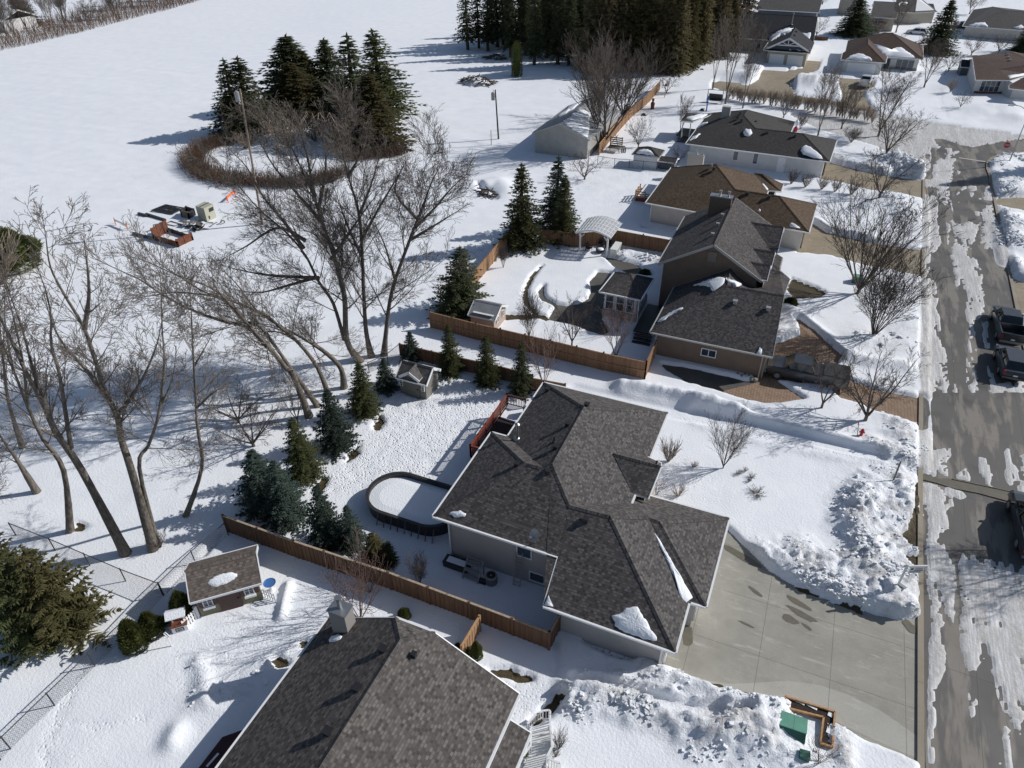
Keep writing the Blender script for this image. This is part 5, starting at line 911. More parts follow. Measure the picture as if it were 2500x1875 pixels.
# white box shed with domed snow near the white house, a dark shed to its right
c = Q(26, 800, 930, .1); c2 = Q(26, 1140, 945, .1); h = thing('garden_shed', 'white box shed with a dome of snow on its dark hip roof', 'garden shed', ((c[0] + c2[0]) / 2, c[1] + 1.4, 0))
w_ = c2[0] - c[0]; P_ = [(c[0] - .2, c[1] - .2, 2.0), (c2[0] + .2, c[1] - .2, 2.0), (c2[0] + .2, c[1] + 3.0, 2.0), (c[0] - .2, c[1] + 3.0, 2.0)]; r1, r2 = (c[0] + 1.5, c[1] + 1.4, 2.75), (c2[0] - 1.5, c[1] + 1.4, 2.75)
_, pls = roof(h, [[P_[0], P_[1], r2, r1], [P_[1], P_[2], r2], [P_[2], P_[3], r1, r2], [P_[3], P_[0], r1]], M_['shW'], th=.1, gut='trim'); walls(h, [(c[0], c[1]), (c2[0], c[1]), (c2[0], c[1] + 2.8), (c[0], c[1] + 2.8)], -.1, 2.0, 'white')
snowcap(h, 26, [(840, 745), (870, 715), (940, 695), (1010, 705), (1070, 745), (1095, 780), (980, 765)], pls, .3)
h, pls = shed('low dark lean-to shed right of the white box shed', c2[0] + .3, c2[0] + 2.3, c[1] + .3, c[1] + 2.2, 1.4, 1.7, 'X', 'w_slate', 'shW'); snowcap(h, 26, [(1115, 750), (1150, 730), (1240, 765), (1230, 795), (1180, 790)], pls, .2)
c = Q(24, 850, 190, 0); h, _ = shed('narrow blue-grey garden shed with pointed roof behind the dark-roofed house', c[0] - 1.6, c[0] + 1.6, c[1], c[1] + 3.5, 3.2, 4.3, 'Y', 'w_slate', 'shF')
c = Q(25, 1320, 1050, 0); h, _ = shed('dark grey shed beside the pale house with the tall window', c[0], c[0] + 3.2, c[1], c[1] + 4.5, 2.1, 2.9, 'X', 'w_slate', 'shF'); c = Q(24, 130, 450, 0)
h = thing('gazebo', 'white open gazebo in front of the dark forest left of the dark-roofed house', 'gazebo', (c[0] + 3, c[1] + 2, 0)); m = MB()
for i in range(4):
    for j_ in (0, 1): m.bar((c[0] + i * 2.0, c[1] + j_ * 4, 0), (c[0] + i * 2.0, c[1] + j_ * 4, 2.9), .15)
m.bar((c[0], c[1], 1.6), (c[0] + 2, c[1], .2), .08); m.bar((c[0], c[1], .2), (c[0] + 2, c[1], 1.6), .08); m.build('frame', M_['white'], h, world=True); m = MB(); m.bx(c[0] - .3, c[0] + 6.3, c[1] - .3, c[1] + 4.3, 2.9, 3.05); m.build('roof', M_['metalroof'], h, world=True)
# ---- pergola with patio set ----
h = thing('pergola', 'white pergola with curved slatted top in the neighbour garden corner', 'pergola', (-20, 69, 0)); zb = 2.35; px0, px1, py0, py1 = -21.45, -18.4, 68.3, 71.6
m = MB()
for x in (px0, px1):
    for y in (py0, py1): m.bar((x, y, 0), (x, y, zb), .16)
    m.bar((x, py0 - .5, zb + .02), (x, py1 + .5, zb + .02), .07, .22)
    for y in (py0, py1): m.bar((x, y, zb - .5), (x + (.45 if x < -20 else -.45), y, zb), .08)
m.build('frame', M_['white'], h, world=True); m = MB(); ns = 11
for i in range(24):
    y = py0 - .4 + (py1 - py0 + .8) * i / 23
    pts = [(px0 - .45 + (px1 - px0 + .9) * s / ns, y, zb + .12 + .55 * math.sin(math.pi * s / ns)) for s in range(ns + 1)]
    for a, b in zip(pts[:-1], pts[1:]): m.bar(a, b, .045 if i % 5 else .09, .12 if i % 5 else .2)
for s in range(ns + 1):
    x = px0 - .45 + (px1 - px0 + .9) * s / ns; m.bar((x, py0 - .5, zb + .2 + .55 * math.sin(math.pi * s / ns)), (x, py1 + .5, zb + .2 + .55 * math.sin(math.pi * s / ns)), .05, .03)
m.build('slats', M_['white'], h, world=True)
h = thing('firepit', 'round black firepit with snow on top beneath the pergola', 'firepit', (-19.3, 68.9, .1)); m = MB(); m.lathe((0, 0, 0), [(0, .3), (.5, .35), (.5, .55), (.45, .55), (.4, .45), (0, .45)], 18)
for a in range(3): m.bar((.35 * math.cos(a * 2.1), .35 * math.sin(a * 2.1), 0), (.3 * math.cos(a * 2.1), .3 * math.sin(a * 2.1), .35), .05)
m.build('bowl', M_['black'], h); m = MB(); m.lathe((0, 0, .45), [(.4, 0), (.34, .1), (.2, .16), (0, .18)], 16); m.build('snow_heap', M_['rsnow'], h, smooth=True)
def chair(label, x, y, rz, mat='black', s=1.0, z=.1):
    h = thing('patio_chair', label, 'chair', (x, y, z), rz); m = MB(); m.box((0, 0, .42), (.55, .55, .06)); m.build('seat', M_[mat], h); m = MB()
    for i in range(5): m.box((-.2 + i * .1, .27, .72), (.06, .04, .55))
    m.box((0, .27, 1.0), (.55, .05, .07)); m.build('backrest', M_[mat], h)
    for sx in (-1, 1):
        for sy in (-1, 1): m = MB(); m.box((sx * .24, sy * .24, .2), (.05, .05, .4)); m.build('leg', M_[mat], h)
        m = MB(); m.box((sx * .27, 0, .62), (.06, .5, .04)); m.build('armrest', M_[mat], h)
    return h
chair('black patio chair left of the firepit beneath the pergola', -20.6, 68.9, 1.2); chair('black patio chair at the back of the pergola', -19.7, 70.2, .1); chair('black patio chair at the right post of the pergola', -18.8, 70.3, -.5)
h = thing('planter_box', 'white latticed storage box beside the right pergola post', 'storage box', (-17.75, 68.9, 0)); m = MB(); m.bx(-.35, .35, -.5, 1.6, 0, 1.05); m.build('box', M_['white2'], h); m = MB()
for i in range(7): m.bx(.36, .38, -.4 + i * .3, -.35 + i * .3, .1, .95)
for i in range(5): m.bx(.36, .385, -.45, 1.55, .15 + i * .18, .19 + i * .18)
m.build('lattice', M_['trim'], h)
# ---- above-ground pool ----
h = thing('pool', 'oval above-ground pool full of snow with black panelled wall behind the main house', 'pool', (-19.2, 27.6, 0)); m = MB(); ri = MB(); top = []
ax = math.radians(0); PC = (-18.9, 27.55); LX, WY = 3.2, 1.85; nn = 40
def oval(r, t):
    x = math.cos(t); y = math.sin(t); ex = (LX - WY); return (PC[0] + (ex if x > 0 else -ex) + r * WY * x, PC[1] + r * WY * y)
ring = [oval(1, 2 * math.pi * (i + .5) / nn) for i in range(nn)]; rout = [oval(1.07, 2 * math.pi * (i + .5) / nn) for i in range(nn)]; rin = [oval(.96, 2 * math.pi * (i + .5) / nn) for i in range(nn)]
for i in range(nn):
    a, b = ring[i], ring[(i + 1) % nn]; m.face([(a[0], a[1], 0), (b[0], b[1], 0), (b[0], b[1], 1.22), (a[0], a[1], 1.22)])
    c_, d_ = rin[i], rin[(i + 1) % nn]; e_, f_ = rout[i], rout[(i + 1) % nn]; m.face([(c_[0], c_[1], 1.22), (d_[0], d_[1], 1.22), (d_[0], d_[1], .5), (c_[0], c_[1], .5)])
    ri.face([(e_[0], e_[1], 1.25), (f_[0], f_[1], 1.25), (d_[0], d_[1], 1.25), (c_[0], c_[1], 1.25)]); ri.face([(e_[0], e_[1], 1.17), (f_[0], f_[1], 1.17), (f_[0], f_[1], 1.25), (e_[0], e_[1], 1.25)])
m.build('wall', plain('pool_wall_black', (.03, .031, .035), .5, 0, .5, 5), h, world=True); ri.build('rim', M_['dark'], h, world=True)
m = MB()
for i in range(nn): a, b = rin[i], rin[(i + 1) % nn]; ca, cb = oval(.6, 2 * math.pi * (i + .5) / nn), oval(.6, 2 * math.pi * (i + 1.5) / nn); m.face([(a[0], a[1], .93), (b[0], b[1], .93), (cb[0], cb[1], 1.03), (ca[0], ca[1], 1.03)])
m.face([(*oval(.6, 2 * math.pi * (i + .5) / nn), 1.03) for i in range(nn)]); m.build('snow_fill', M_['rsnow'], h, world=True)
for i in range(9):
    x = PC[0] - 1.6 + i * .5; m = MB(); m.bar((x, PC[1] - WY * 1.0, 1.15), (x, PC[1] - WY - .4, .1), .05); m.build('brace', M_['rust'] if i % 2 else M_['oldwood'], h, world=True)
# ---- red stained deck of the main house ----
h = thing('deck', 'raised deck with red stained railing against the back of the main house', 'deck', (-16, 35.5, 0)); dz = 1.25; X0, X1, Y0, Y1 = -17.3, -14.0, 32.6, 38.9
m = MB(); m.bx(X0, X1, Y0, Y1, dz - .1, dz); m.build('floor', plain('dark_deck_cover', (.018, .012, .011), .8), h, world=True); m = MB(); m.bx(X0 + .02, X0 + .06, Y0 + .05, Y1 - .05, 0, dz - .1); m.bx(X0, X1, Y0 + .02, Y0 + .05, 0, dz - .1); m.build('skirt', M_['maroon'], h, world=True)
snp = MB(); snp.prism([(X0 + .2, 37.2), (X1 - .2, 37.0), (X1, Y1 - .1), (X0 + .15, Y1 - .1)], dz, dz + .14); snp.build('snow_patch', M_['rsnow'], h, world=True)
def rail(parent, pts, z0, hgt, mat, sp=.13, post=1.8, bw=.035, name='railing'):
    m = MB()
    for a, b in zip(pts[:-1], pts[1:]):
        A, B = Vector((*a, 0)), Vector((*b, 0)); L = (B - A).length; d = (B - A) / L
        m.bar((*a, z0 + hgt), (*b, z0 + hgt), .12, .05); m.bar((*a, z0 + .12), (*b, z0 + .12), .05, .07); m.bar((*a, z0 + hgt - .12), (*b, z0 + hgt - .12), .05, .07)
        for i in range(int(L / sp) + 1): p = A + d * min(L, i * sp); m.bar((p.x, p.y, z0 + .1), (p.x, p.y, z0 + hgt - .05), bw)
    m.build(name, M_[mat], parent, world=True)
    for a, b in zip(pts[:-1], pts[1:]):
        L = math.hypot(b[0] - a[0], b[1] - a[1]); n = max(1, round(L / post))
        for i in range(n + 1): p = MB(); x, y = a[0] + (b[0] - a[0]) * i / n, a[1] + (b[1] - a[1]) * i / n; p.bar((x, y, z0 - .1), (x, y, z0 + hgt + .12), .1); p.build('post', M_[mat], parent, world=True)
rail(h, [(X1, Y0), (X0, Y0), (X0, Y1)], dz, .95, 'deckwood', .12, 1.3); rail(h, [(X0, Y1), (X0 + 1.5, Y1)], dz, .95, 'brown', .13, 1.5, name='end_railing')
h = thing('covered_grill', 'grey covered barbecue at the north end of the red deck', 'barbecue', (-15.3, 38.2, dz)); m = MB(); m.box((0, 0, .5), (.7, .55, 1.0), 0, 0, .9); m.build('cover', M_['trim'], h); m = MB(); m.box((0, 0, 1.03), (.55, .45, .1), 0, 0, .7); m.build('snow_top', M_['rsnow'], h)
# ---- white porch stairs of the south neighbour and its maroon back deck ----
h = thing('porch', 'white front porch with balustrade and steps at the bottom edge', 'porch', (-5.2, 14, 0)); q = lambda x, y, z: tuple(Q(37, x, y, z))
m = MB(); pts = [q(480, 1180, .75), q(870, 1010, .75), q(910, 1230, .75), q(800, 1450, .75), q(1100, 1560, .75), q(1100, 1900, .75), q(150, 1900, .75), q(330, 1400, .75)]; m.prism([p[:2] for p in pts], .1, .75)
for i in range(4): a_ = Q(37, 500 + i * 8, 1150 - i * 75, .6 - i * .15); b_ = Q(37, 870, 985 - i * 35, .6 - i * .15); m.bar(tuple(a_), tuple(b_), .32, .14)
m.build('floor', M_['white2'], h, world=True)
def railp(pl_, z, hh, nm='balustrade'):
    m = MB(); P_ = [Q(37, x, y, z_ + hh) for (x, y, z_) in pl_]
    for a, b in zip(P_[:-1], P_[1:]):
        a = Vector(a); b = Vector(b); L = (b - a).length; m.bar(a, b, .09, .05); m.bar(a - Vector((0, 0, hh - .12)), b - Vector((0, 0, hh - .12)), .05, .05)
        for i in range(int(L / .13) + 1): p = a.lerp(b, min(1, i * .13 / L)); m.bar(p, p - Vector((0, 0, hh)), .03)
    m.build(nm, M_['white'], h, world=True)
railp([(880, 540, .1), (880, 480, .1), (850, 460, .1), (720, 470, .1)], .1, .9); railp([(880, 560, .1), (880, 800, .45), (905, 1000, .75), (915, 1220, .75), (800, 1440, .75), (1080, 1560, .75), (1090, 1900, .75)], .75, .9); railp([(720, 470, .1), (560, 570, .1), (400, 740, .1)], .1, .7); railp([(480, 830, .3), (480, 1170, .75), (330, 1400, .75)], .75, .8)
b_ = Q(37, 300, 1450, .8); p = thing('potted_shrub', 'dark green potted shrub on the white porch', 'potted shrub', tuple(b_)); 
PORCH_POT = p
h = thing('deck', 'dark maroon deck corner beside the nearest house at the bottom edge', 'deck', (-19.5, 9, 0)); pts = [Q(15, 1500, 1450, .9), Q(15, 1640, 1400, .9), Q(15, 1700, 1500, .9), Q(15, 1500, 1800, .9), Q(15, 1250, 1800, .9), Q(15, 1340, 1659, .9)]
pts = [tuple(p[:2]) for p in pts]; m = MB(); m.prism(pts, .1, .9); m.build('floor', M_['maroon'], h, world=True); m = MB(); m.bar(tuple(Q(15, 1395, 1650, .93)), tuple(Q(15, 1475, 1560, .93)), .1, .03); m.build('snow_strip', M_['rsnow'], h, world=True)
# ---- wooden fences ----
def fence(label, line, hgt, mat='cedar', post=2.42, cap='railtop', z0=.0, rail_=None, both=True, name='wood_fence', bw=.14, capsz=.12, group=None, knob=None, pmat=None):
    c = np.mean(np.array(line), axis=0); h = thing(name, label, 'fence', (c[0], c[1], 0), 0, group); rr = random.Random(int(abs(c[0]) * 10)); b = MB(); r_ = MB(); P_ = []
    for a, e in zip(line[:-1], line[1:]):
        L = math.hypot(e[0] - a[0], e[1] - a[1]); dx, dy = (e[0] - a[0]) / L, (e[1] - a[1]) / L; an = math.atan2(dy, dx); n = int(L / bw)
        for i in range(n):
            s = (i + .5) * L / n; off = .012 if i % 2 else -.012; zz = z0 + hgt - rr.uniform(.02, .05); b.box((a[0] + dx * s - dy * off, a[1] + dy * s + dx * off, (zz + z0 - .1) / 2), (L / n * 1.04, .02, zz - z0 + .1), an)
        r_.bar((*a, z0 + hgt), (*e, z0 + hgt), capsz, .04)
        if rail_: r_.bar((a[0] + dy * .04, a[1] - dx * .04, z0 + rail_), (e[0] + dy * .04, e[1] - dx * .04, z0 + rail_), .05, .1)
        k_ = max(1, round(L / post))
        for i in range(k_ + 1): P_.append((a[0] + dx * L * i / k_, a[1] + dy * L * i / k_))
    b.build('boards', M_[mat], h, world=True); r_.build('cap_rail', M_[cap], h, world=True); done = set()
    for x, y in P_:
        if (round(x, 1), round(y, 1)) in done: continue
        done.add((round(x, 1), round(y, 1))); m = MB(); m.box((x, y, (z0 + hgt + .06) / 2), (.12, .12, hgt + z0 + .12)); o = m.build('post', M_[pmat or mat], h, world=True)
        if knob: m = MB(); m.box((x, y, z0 + hgt + .13), (.15, .15, .07), 0, 0, .6); k2 = m.build('post_cap', M_[knob], o, world=False); k2.data.transform(Matrix.Translation(-h.location))
    return h
def L2(v, pts, h): return [tuple(Q(v, x, y, h)[:2]) for x, y in pts]
fence('long brown board fence with pale top rail between the olive shed and the main house', L2(12, [(120, 1268), (600, 1440), (1240, 1652)], 1.75) + L2(16, [(1525, 650), (1772, 742)], 1.75), 1.75, 'cedar_d'); fa = Q(16, 1775, 745, 1.75); fence('short return of brown fence from the long fence to the garage wall', [(fa[0], fa[1]), (fa[0] + .1, 22.6)], 1.75, 'cedar_d')
fence('short fence stub with orange lit edge beside the three small cedars', L2(16, [(1300, 635), (1180, 835)], 1.6), 1.6, 'cedar_o', cap='plank')
fence('tall reddish cedar fence along the south side of the pergola garden', L2(4, [(135, 1000), (450, 1080), (950, 1195), (1310, 1280), (1600, 1340)], 1.9), 1.9, 'cedar', rail_=1.05, cap='cedar', knob='black')
fence('short cedar fence return joining the tall fence to the taupe garage', L2(4, [(1600, 1340), (1665, 1200)], 1.9), 1.9, 'cedar_o', cap='cedar', knob='black')
fence('weathered cedar fence behind the three young spruces north of the trodden yard', L2(12, [(1315, 110), (1530, 160), (2000, 265), (2212, 320)], 1.5) + L2(4, [(830, 1455), (1050, 1495)], 1.4), 1.5, 'cedar_d', cap='cedar_d')
fence('sunlit cedar fence running up the west side of the pergola garden', L2(4, [(420, 745), (500, 650), (610, 520), (700, 425), (790, 320)], 1.8), 1.8, 'cedar_o', cap='cedar')
fence('cedar fence at the back of the pergola garden beside the brown-roofed house', L2(4, [(880, 440), (1120, 470)], 1.85) + L2(4, [(1400, 450), (1760, 515), (1900, 545)], 1.85), 1.85, 'cedar', cap='cedar', knob='black')
fence('long tan board fence beside the metal barn and leafless bushes', L2(2, [(1560, 970), (1640, 870), (1760, 740), (1880, 640), (1970, 545)], 1.9), 1.9, 'cedar_o', cap='plank')
fence('pale timber fence panel behind the gazebo at the top', L2(24, [(250, 240), (280, 120), (390, 0)], 1.6), 1.8, 'plank', cap='plank')
fence('dark low hedge-fence beside the dark-roofed house', L2(24, [(1380, 490), (1500, 500), (1560, 500)], 1.0), 1.0, 'cedar_d', cap='cedar_d')
# wire mesh fences
def wire(label, line, hgt=1.2, post=3.0, mat='dark', step=.16, z0=.15):
    c = np.mean(np.array(line), axis=0); h = thing('wire_fence', label, 'fence', (c[0], c[1], 0)); r_ = MB(); w_ = MB(); P_ = []
    for a, e in zip(line[:-1], line[1:]):
        L = math.hypot(e[0] - a[0], e[1] - a[1]); dx, dy = (e[0] - a[0]) / L, (e[1] - a[1]) / L
        r_.cyl((*a, z0 + hgt), (*e, z0 + hgt), .028, .028, 6); r_.cyl((*a, z0 + .1), (*e, z0 + .1), .01, .01, 4); n = int(L / step)
        for i in range(-int(hgt / step), n + 1):
            for s in (1, -1):
                u0, u1 = (i * step, i * step + hgt) if s > 0 else (i * step + hgt, i * step); z_0, z_1 = z0, z0 + hgt; lo, hi = min(u0, u1), max(u0, u1)
                if hi < 0 or lo > L: continue
                A = [u0, z_0]; B = [u1, z_1]
                for P in (A, B):
                    if P[0] < 0: o = B if P is A else A; t = (0 - P[0]) / (o[0] - P[0]); P[1] += (o[1] - P[1]) * t; P[0] = 0
                    if P[0] > L: o = B if P is A else A; t = (L - P[0]) / (o[0] - P[0]); P[1] += (o[1] - P[1]) * t; P[0] = L
                w_.bar((a[0] + dx * A[0], a[1] + dy * A[0], A[1]), (a[0] + dx * B[0], a[1] + dy * B[0], B[1]), .006, .006)
        k_ = max(1, round(L / post)); P_ += [(a[0] + dx * L * i / k_, a[1] + dy * L * i / k_) for i in range(k_ + 1)]
    r_.build('top_rail', M_[mat], h, world=True); w_.build('mesh', M_['dark'], h, world=True); done = set()
    for x, y in P_:
        if (round(x, 1), round(y, 1)) in done: continue
        done.add((round(x, 1), round(y, 1))); m = MB(); m.cyl((x, y, 0), (x, y, z0 + hgt + .06), .035, .035, 7); m.build('post', M_[mat], h, world=True)
    return h
wire('chain-link fence running from the brown board fence down to the lower left corner', L2(15, [(1515, 10), (1290, 200), (1070, 415), (835, 665), (595, 895), (315, 1160), (10, 1455), (-60, 1530)], 1.3)); wire('chain-link fence branching off beside the big spruce on the left', L2(15, [(1065, 415), (810, 320), (330, 115), (60, 10)], 1.3)); wire('black wire fence beside the white box shed', L2(26, [(330, 785), (560, 820), (760, 835), (945, 855), (1130, 870), (1400, 885)], 1.3), mat='black', post=1.7)
wire('short chain-link fence between the sheltering trees and the cedar fence', L2(12, [(1310, 115), (1230, 180), (1100, 240)], 1.3)); wire('chain-link fence beyond the brown-roofed far house', L2(25, [(560, 460), (700, 400), (800, 360)], 1.4), step=.5); wire('chain-link fence beside the dark grey shed', L2(25, [(1160, 940), (1330, 930)], 1.3), step=.5)
# picket fences and garden ornaments
def picket(label, line, n, h_=.75):
    c = np.mean(np.array(line), axis=0); h = thing('picket_fence', label, 'fence', (c[0], c[1], .25)); m = MB(); a, e = line[0], line[-1]; an = math.atan2(e[1] - a[1], e[0] - a[0])
    for i in range(n): t = i / (n - 1); x, y = a[0] + (e[0] - a[0]) * t, a[1] + (e[1] - a[1]) * t; m.box((x, y, .25 + h_ / 2), (.09, .025, h_), an)
    m.build('pickets', M_['white'], h, world=True); m = MB()
    for z in (.4, .8): m.bar((*a, .25 + h_ * z), (*e, .25 + h_ * z), .03, .06)
    m.build('rails', M_['white'], h, world=True); m = MB(); m.box((*(e if n > 6 else a), .25 + h_ * .62), (.15, .15, h_ * 1.25)); m.build('post', M_['white'], h, world=True); return h
picket('white picket fence between the wishing well and the olive shed', L2(35, [(410, 1240), (600, 1060)], .4), 7); picket('white picket fence around the birdbath right of the olive shed', L2(35, [(1520, 760), (1700, 850)], .4), 6)
c = Q(35, 345, 1290, .25); h = thing('wishing_well', 'white and red wishing well with small roof beside the picket fence', 'wishing well', (c[0] - .15, c[1] + .25, .2), OLA); m = MB(); m.bx(-.4, .4, -.35, .35, 0, .55); m.build('base', M_['white'], h); m = MB(); m.bx(-.45, .45, -.4, .4, .55, .62); m.build('rim', M_['rust'], h)
m = MB(); m.bx(-.33, -.26, -.04, .04, .6, 1.35); m.bx(.26, .33, -.04, .04, .6, 1.35); m.build('posts', M_['white'], h); m = MB(); m.face([(-.5, -.35, 1.25), (.5, -.35, 1.25), (.5, 0, 1.5), (-.5, 0, 1.5)]); m.face([(-.5, 0, 1.5), (.5, 0, 1.5), (.5, .35, 1.25), (-.5, .35, 1.25)]); m.bx(-.5, .5, -.36, .36, 1.2, 1.25); m.build('roof', M_['rsnow'], h)
m = MB(); m.bx(-.22, .22, -.37, -.355, .15, .42); m.build('plaque', M_['dark'], h); m = MB(); m.bx(-.17, .17, -.378, -.372, .19, .38); m.build('plaque_face', M_['trim'], h); m = MB(); m.box((-.06, -.382, .28), (.06, .006, .1)); m.box((.06, -.382, .28), (.06, .006, .08)); m.box((0, -.382, .26), (.16, .006, .03)); m.build('plaque_motif', M_['dark'], h)
c = Q(35, 1650, 700, .25); h = thing('birdbath', 'white birdbath with blue bowl right of the olive shed', 'birdbath', (c[0], c[1], .2)); m = MB(); m.lathe((0, 0, 0), [(.25, 0), (.1, .12), (.08, .5), (.3, .62), (.36, .7)], 16); m.build('stand', M_['white'], h, smooth=True); m = MB(); m.lathe((0, 0, 0), [(.36, .7), (.28, .66), (0, .64)], 16); m.build('bowl', M_['blue'], h)
c = Q(15, 1160, 835, .25); t_ = Q(15, 1130, 768, 1.05); h = thing('garden_sign', 'small white diamond sign on a slim white post in the snow', 'garden sign', (c[0], c[1], .2)); m = MB(); m.bar((0, 0, 0), (0, 0, .9), .04); m.build('post', M_['white'], h); m = MB()
for a_, b_ in (((-.22, 0, 1.05), (0, 0, 1.25)), ((0, 0, 1.25), (.22, 0, 1.05)), ((.22, 0, 1.05), (0, 0, .85)), ((0, 0, .85), (-.22, 0, 1.05))): m.bar(a_, b_, .03, .05)
m.build('frame', M_['white'], h); m = MB(); m.box((0, 0, 1.05), (.1, .02, .12)); m.build('motif', M_['dark'], h)
c = Q(35, 1480, 790, .3); h = thing('garden_figure', 'small yellow and dark garden figure at the right corner of the olive shed', 'garden ornament', (c[0], c[1] - .1, .2)); m = MB(); m.lathe((0, 0, 0), [(.13, 0), (.15, .2), (.09, .38), (0, .42)], 10); m.build('body', M_['dark'], h); m = MB(); m.lathe((0, 0, .4), [(0, -.05), (.09, .03), (.09, .1), (0, .18)], 10); m.build('head', M_['plank'], h)
# ---- things along the south wall of the main house ----
c = Q(36, 1440, 680, .2); h = thing('ladder', 'long aluminium ladder leaning upright on the main house wall under the small window', 'ladder', (c[0], 24.4, .15)); m = MB(); Ht = 2.55
for x in (-.2, .2): m.bar((x, 0, 0), (x, .5, Ht), .05, .07)
m.build('rails', M_['galv'], h)
for i in range(9): m = MB(); t = (i + .5) / 9; m.bar((-.2, .5 * t, Ht * t), (.2, .5 * t, Ht * t), .035); m.build('rung', M_['galv'], h)
c = Q(36, 1070, 560, .15); h = thing('air_conditioner', 'round-topped grey air conditioning unit between the steps and the ladder', 'air conditioner', (c[0] - .05, 24.1, .12)); m = MB(); m.lathe((0, 0, 0), [(.34, 0), (.36, .05), (.36, .72), (.34, .78), (.27, .78)], 20); m.build('casing', M_['grey'], h); m = MB(); m.lathe((0, 0, .75), [(.27, .0), (.05, .0), (.0, .03)], 20)
for i in range(4): m.lathe((0, 0, .79), [(.27 - i * .06, 0), (.26 - i * .06, .01)], 20)
m.build('fan_grille', M_['black'], h); m = MB(); m.lathe((0, 0, .79), [(.06, 0), (0, .03)], 10); m.build('hub', M_['galv'], h); m = MB()
for i in range(5): m.lathe((0, 0, .1 + i * .13), [(.37, 0), (.37, .05)], 20)
m.build('louvres', M_['dark'], h)
c = Q(36, 730, 510, .15); h = thing('pool_steps', 'grey plastic pool steps and platform standing by the house wall', 'pool steps', (c[0], 24.05, .12)); m = MB()
for i in range(3): m.bx(-.5, .5, -.35 + i * .25, -.1 + i * .25, .3 + i * .28, .36 + i * .28)
for x in (-.5, .5): m.bar((x, -.38, 0), (x, -.38, .4), .06); m.bar((x, .4, 0), (x, .4, 1.3), .06); m.bar((x, -.38, .4), (x, .4, 1.25), .05)
for z in (1.0, 1.25): m.bar((-.5, .4, z), (.5, .4, z), .05)
m.build('frame', M_['grey'], h); c = Q(36, 890, 620, .15); h = thing('step_stool', 'small dark step stool beside the air conditioner', 'step stool', (c[0], 23.75, .12)); m = MB()
for z in (.2, .42): m.box((0, z * .3, z), (.4, .18, .035))
for x in (-.2, .2): m.bar((x, -.12, 0), (x, .12, .5), .035)
m.build('frame', M_['dark'], h)
c = Q(36, 440, 370, .2); h = thing('tub', 'black rectangular tub filled with snow at the corner of the main house', 'tub', (c[0], 24.35, .12)); m = MB(); m.box((0, 0, .3), (1.5, .62, .6), 0, 0, 1.08); m.build('shell', M_['black'], h); m = MB(); m.box((0, 0, .6), (1.2, .42, .06)); m.build('snow_fill', M_['rsnow'], h)
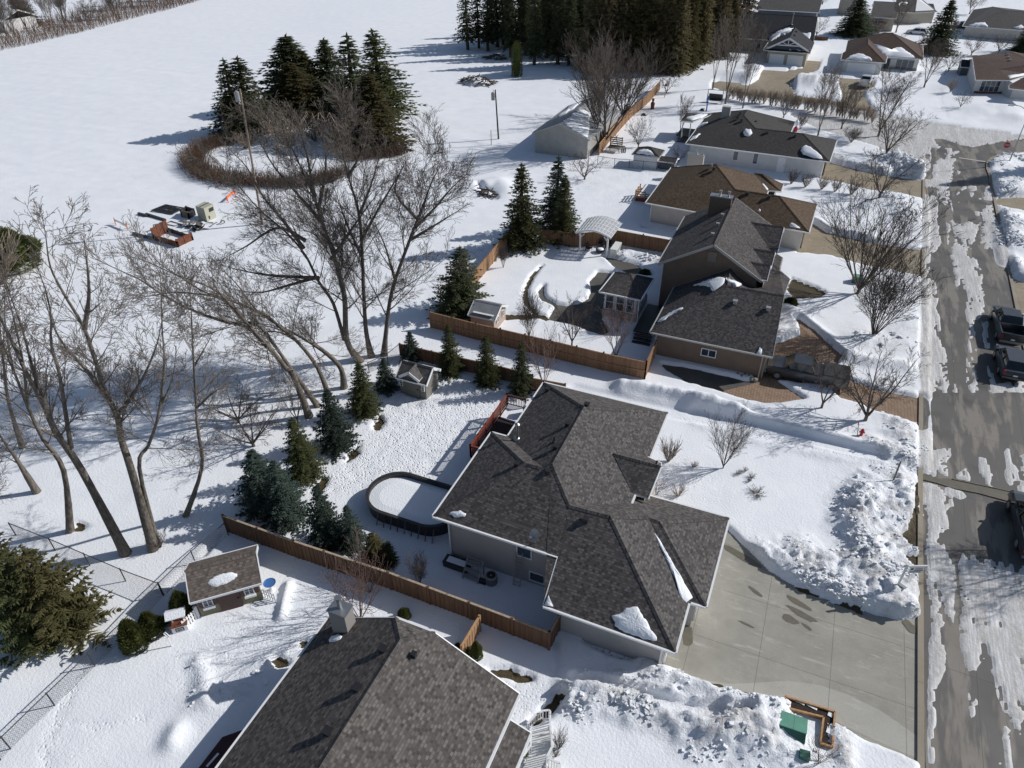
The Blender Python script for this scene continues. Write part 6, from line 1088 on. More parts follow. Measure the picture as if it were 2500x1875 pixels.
# ---------------- vehicles ----------------
def vehicle(kind, label, loc, rz, paint_, L=5.8, W=2.0, tonneau=False, group=None, cat=None):
    """nose points along +x of the thing"""
    h = thing('pickup_truck' if kind == 'pickup' else 'parked_car', label, cat or ('pickup truck' if kind == 'pickup' else 'car'), loc, rz, group); hl, hw = L / 2, W / 2; P_ = M_[paint_]
    def ring(x, zb, zs, zt, w0, w1): return [(x, -w0 * .94, zb), (x, -w0, zb + .22), (x, -w0, zs), (x, -w1, zt), (x, w1, zt), (x, w0, zs), (x, w0, zb + .22), (x, w0 * .94, zb)]
    if kind == 'pickup':
        st = [(hl, .5, .72, .82, hw * .82, hw * .7), (hl - .1, .42, .92, 1.02, hw * .95, hw * .8), (hl - .5, .4, 1.0, 1.12, hw, hw * .86), (hl - 1.35, .4, 1.06, 1.2, hw, hw * .88), (hl - 1.55, .4, 1.08, 1.22, hw, hw * .88), (-hl + 1.95, .42, 1.1, 1.16, hw, hw * .92)]
        gh = [(hl - 1.35, 1.18, hw * .84), (hl - 2.05, 1.78, hw * .72), (hl - 3.35, 1.8, hw * .72), (hl - 3.75, 1.14, hw * .86)]
    else:
        st = [(hl, .45, .7, .78, hw * .8, hw * .7), (hl - .12, .36, .88, .96, hw * .94, hw * .8), (hl - .5, .34, .98, 1.06, hw, hw * .86), (hl - 1.2, .34, 1.04, 1.14, hw, hw * .88), (-hl + .35, .34, 1.06, 1.12, hw, hw * .9), (-hl + .08, .38, .98, 1.06, hw * .96, hw * .84), (-hl, .45, .8, .9, hw * .88, hw * .76)]
        gh = [(hl - 1.15, 1.1, hw * .84), (hl - 1.85, 1.64, hw * .7), (-hl + .75, 1.68, hw * .7), (-hl + .3, 1.1, hw * .84)]
    m = MB(); R_ = [ring(*s) for s in st]
    for a, b in zip(R_[:-1], R_[1:]):
        for i in range(8): j_ = (i + 1) % 8; m.face([a[i], a[j_], b[j_], b[i]])
    m.face(R_[0][::-1]); m.face(R_[-1]); m.build('body', P_, h, smooth=False)
    g = MB(); rf = MB(); T = []
    for x, z, wy in gh: T.append([(x, -wy, z), (x, wy, z)])
    b0, b1, b2, b3 = T; g.face([b0[0], b0[1], b1[1], b1[0]]); g.face([b3[1], b3[0], b2[0], b2[1]])
    for s in (0, 1): q = [b0[s], b1[s], b2[s], b3[s]]; g.face(q if s else q[::-1])
    g.face([b0[0], b3[0], b3[1], b0[1]]); g.build('window_glass', M_['carglass'], h)
    x0, x1 = gh[1][0], gh[2][0]; wy = gh[1][2]; z = gh[1][1]
    rf.prism([(x0 + .06, -wy), (x0 + .06, wy), (x1 - .04, wy), (x1 - .04, -wy)][::-1], z - .02, z + .05)
    for s in (-1, 1):
        rf.bar((gh[0][0], s * gh[0][2], gh[0][1]), (x0, s * wy, z), .07); rf.bar((gh[3][0], s * gh[3][2], gh[3][1]), (x1, s * wy, z + .0), .09); xm = (x0 + x1) / 2; rf.bar((xm, s * (hw * .88), 1.12), (xm, s * wy, z), .08)
    rf.build('roof', P_, h)
    if kind == 'pickup':
        b = MB(); xb0, xb1 = -hl + .06, -hl + 1.95
        b.bx(xb0, xb1, -hw, -hw + .09, .5, 1.3); b.bx(xb0, xb1, hw - .09, hw, .5, 1.3); b.bx(xb1 - .08, xb1 - .002, -hw + .09, hw - .09, .5, 1.3); b.bx(xb0, xb1 - .08, -hw + .09, hw - .09, .62, .7); b.build('cargo_bed', P_, h)
        tg = MB(); tg.bx(-hl, -hl + .055, -hw + .02, hw - .02, .55, 1.3); tg.build('tailgate', P_, h)
        if tonneau: t_ = MB(); t_.bx(xb0, xb1, -hw + .02, hw - .02, 1.3, 1.42); t_.build('bed_cover', M_['dark'], h)
        else: t_ = MB(); t_.bx(xb0 + .1, xb0 + .8, -hw + .15, hw - .15, .7, .78); t_.build('bed_snow', M_['rsnow'], h)
    for s, nm in ((1, 'front_bumper'), (-1, 'rear_bumper')): b = MB(); b.bx(s * hl - .08, s * hl + .06, -hw * .92, hw * .92, .42, .62); b.build(nm, M_['galv'] if kind == 'pickup' else P_, h)
    for s in (-1, 1):
        b = MB(); b.bx(hl - .12, hl + .01, s * hw * .72 - .16, s * hw * .72 + .16, .72, .88); b.build('headlight', M_['grey'], h); b = MB(); b.bx(-hl - .015, -hl + .06, s * (hw - .1) - .08, s * (hw - .1) + .08, .8, 1.12); b.build('taillight', M_['red'], h)
        b = MB(); xx = gh[0][0] - .35; b.box((xx, s * (hw + .12), 1.2), (.12, .22, .17)); b.build('mirror', M_['black'], h)
    b = MB(); b.bx(-hl - .075, -hl - .06, -.16, .16, .7, .84); b.build('licence_plate', M_['white'], h)
    for x in (hl - .98, -hl + 1.15):
        for s in (-1, 1):
            b = MB(); y0 = s * (hw - .26); y1 = s * (hw + .02); b.cyl((x, y0, .38), (x, y1, .38), .38, .38, 20); w_ = b.build('wheel', M_['black'], h); b = MB(); b.cyl((x, y1 - s * .02, .38), (x, y1 + s * .015, .38), .24, .22, 14); b.build('rim', M_['galv'], w_)
    return h
a_ = Q(22, 1095, 468, 0); b_ = Q(22, 1440, 545, 0)
vehicle('pickup', 'charcoal pickup truck parked nose-in on the paver drive behind two bare trees', ((a_[0] + b_[0]) / 2 + .05, a_[1] + .95, .0), math.pi, 'p_grey', 6.3, 2.0, True)
for _p in [0]:
    c = Q(32, 1240, 940, .7); vehicle('pickup', 'black pickup truck with open bed parked ahead of the dark hatchback on the street', (c[0], c[1] + .5, 0), R(91), 'p_black', 5.8, 2.0)
    c = Q(32, 1265, 1330, .7); vehicle('car', 'slate grey hatchback parked behind the black pickup truck on the street', (c[0] + .0, c[1] - .15, 0), R(91), 'p_slate', 4.6, 1.85)
    c = Q(33, 1390, 720, .7); vehicle('pickup', 'dark pickup truck cut off by the right edge of the street', (c[0] + .1, c[1] - .3, 0), R(91), 'p_black', 5.6, 2.0)
    c = Q(24, 2060, 1110, .6); vehicle('pickup', 'white pickup truck on the drive of the white brown-roofed house', (c[0], c[1], 0), R(83), 'p_white', 5.6, 2.0)
    c = Q(25, 770, 440, .6); vehicle('car', 'white and blue van half hidden behind the tall far spruce', (c[0], c[1], 0), R(170), 'p_white', 4.8, 1.9)
for x, col, nm in ((1275, 'red', 'red and dark snowmobile on the trailer left of the grey-roofed house'), (1360, 'black', 'black snowmobile on the trailer touching the grey-roofed house')):
    c = Q(25, x, 345, .9); h = thing('snowmobile', nm, 'snowmobile', (c[0], c[1], .8), R(80)); m = MB(); m.box((.5, 0, .5), (1.3, .8, .6), 0, 0, .7); m.build('hood', M_[col], h); m = MB(); m.box((-.6, 0, .5), (1.4, .45, .35)); m.build('seat', M_['black'], h)
    m = MB(); m.bar((.3, -.4, .95), (.3, .4, .95), .06); m.bar((.5, 0, .7), (.3, 0, .95), .06); m.build('handlebar', M_['dark'], h)
    for s in (-1, 1): m = MB(); m.box((.8, s * .45, .06), (1.2, .14, .06)); m.build('ski', M_['dark'], h)
c = Q(25, 1310, 370, .4); h = thing('trailer', 'flat trailer carrying two snowmobiles beside the grey-roofed house', 'trailer', (c[0], c[1] + .3, 0)); m = MB(); m.bx(-2.5, 2.5, -1.4, 1.4, .6, .78); m.build('bed', M_['dark'], h)
for s in (-1, 1): m = MB(); m.cyl((0, s * 1.4, .35), (0, s * 1.62, .35), .35, .35, 14); m.build('wheel', M_['black'], h)
# ---------------- street furniture ----------------
c = Q(31, 1350, 500, .1); t_ = QV(31, 1425, 335, c); h = thing('stop_sign', 'red octagonal stop sign on the snowy corner across the street', 'stop sign', (c[0], c[1], 0)); H_ = 2.3; lean = 0
m = MB(); m.bar((0, 0, 0), (0, 0, H_), .07); m.build('post', M_['galv'], h); m = MB(); oc = [(.42 * math.cos(R(22.5 + 45 * i)), .42 * math.sin(R(22.5 + 45 * i))) for i in range(8)]
m.face([(x, -.06, H_ - .1 + z) for x, z in oc]); m.face([(x, -.045, H_ - .1 + z) for x, z in oc][::-1])
for i in range(8): a, b = oc[i], oc[(i + 1) % 8]; m.face([(a[0], -.06, H_ - .1 + a[1]), (b[0], -.06, H_ - .1 + b[1]), (b[0], -.045, H_ - .1 + b[1]), (a[0], -.045, H_ - .1 + a[1])])
face_ = m.build('sign_face', M_['red'], h)
def text(s, size, parent, loc, rot, mat, name='lettering', ext=.004):
    cu = bpy.data.curves.new(name, 'FONT'); cu.body = s; cu.size = size; cu.align_x = 'CENTER'; cu.align_y = 'CENTER'; cu.extrude = ext; cu.materials.append(M_[mat]); tmp = bpy.data.objects.new(name, cu); COL.objects.link(tmp); bpy.context.view_layer.update(); me = bpy.data.meshes.new_from_object(tmp.evaluated_get(bpy.context.evaluated_depsgraph_get())); bpy.data.objects.remove(tmp); o = bpy.data.objects.new(name, me); COL.objects.link(o); o.parent = parent; o.location = loc; o.rotation_euler = rot; return o
text('STOP', .3, face_, (0, -.066, H_ - .1), (R(90), 0, 0), 'white')
c = Q(31, 1445, 560, .1); top = QV(25, 2212, 1560, c); hd = QV(25, 2062, 1422, c); LH = float(top[2]); h = thing('street_lamp', 'tall grey street lamp at the right edge beside the stop sign corner', 'street lamp', (c[0], c[1], 0))
m = MB(); m.cyl((0, 0, 0), (0, 0, LH), .1, .055, 10); m.build('pole', M_['galv'], h); m = MB(); ex, ey, ez_ = float(hd[0] - c[0]), float(hd[1] - c[1]), float(hd[2])
P0 = Vector((0, 0, LH)); P2 = Vector((ex, ey, ez_)); pts = [P0.lerp(Vector((ex * .35, ey * .35, ez_ + .05)), t) .lerp(Vector((ex * .35, ey * .35, ez_ + .05)).lerp(P2, t), t) for t in [i / 8 for i in range(9)]]; m.tube(pts, .045, 7); m.build('arm', M_['galv'], h)
m = MB(); m.box(tuple(P2 + Vector((-.2, 0, -.03))), (.7, .25, .14), 0, 0, .8); m.build('lamp_head', M_['white2'], h)
c = G(14, 1112, 172); h = thing('fire_hydrant', 'red fire hydrant standing in snow beside a slim marker rod', 'fire hydrant', (c[0], c[1], c[2] - .15)); m = MB(); m.lathe((0, 0, 0), [(.15, 0), (.15, .06), (.11, .08), (.11, .5), (.14, .52), (.14, .56), (.11, .62), (.05, .7), (.03, .76), (0, .76)], 14); m.build('barrel', M_['red'], h, smooth=True)
m = MB(); m.cyl((-.19, 0, .42), (.19, 0, .42), .055, .055, 10); m.cyl((0, -.2, .38), (0, 0, .38), .075, .075, 10); m.build('nozzles', M_['red'], h)
c = G(14, 1088, 175); t_ = QV(14, 1100, 75, c); h = thing('marker_rod', 'thin dark red marker rod beside the fire hydrant', 'marker rod', (c[0], c[1], c[2] - .1)); m = MB(); m.bar((0, 0, 0), (t_[0] - c[0], t_[1] - c[1], t_[2] - c[2]), .035); o = m.build('rod', M_['rust'], h); m = MB(); m.bar((t_[0] - c[0], t_[1] - c[1], t_[2] - c[2] - .25), (t_[0] - c[0], t_[1] - c[1], t_[2] - c[2]), .05); m.build('tip', M_['red'], h)
c = G(14, 1335, 465); t_ = QV(14, 1380, 350, c); h = thing('marker_post', 'slim grey timber stake standing in snow at the end of the cleared path', 'stake', (c[0], c[1], c[2] - .2)); m = MB(); m.bar((0, 0, 0), (t_[0] - c[0], t_[1] - c[1], t_[2] - c[2] + .2), .075); m.build('stake', M_['oldwood'], h)
# sale sign
c = G(14, 1358, 1190); t_ = QV(14, 1420, 1045, c); ar = QV(14, 1530, 1085, c); z_ = float(t_[2] - c[2]); h = thing('sale_sign', 'white hanging yard sale sign board on an L-shaped post by the street snowbank', 'sign', (c[0], c[1], c[2] - .15)); d_ = Vector((ar[0] - t_[0], ar[1] - t_[1], 0)); d_.normalize(); aw = 1.15
m = MB(); m.bar((0, 0, -.2), (0, 0, z_ + .15), .1); m.build('post', M_['white2'], h); m = MB(); m.bar(tuple(d_ * -.25 + Vector((0, 0, z_))), tuple(d_ * aw + Vector((0, 0, z_))), .08); m.build('arm', M_['white2'], h)
m = MB(); an = math.atan2(d_.y, d_.x); pc = d_ * (aw * .55); m.box((pc.x, pc.y, z_ - .33), (.82, .03, .46), an); o = m.build('board', M_['white'], h)
def sbar(x, z, w_, hh, mat, nm='printing'):
    m = MB(); p = d_ * (aw * .55 + x); n_ = Vector((d_.y, -d_.x, 0)) * .02; m.box((p.x + n_.x, p.y + n_.y, z_ - .33 + z), (w_, .006, hh), an); m.build(nm, M_[mat], o)
sbar(-.28, .1, .14, .13, 'dark', 'logo'); sbar(.1, .11, .42, .06, 'red'); sbar(.1, -.02, .5, .05, 'dark'); sbar(-.05, -.14, .6, .06, 'dark')
m = MB(); c2 = G(14, 1385, 1205); m.box((c2[0] - c[0], c2[1] - c[1], .3), (.42, .2, .05), -.5); m.build('fallen_rider', M_['galv'], h)
# green utility boxes, planter
c = Q(17, 1757, 1365, .25); h = thing('transformer_box', 'green pad-mounted transformer box beside the L-shaped timber planter', 'transformer box', (c[0], c[1] - .05, .15), R(1)); m = MB(); a_, b_, hh = .62, .52, .82
P_ = [(-a_, -b_, 0), (a_, -b_, 0), (a_, b_, 0), (-a_, b_, 0)]; Tp = [(-a_ * .94, -b_ * .45, hh), (a_ * .94, -b_ * .45, hh), (a_ * .94, b_ * .95, hh), (-a_ * .94, b_ * .95, hh)]; Mid = [(-a_, -b_, hh * .55), (a_, -b_, hh * .55)]
m.face([P_[0], P_[1], Mid[1], Mid[0]]); m.face([Mid[0], Mid[1], Tp[1], Tp[0]]); m.face([P_[1], P_[2], Tp[2], Tp[1], Mid[1]]); m.face([P_[2], P_[3], Tp[3], Tp[2]]); m.face([P_[3], P_[0], Mid[0], Tp[0], Tp[3]]); m.build('cabinet', M_['greend'], h)
m = MB(); m.prism([(-a_ * .97, -b_ * .48), (-.005, -b_ * .48), (-.005, b_), (-a_ * .97, b_)], hh - .02, hh + .035); m.prism([(.005, -b_ * .48), (a_ * .97, -b_ * .48), (a_ * .97, b_), (.005, b_)], hh - .02, hh + .035); m.build('lid', M_['green'], h)
c = Q(17, 1855, 1590, .25); h = thing('utility_box', 'small dark green utility box at the bottom edge beside a brown bush', 'utility box', (c[0], c[1], .15)); m = MB(); m.box((0, 0, .3), (.5, .42, .6), .1, 0, .85); m.build('cabinet', M_['greend'], h); m = MB(); m.box((0, 0, .62), (.46, .38, .05), .1); m.build('lid', M_['greend'], h)
c = Q(5, 1085, 515, .4); h = thing('utility_box', 'green utility box behind the multi-stemmed tree on the snowy lawn', 'utility box', (c[0], c[1], .15)); m = MB(); m.box((0, 0, .4), (1.0, .8, .8), 0, 0, .9); m.build('cabinet', M_['greend'], h); m = MB(); m.box((0, 0, .82), (.9, .72, .06)); m.build('lid', M_['green'], h)
OUT = [tuple(Q(17, x, y, .5)[:2]) for x, y in [(1715, 1075), (2118, 1200), (2098, 1485), (2000, 1455), (2026, 1245), (1705, 1163)]]; cc_ = np.mean(OUT, axis=0); h = thing('planter', 'L-shaped raised timber planter at the edge of the concrete driveway', 'planter', (cc_[0], cc_[1], 0)); m = MB(); n = 6
for i in range(n):
    a, b = Vector((*OUT[i], 0)), Vector((*OUT[(i + 1) % n], 0))
    for z in (.1, .27, .44): m.bar((a.x, a.y, z), (b.x, b.y, z), .09, .155)
m.build('timber_frame', M_['plank'], h, world=True); m = MB(); m.face([(x, y, .4) for x, y in OUT[::-1]]); o = m.build('soil', M_['soil'], h, world=True)
import bmesh
bm = bmesh.new(); bm.from_mesh(o.data); bmesh.ops.triangulate(bm, faces=bm.faces); bmesh.ops.recalc_face_normals(bm, faces=bm.faces); bm.to_mesh(o.data); bm.free()
m = MB()
for x, y in ((1830, 1125), (1930, 1165), (2080, 1225), (2068, 1360)): q_ = Q(17, x, y, .42); m.box((q_[0], q_[1], .42), (.5 if y < 1200 else .22, .1 if y < 1200 else .25, .05), -.2)
m.build('snow_patch', M_['rsnow'], h, world=True)
# ---------------- power poles ----------------
def ppole(label, v, b, t, r=.16, mat='pole', tf=None, v2=None, cross=False):
    c = Q(v, *b, .1); p = QV(v2 or v, *t, c); h = thing('utility_pole', label, 'utility pole', (c[0], c[1], 0)); T_ = Vector((p[0] - c[0], p[1] - c[1], p[2])); m = MB(); m.cyl((0, 0, 0), tuple(T_), r, r * .65, 10); m.build('pole', M_[mat], h)
    if tf is not None:
        q_ = T_ * tf[0] + Vector((tf[1], -.2, 0)); m = MB(); m.cyl(tuple(q_ - Vector((0, 0, .5))), tuple(q_ + Vector((0, 0, .5))), .28, .28, 12); m.cyl(tuple(q_ + Vector((0, 0, .5))), tuple(q_ + Vector((0, 0, .62))), .28, .12, 12); m.build('transformer', M_['grey'], h)
        m = MB(); m.bar(tuple(q_), tuple(T_ * tf[0]), .08); m.build('bracket', M_['dark'], h)
    for k_ in (.97, .9): m = MB(); q_ = T_ * k_; m.cyl(tuple(q_ + Vector((-.35, 0, 0))), tuple(q_ + Vector((.1, 0, 0))), .04, .04, 6); m.cyl(tuple(q_ + Vector((-.35, 0, 0))), tuple(q_ + Vector((-.35, 0, .25))), .06, .03, 8); m.build('insulator', M_['white2'], h)
    return h
ppole('tall tan power pole rising in front of the round spruce island', 1, (1417, 1215), (1295, 480), .14, 'pole', (.95, -.3)); ppole('dark power pole with grey transformer in the open field near the barn', 2, (877, 940), (855, 605), .14, 'poled', (.87, -.35))
c = Q(2, 828, 980, .1); h = thing('marker_stake', 'thin orange-brown stake standing in the field beside the dark power pole', 'stake', (c[0], c[1], 0)); m = MB(); m.bar((0, 0, 0), (0, 0, 2.3), .07); m.build('rod', M_['rust'], h)
# ---------------- farm scrap in the field ----------------
def qbox(label, name, cat, v, pts, z0, hs, mats, floor=None, th=.07):
    P_ = [Q(v, x, y, z0) for x, y in pts]; c = np.mean(P_, axis=0); h = thing(name, label, cat, (c[0], c[1], 0)); n = len(P_)
    for i in range(n):
        a, b = P_[i], P_[(i + 1) % n]; m = MB(); zc = z0 + hs[i] / 2; m.bar((a[0], a[1], zc), (b[0], b[1], zc), th, hs[i]); L = math.hypot(b[0] - a[0], b[1] - a[1]); k_ = max(1, int(L / .8))
        for j_ in range(k_ + 1): t = j_ / k_; m.box((a[0] + (b[0] - a[0]) * t, a[1] + (b[1] - a[1]) * t, zc), (th * 1.8, th * 1.8, hs[i] * 1.06))
        m.build('side_panel', M_[mats[i]], h, world=True)
    if floor: m = MB(); m.prism([tuple(p[:2]) for p in P_], z0, z0 + .12); m.build('snow_floor', M_[floor], h, world=True)
    return h
qbox('rusty red open farm wagon box filled with snow', 'wagon_box', 'wagon box', 34, [(545, 955), (940, 1070), (1185, 955), (770, 810)], .15, [.75, 1.0, .6, 1.5], ['rust', 'rust', 'dark', 'rust'], 'rsnow', .09)
qbox('small grey slatted crate left of the putty cabinet', 'crate', 'crate', 34, [(1010, 570), (1130, 600), (1225, 540), (1100, 500)], .1, [1.0, .9, 1.0, 1.0], ['oldwood', 'dark', 'oldwood', 'dark'], None, .08)
c1, c2, c3 = Q(34, 1290, 610, .1), Q(34, 1432, 655, .1), Q(34, 1585, 575, .1); hz = float(QV(34, 1390, 410, c2)[2]); h = thing('metal_cabinet', 'tall putty-coloured metal cabinet standing among farm scrap in the field', 'cabinet', (c2[0], c2[1], 0)); c4 = c1 + c3 - c2; m = MB()
pp = [tuple(p[:2]) for p in (c1, c2, c3, c4)]; m.prism(pp, .15, hz); m.build('body', M_['concrete_box'], h, world=True); m = MB(); u = (c3 - c2) / np.linalg.norm((c3 - c2)[:2]); n_ = np.array([u[1], -u[0], 0]) * .03; L = np.linalg.norm((c3 - c2)[:2])
a = c2 + u * L * .45 + n_; b = c2 + u * L * .9 + n_; m.bar((a[0], a[1], hz * .75), (b[0], b[1], hz * .75), .04, hz * .22); m.build('control_window', M_['black'], h, world=True); m = MB(); a = c2 + u * L * .3 + n_; m.box((a[0], a[1], hz * .35), (.1, .1, .35)); m.build('latch', M_['dark'], h, world=True)
m = MB(); m.bar(tuple((c1 + c2) / 2 + [0, 0, hz - .05]), tuple((c3 + c4) / 2 + [0, 0, hz - .05]), .06, .06); m.build('roof_rib', M_['dark'], h, world=True)
def bars(label, name, cat, v, lines, wd, mat, z=.3, part='frame'):
    P_ = [[Q(v, x, y, zz if zz is not None else z) for x, y, zz in l] for l in lines]; c = np.mean([p for l in P_ for p in l], axis=0); h = thing(name, label, cat, (c[0], c[1], 0)); m = MB()
    for l in P_:
        for a, b in zip(l[:-1], l[1:]): m.bar(tuple(a), tuple(b), wd)
    m.build(part, M_[mat], h, world=True); return h
N_ = None
bars('flat rack of dark steel bars lying on the snow behind the crate', 'steel_rack', 'steel rack', 34, [[(485, 440, N_), (720, 345, N_), (1025, 400, N_), (830, 500, N_), (485, 440, N_)]] + [[(485 + 235 * t + 0, 440 - 95 * t, N_), (830 + 195 * t, 500 - 100 * t, N_)] for t in (.15, .3, .5, .65, .8)] + [[(485 + 345 * t, 440 + 60 * t, N_), (720 + 305 * t, 345 + 55 * t, N_)] for t in (.3, .6)], .12, 'dark', .3)
bars('pair of long dark beams lying in the snow west of the scrap pile', 'steel_beam', 'beam', 34, [[(260, 490, N_), (410, 530, N_)], [(390, 500, N_), (720, 605, N_)]], .25, 'dark', .3, 'beams'); bars('long dark drawbar sticking out of the rusty wagon box', 'drawbar', 'beam', 34, [[(170, 825, N_), (520, 920, N_)]], .25, 'dark', .4, 'beam')
bars('small square timber frame lying on the snow behind the wagon box', 'timber_frame', 'frame', 34, [[(715, 670, N_), (810, 622, N_), (960, 668, N_), (880, 705, N_), (715, 670, N_)]], .1, 'oldwood', .3); bars('grey steel trestle behind the left side of the wagon box', 'trestle', 'trestle', 34, [[(520, 760, .1), (515, 685, 1.0), (640, 660, 1.0), (645, 720, .1)]], .1, 'grey')
bars('little sawhorse right of the putty cabinet', 'sawhorse', 'sawhorse', 34, [[(1650, 655, .1), (1660, 615, .7), (1710, 615, .7), (1720, 655, .1)]], .1, 'oldwood'); bars('long low wire gate panel lying in the snow at the left', 'gate_panel', 'gate', 1, [[(255, 1285, .1), (250, 1250, 1.1), (450, 1210, 1.1), (495, 1240, .3), (470, 1245, .1)], [(255, 1285, .15), (480, 1248, .15)], [(320, 1240, 1.0), (325, 1270, .1)], [(390, 1225, 1.0), (395, 1258, .1)], [(450, 1210, 1.1), (455, 1245, .1)], [(480, 1195, 1.3), (495, 1240, .1)]], .07, 'grey')
for lab, pts in (('white road barricade with orange legs lying west of the wagon box', [(625, 1210), (690, 1240)]), ('orange barricade board tilted in the snow under the big tree crown', [(1230, 1090), (1270, 1055)])):
    a, b = Q(1, *pts[0], .2), Q(1, *pts[1], .2); h = thing('barricade', lab, 'barricade', ((a[0] + b[0]) / 2, (a[1] + b[1]) / 2, 0)); m = MB(); m.bar((a[0], a[1], .75), (b[0], b[1], .75), .06, .28); m.build('board', M_['white'] if pts[0][0] < 700 else M_['orange'], h, world=True)
    for p in (a, b):
        for s in (-1, 1): m = MB(); m.bar((p[0], p[1], 1.0), (p[0] + s * .35, p[1] - s * .25, .05), .08); m.build('leg', M_['orange'], h, world=True)
rr = random.Random(4); c = Q(34, 1200, 720, .2); h = thing('scrap_heap', 'dark heap of scrap metal and boards in front of the putty cabinet', 'scrap heap', (c[0], c[1], 0)); m = MB()
for i in range(34): a = rr.uniform(0, 6.28); rad = rr.uniform(.2, 1.5); x, y = math.cos(a) * rad * 1.3, math.sin(a) * rad * .7; an = rr.uniform(-.8, .8); L = rr.uniform(.4, 1.5); m.bar((x, y, rr.uniform(.2, .7)), (x + math.cos(an) * L, y + math.sin(an) * L, rr.uniform(.2, .8)), rr.uniform(.06, .25), .06)
m.build('scrap', M_['dark'], h); m = MB()
for i in range(14): a = rr.uniform(0, 6.28); m.box((math.cos(a) * rr.uniform(.2, 1.4), math.sin(a) * rr.uniform(.2, .7), rr.uniform(.3, .8)), (rr.uniform(.3, .9), rr.uniform(.2, .5), .08), a)
m.build('boards', M_['oldwood'], h); m = MB()
for i in range(6): m.box((rr.uniform(-1.2, 1.2), rr.uniform(-.5, .5), .75), (.5, .3, .1), rr.uniform(0, 3))
m.build('snow_patch', M_['rsnow'], h)
# ---------------- garden pieces of the white house ----------------
c = Q(26, 570, 720, .1); h = thing('garden_wagon', 'grey rustic timber wagon with a spoked wheel beside the barn fence', 'garden wagon', (c[0], c[1], 0)); m = MB()
for i in range(5): m.bar((-.9, 0 + i * .0, 1.0 + i * .28), (.9, 0, 1.0 + i * .28), .05, .16)
for x in (-.9, .9): m.bar((x, 0, .2), (x, 0, 2.3), .1)
m.bx(-.9, .9, -1.2, 0, .9, .98); m.build('box', M_['oldwood'], h); m = MB()
for s in (-1, 1): m.bar((-1.6, -1.0, 0), (.3, -.4, 2.7), .07); m.bar((.9, -1.0, 0), (-.1, -.4, 2.7), .07)
m.build('a_frame', M_['oldwood'], h)
m = MB(); wc = (1.35, -.7, .65)
for i in range(18): a, b = 2 * math.pi * i / 18, 2 * math.pi * (i + 1) / 18; m.bar((wc[0] + .25 * math.cos(a), wc[1] + .2 * math.cos(a), wc[2] + .62 * math.sin(a)), (wc[0] + .25 * math.cos(b), wc[1] + .2 * math.cos(b), wc[2] + .62 * math.sin(b)), .12)
for i in range(6): a = math.pi * i / 6; m.bar((wc[0] + .25 * math.cos(a), wc[1] + .2 * math.cos(a), wc[2] + .62 * math.sin(a)), (wc[0] - .25 * math.cos(a), wc[1] - .2 * math.cos(a), wc[2] - .62 * math.sin(a)), .05)
m.build('wheel', M_['oldwood'], h)
c = Q(23, 865, 140, .1); h = thing('garden_swing', 'dark canopy swing seat between bare trees behind the white house', 'garden swing', (c[0], c[1], 0)); m = MB(); m.box((0, 0, .7), (2.3, .8, .12)); m.build('seat', M_['dark'], h); m = MB(); m.box((0, .45, 1.2), (2.3, .1, .9)); m.build('backrest', M_['dark'], h); m = MB()
for x in (-1.3, 1.3): m.bar((x, -.7, 0), (x, 0, 2.4), .07); m.bar((x, .7, 0), (x, 0, 2.4), .07)
m.bar((-1.3, 0, 2.4), (1.3, 0, 2.4), .08); m.build('frame', M_['dark'], h)
c = Q(23, 782, 232, .1); h = thing('garden_lantern', 'cobalt blue lantern post behind the white house', 'garden lantern', (c[0], c[1], 0)); m = MB(); m.lathe((0, 0, 0), [(.28, 0), (.12, .2), (.1, 1.5), (.28, 1.7), (.1, 1.9), (.1, 2.6), (0, 2.9)], 10); m.build('post', M_['blue'], h); m = MB(); m.lathe((0, 0, 2.1), [(.2, 0), (.26, .2), (.2, .45), (.0, .5)], 10); m.build('lamp', M_['blue'], h)
c = Q(23, 222, 205, .1); h = thing('garden_figure', 'rust red garden figure standing beside the tan board fence', 'garden ornament', (c[0], c[1], 0)); m = MB(); m.lathe((0, 0, 0), [(.35, 0), (.3, .6), (.38, 1.2), (.15, 1.5)], 10); m.build('body', M_['rust'], h); m = MB(); m.lathe((0, 0, 1.5), [(.1, 0), (.24, .2), (.2, .45), (0, .55)], 10); m.build('head', M_['rust'], h)
c = Q(23, 350, 82, .1); h = thing('bird_feeder', 'brown bird feeder on a post near the board fence', 'bird feeder', (c[0], c[1], 0)); m = MB(); m.bar((0, 0, 0), (0, 0, 2.2), .1); m.build('post', M_['oldwood'], h); m = MB(); m.box((0, 0, 2.4), (.5, .5, .4), 0, 0, .4); m.build('house', M_['rust'], h)
c = Q(23, 1705, 440, .1); h = thing('garden_ornament', 'red and white ornament at the east wall of the white house wing', 'garden ornament', (c[0], c[1], 0)); m = MB(); m.lathe((0, 0, 0), [(.3, 0), (.3, .8), (.1, 1.1)], 8); m.build('body', M_['red'], h); m = MB(); m.lathe((0, 0, 1.1), [(.12, 0), (.34, .3), (.3, .7), (0, 1.0)], 8); m.build('top', M_['white'], h)
for x, y in ((745, 222), (140, 270)): c = Q(23, x, y, .1); h = thing('garden_stone', 'dark boulder in snow behind the white house' if x > 500 else 'dark boulder in snow near the board fence', 'boulder', (c[0], c[1], .2)); m = MB(); m.lathe((0, 0, 0), [(.5, -.1), (.55, .15), (.3, .4), (0, .45)], 7); o = m.build('rock', M_['dark'], h); m = MB(); m.lathe((0, 0, .38), [(.3, 0), (0, .12)], 8); m.build('snow_top', M_['rsnow'], h)
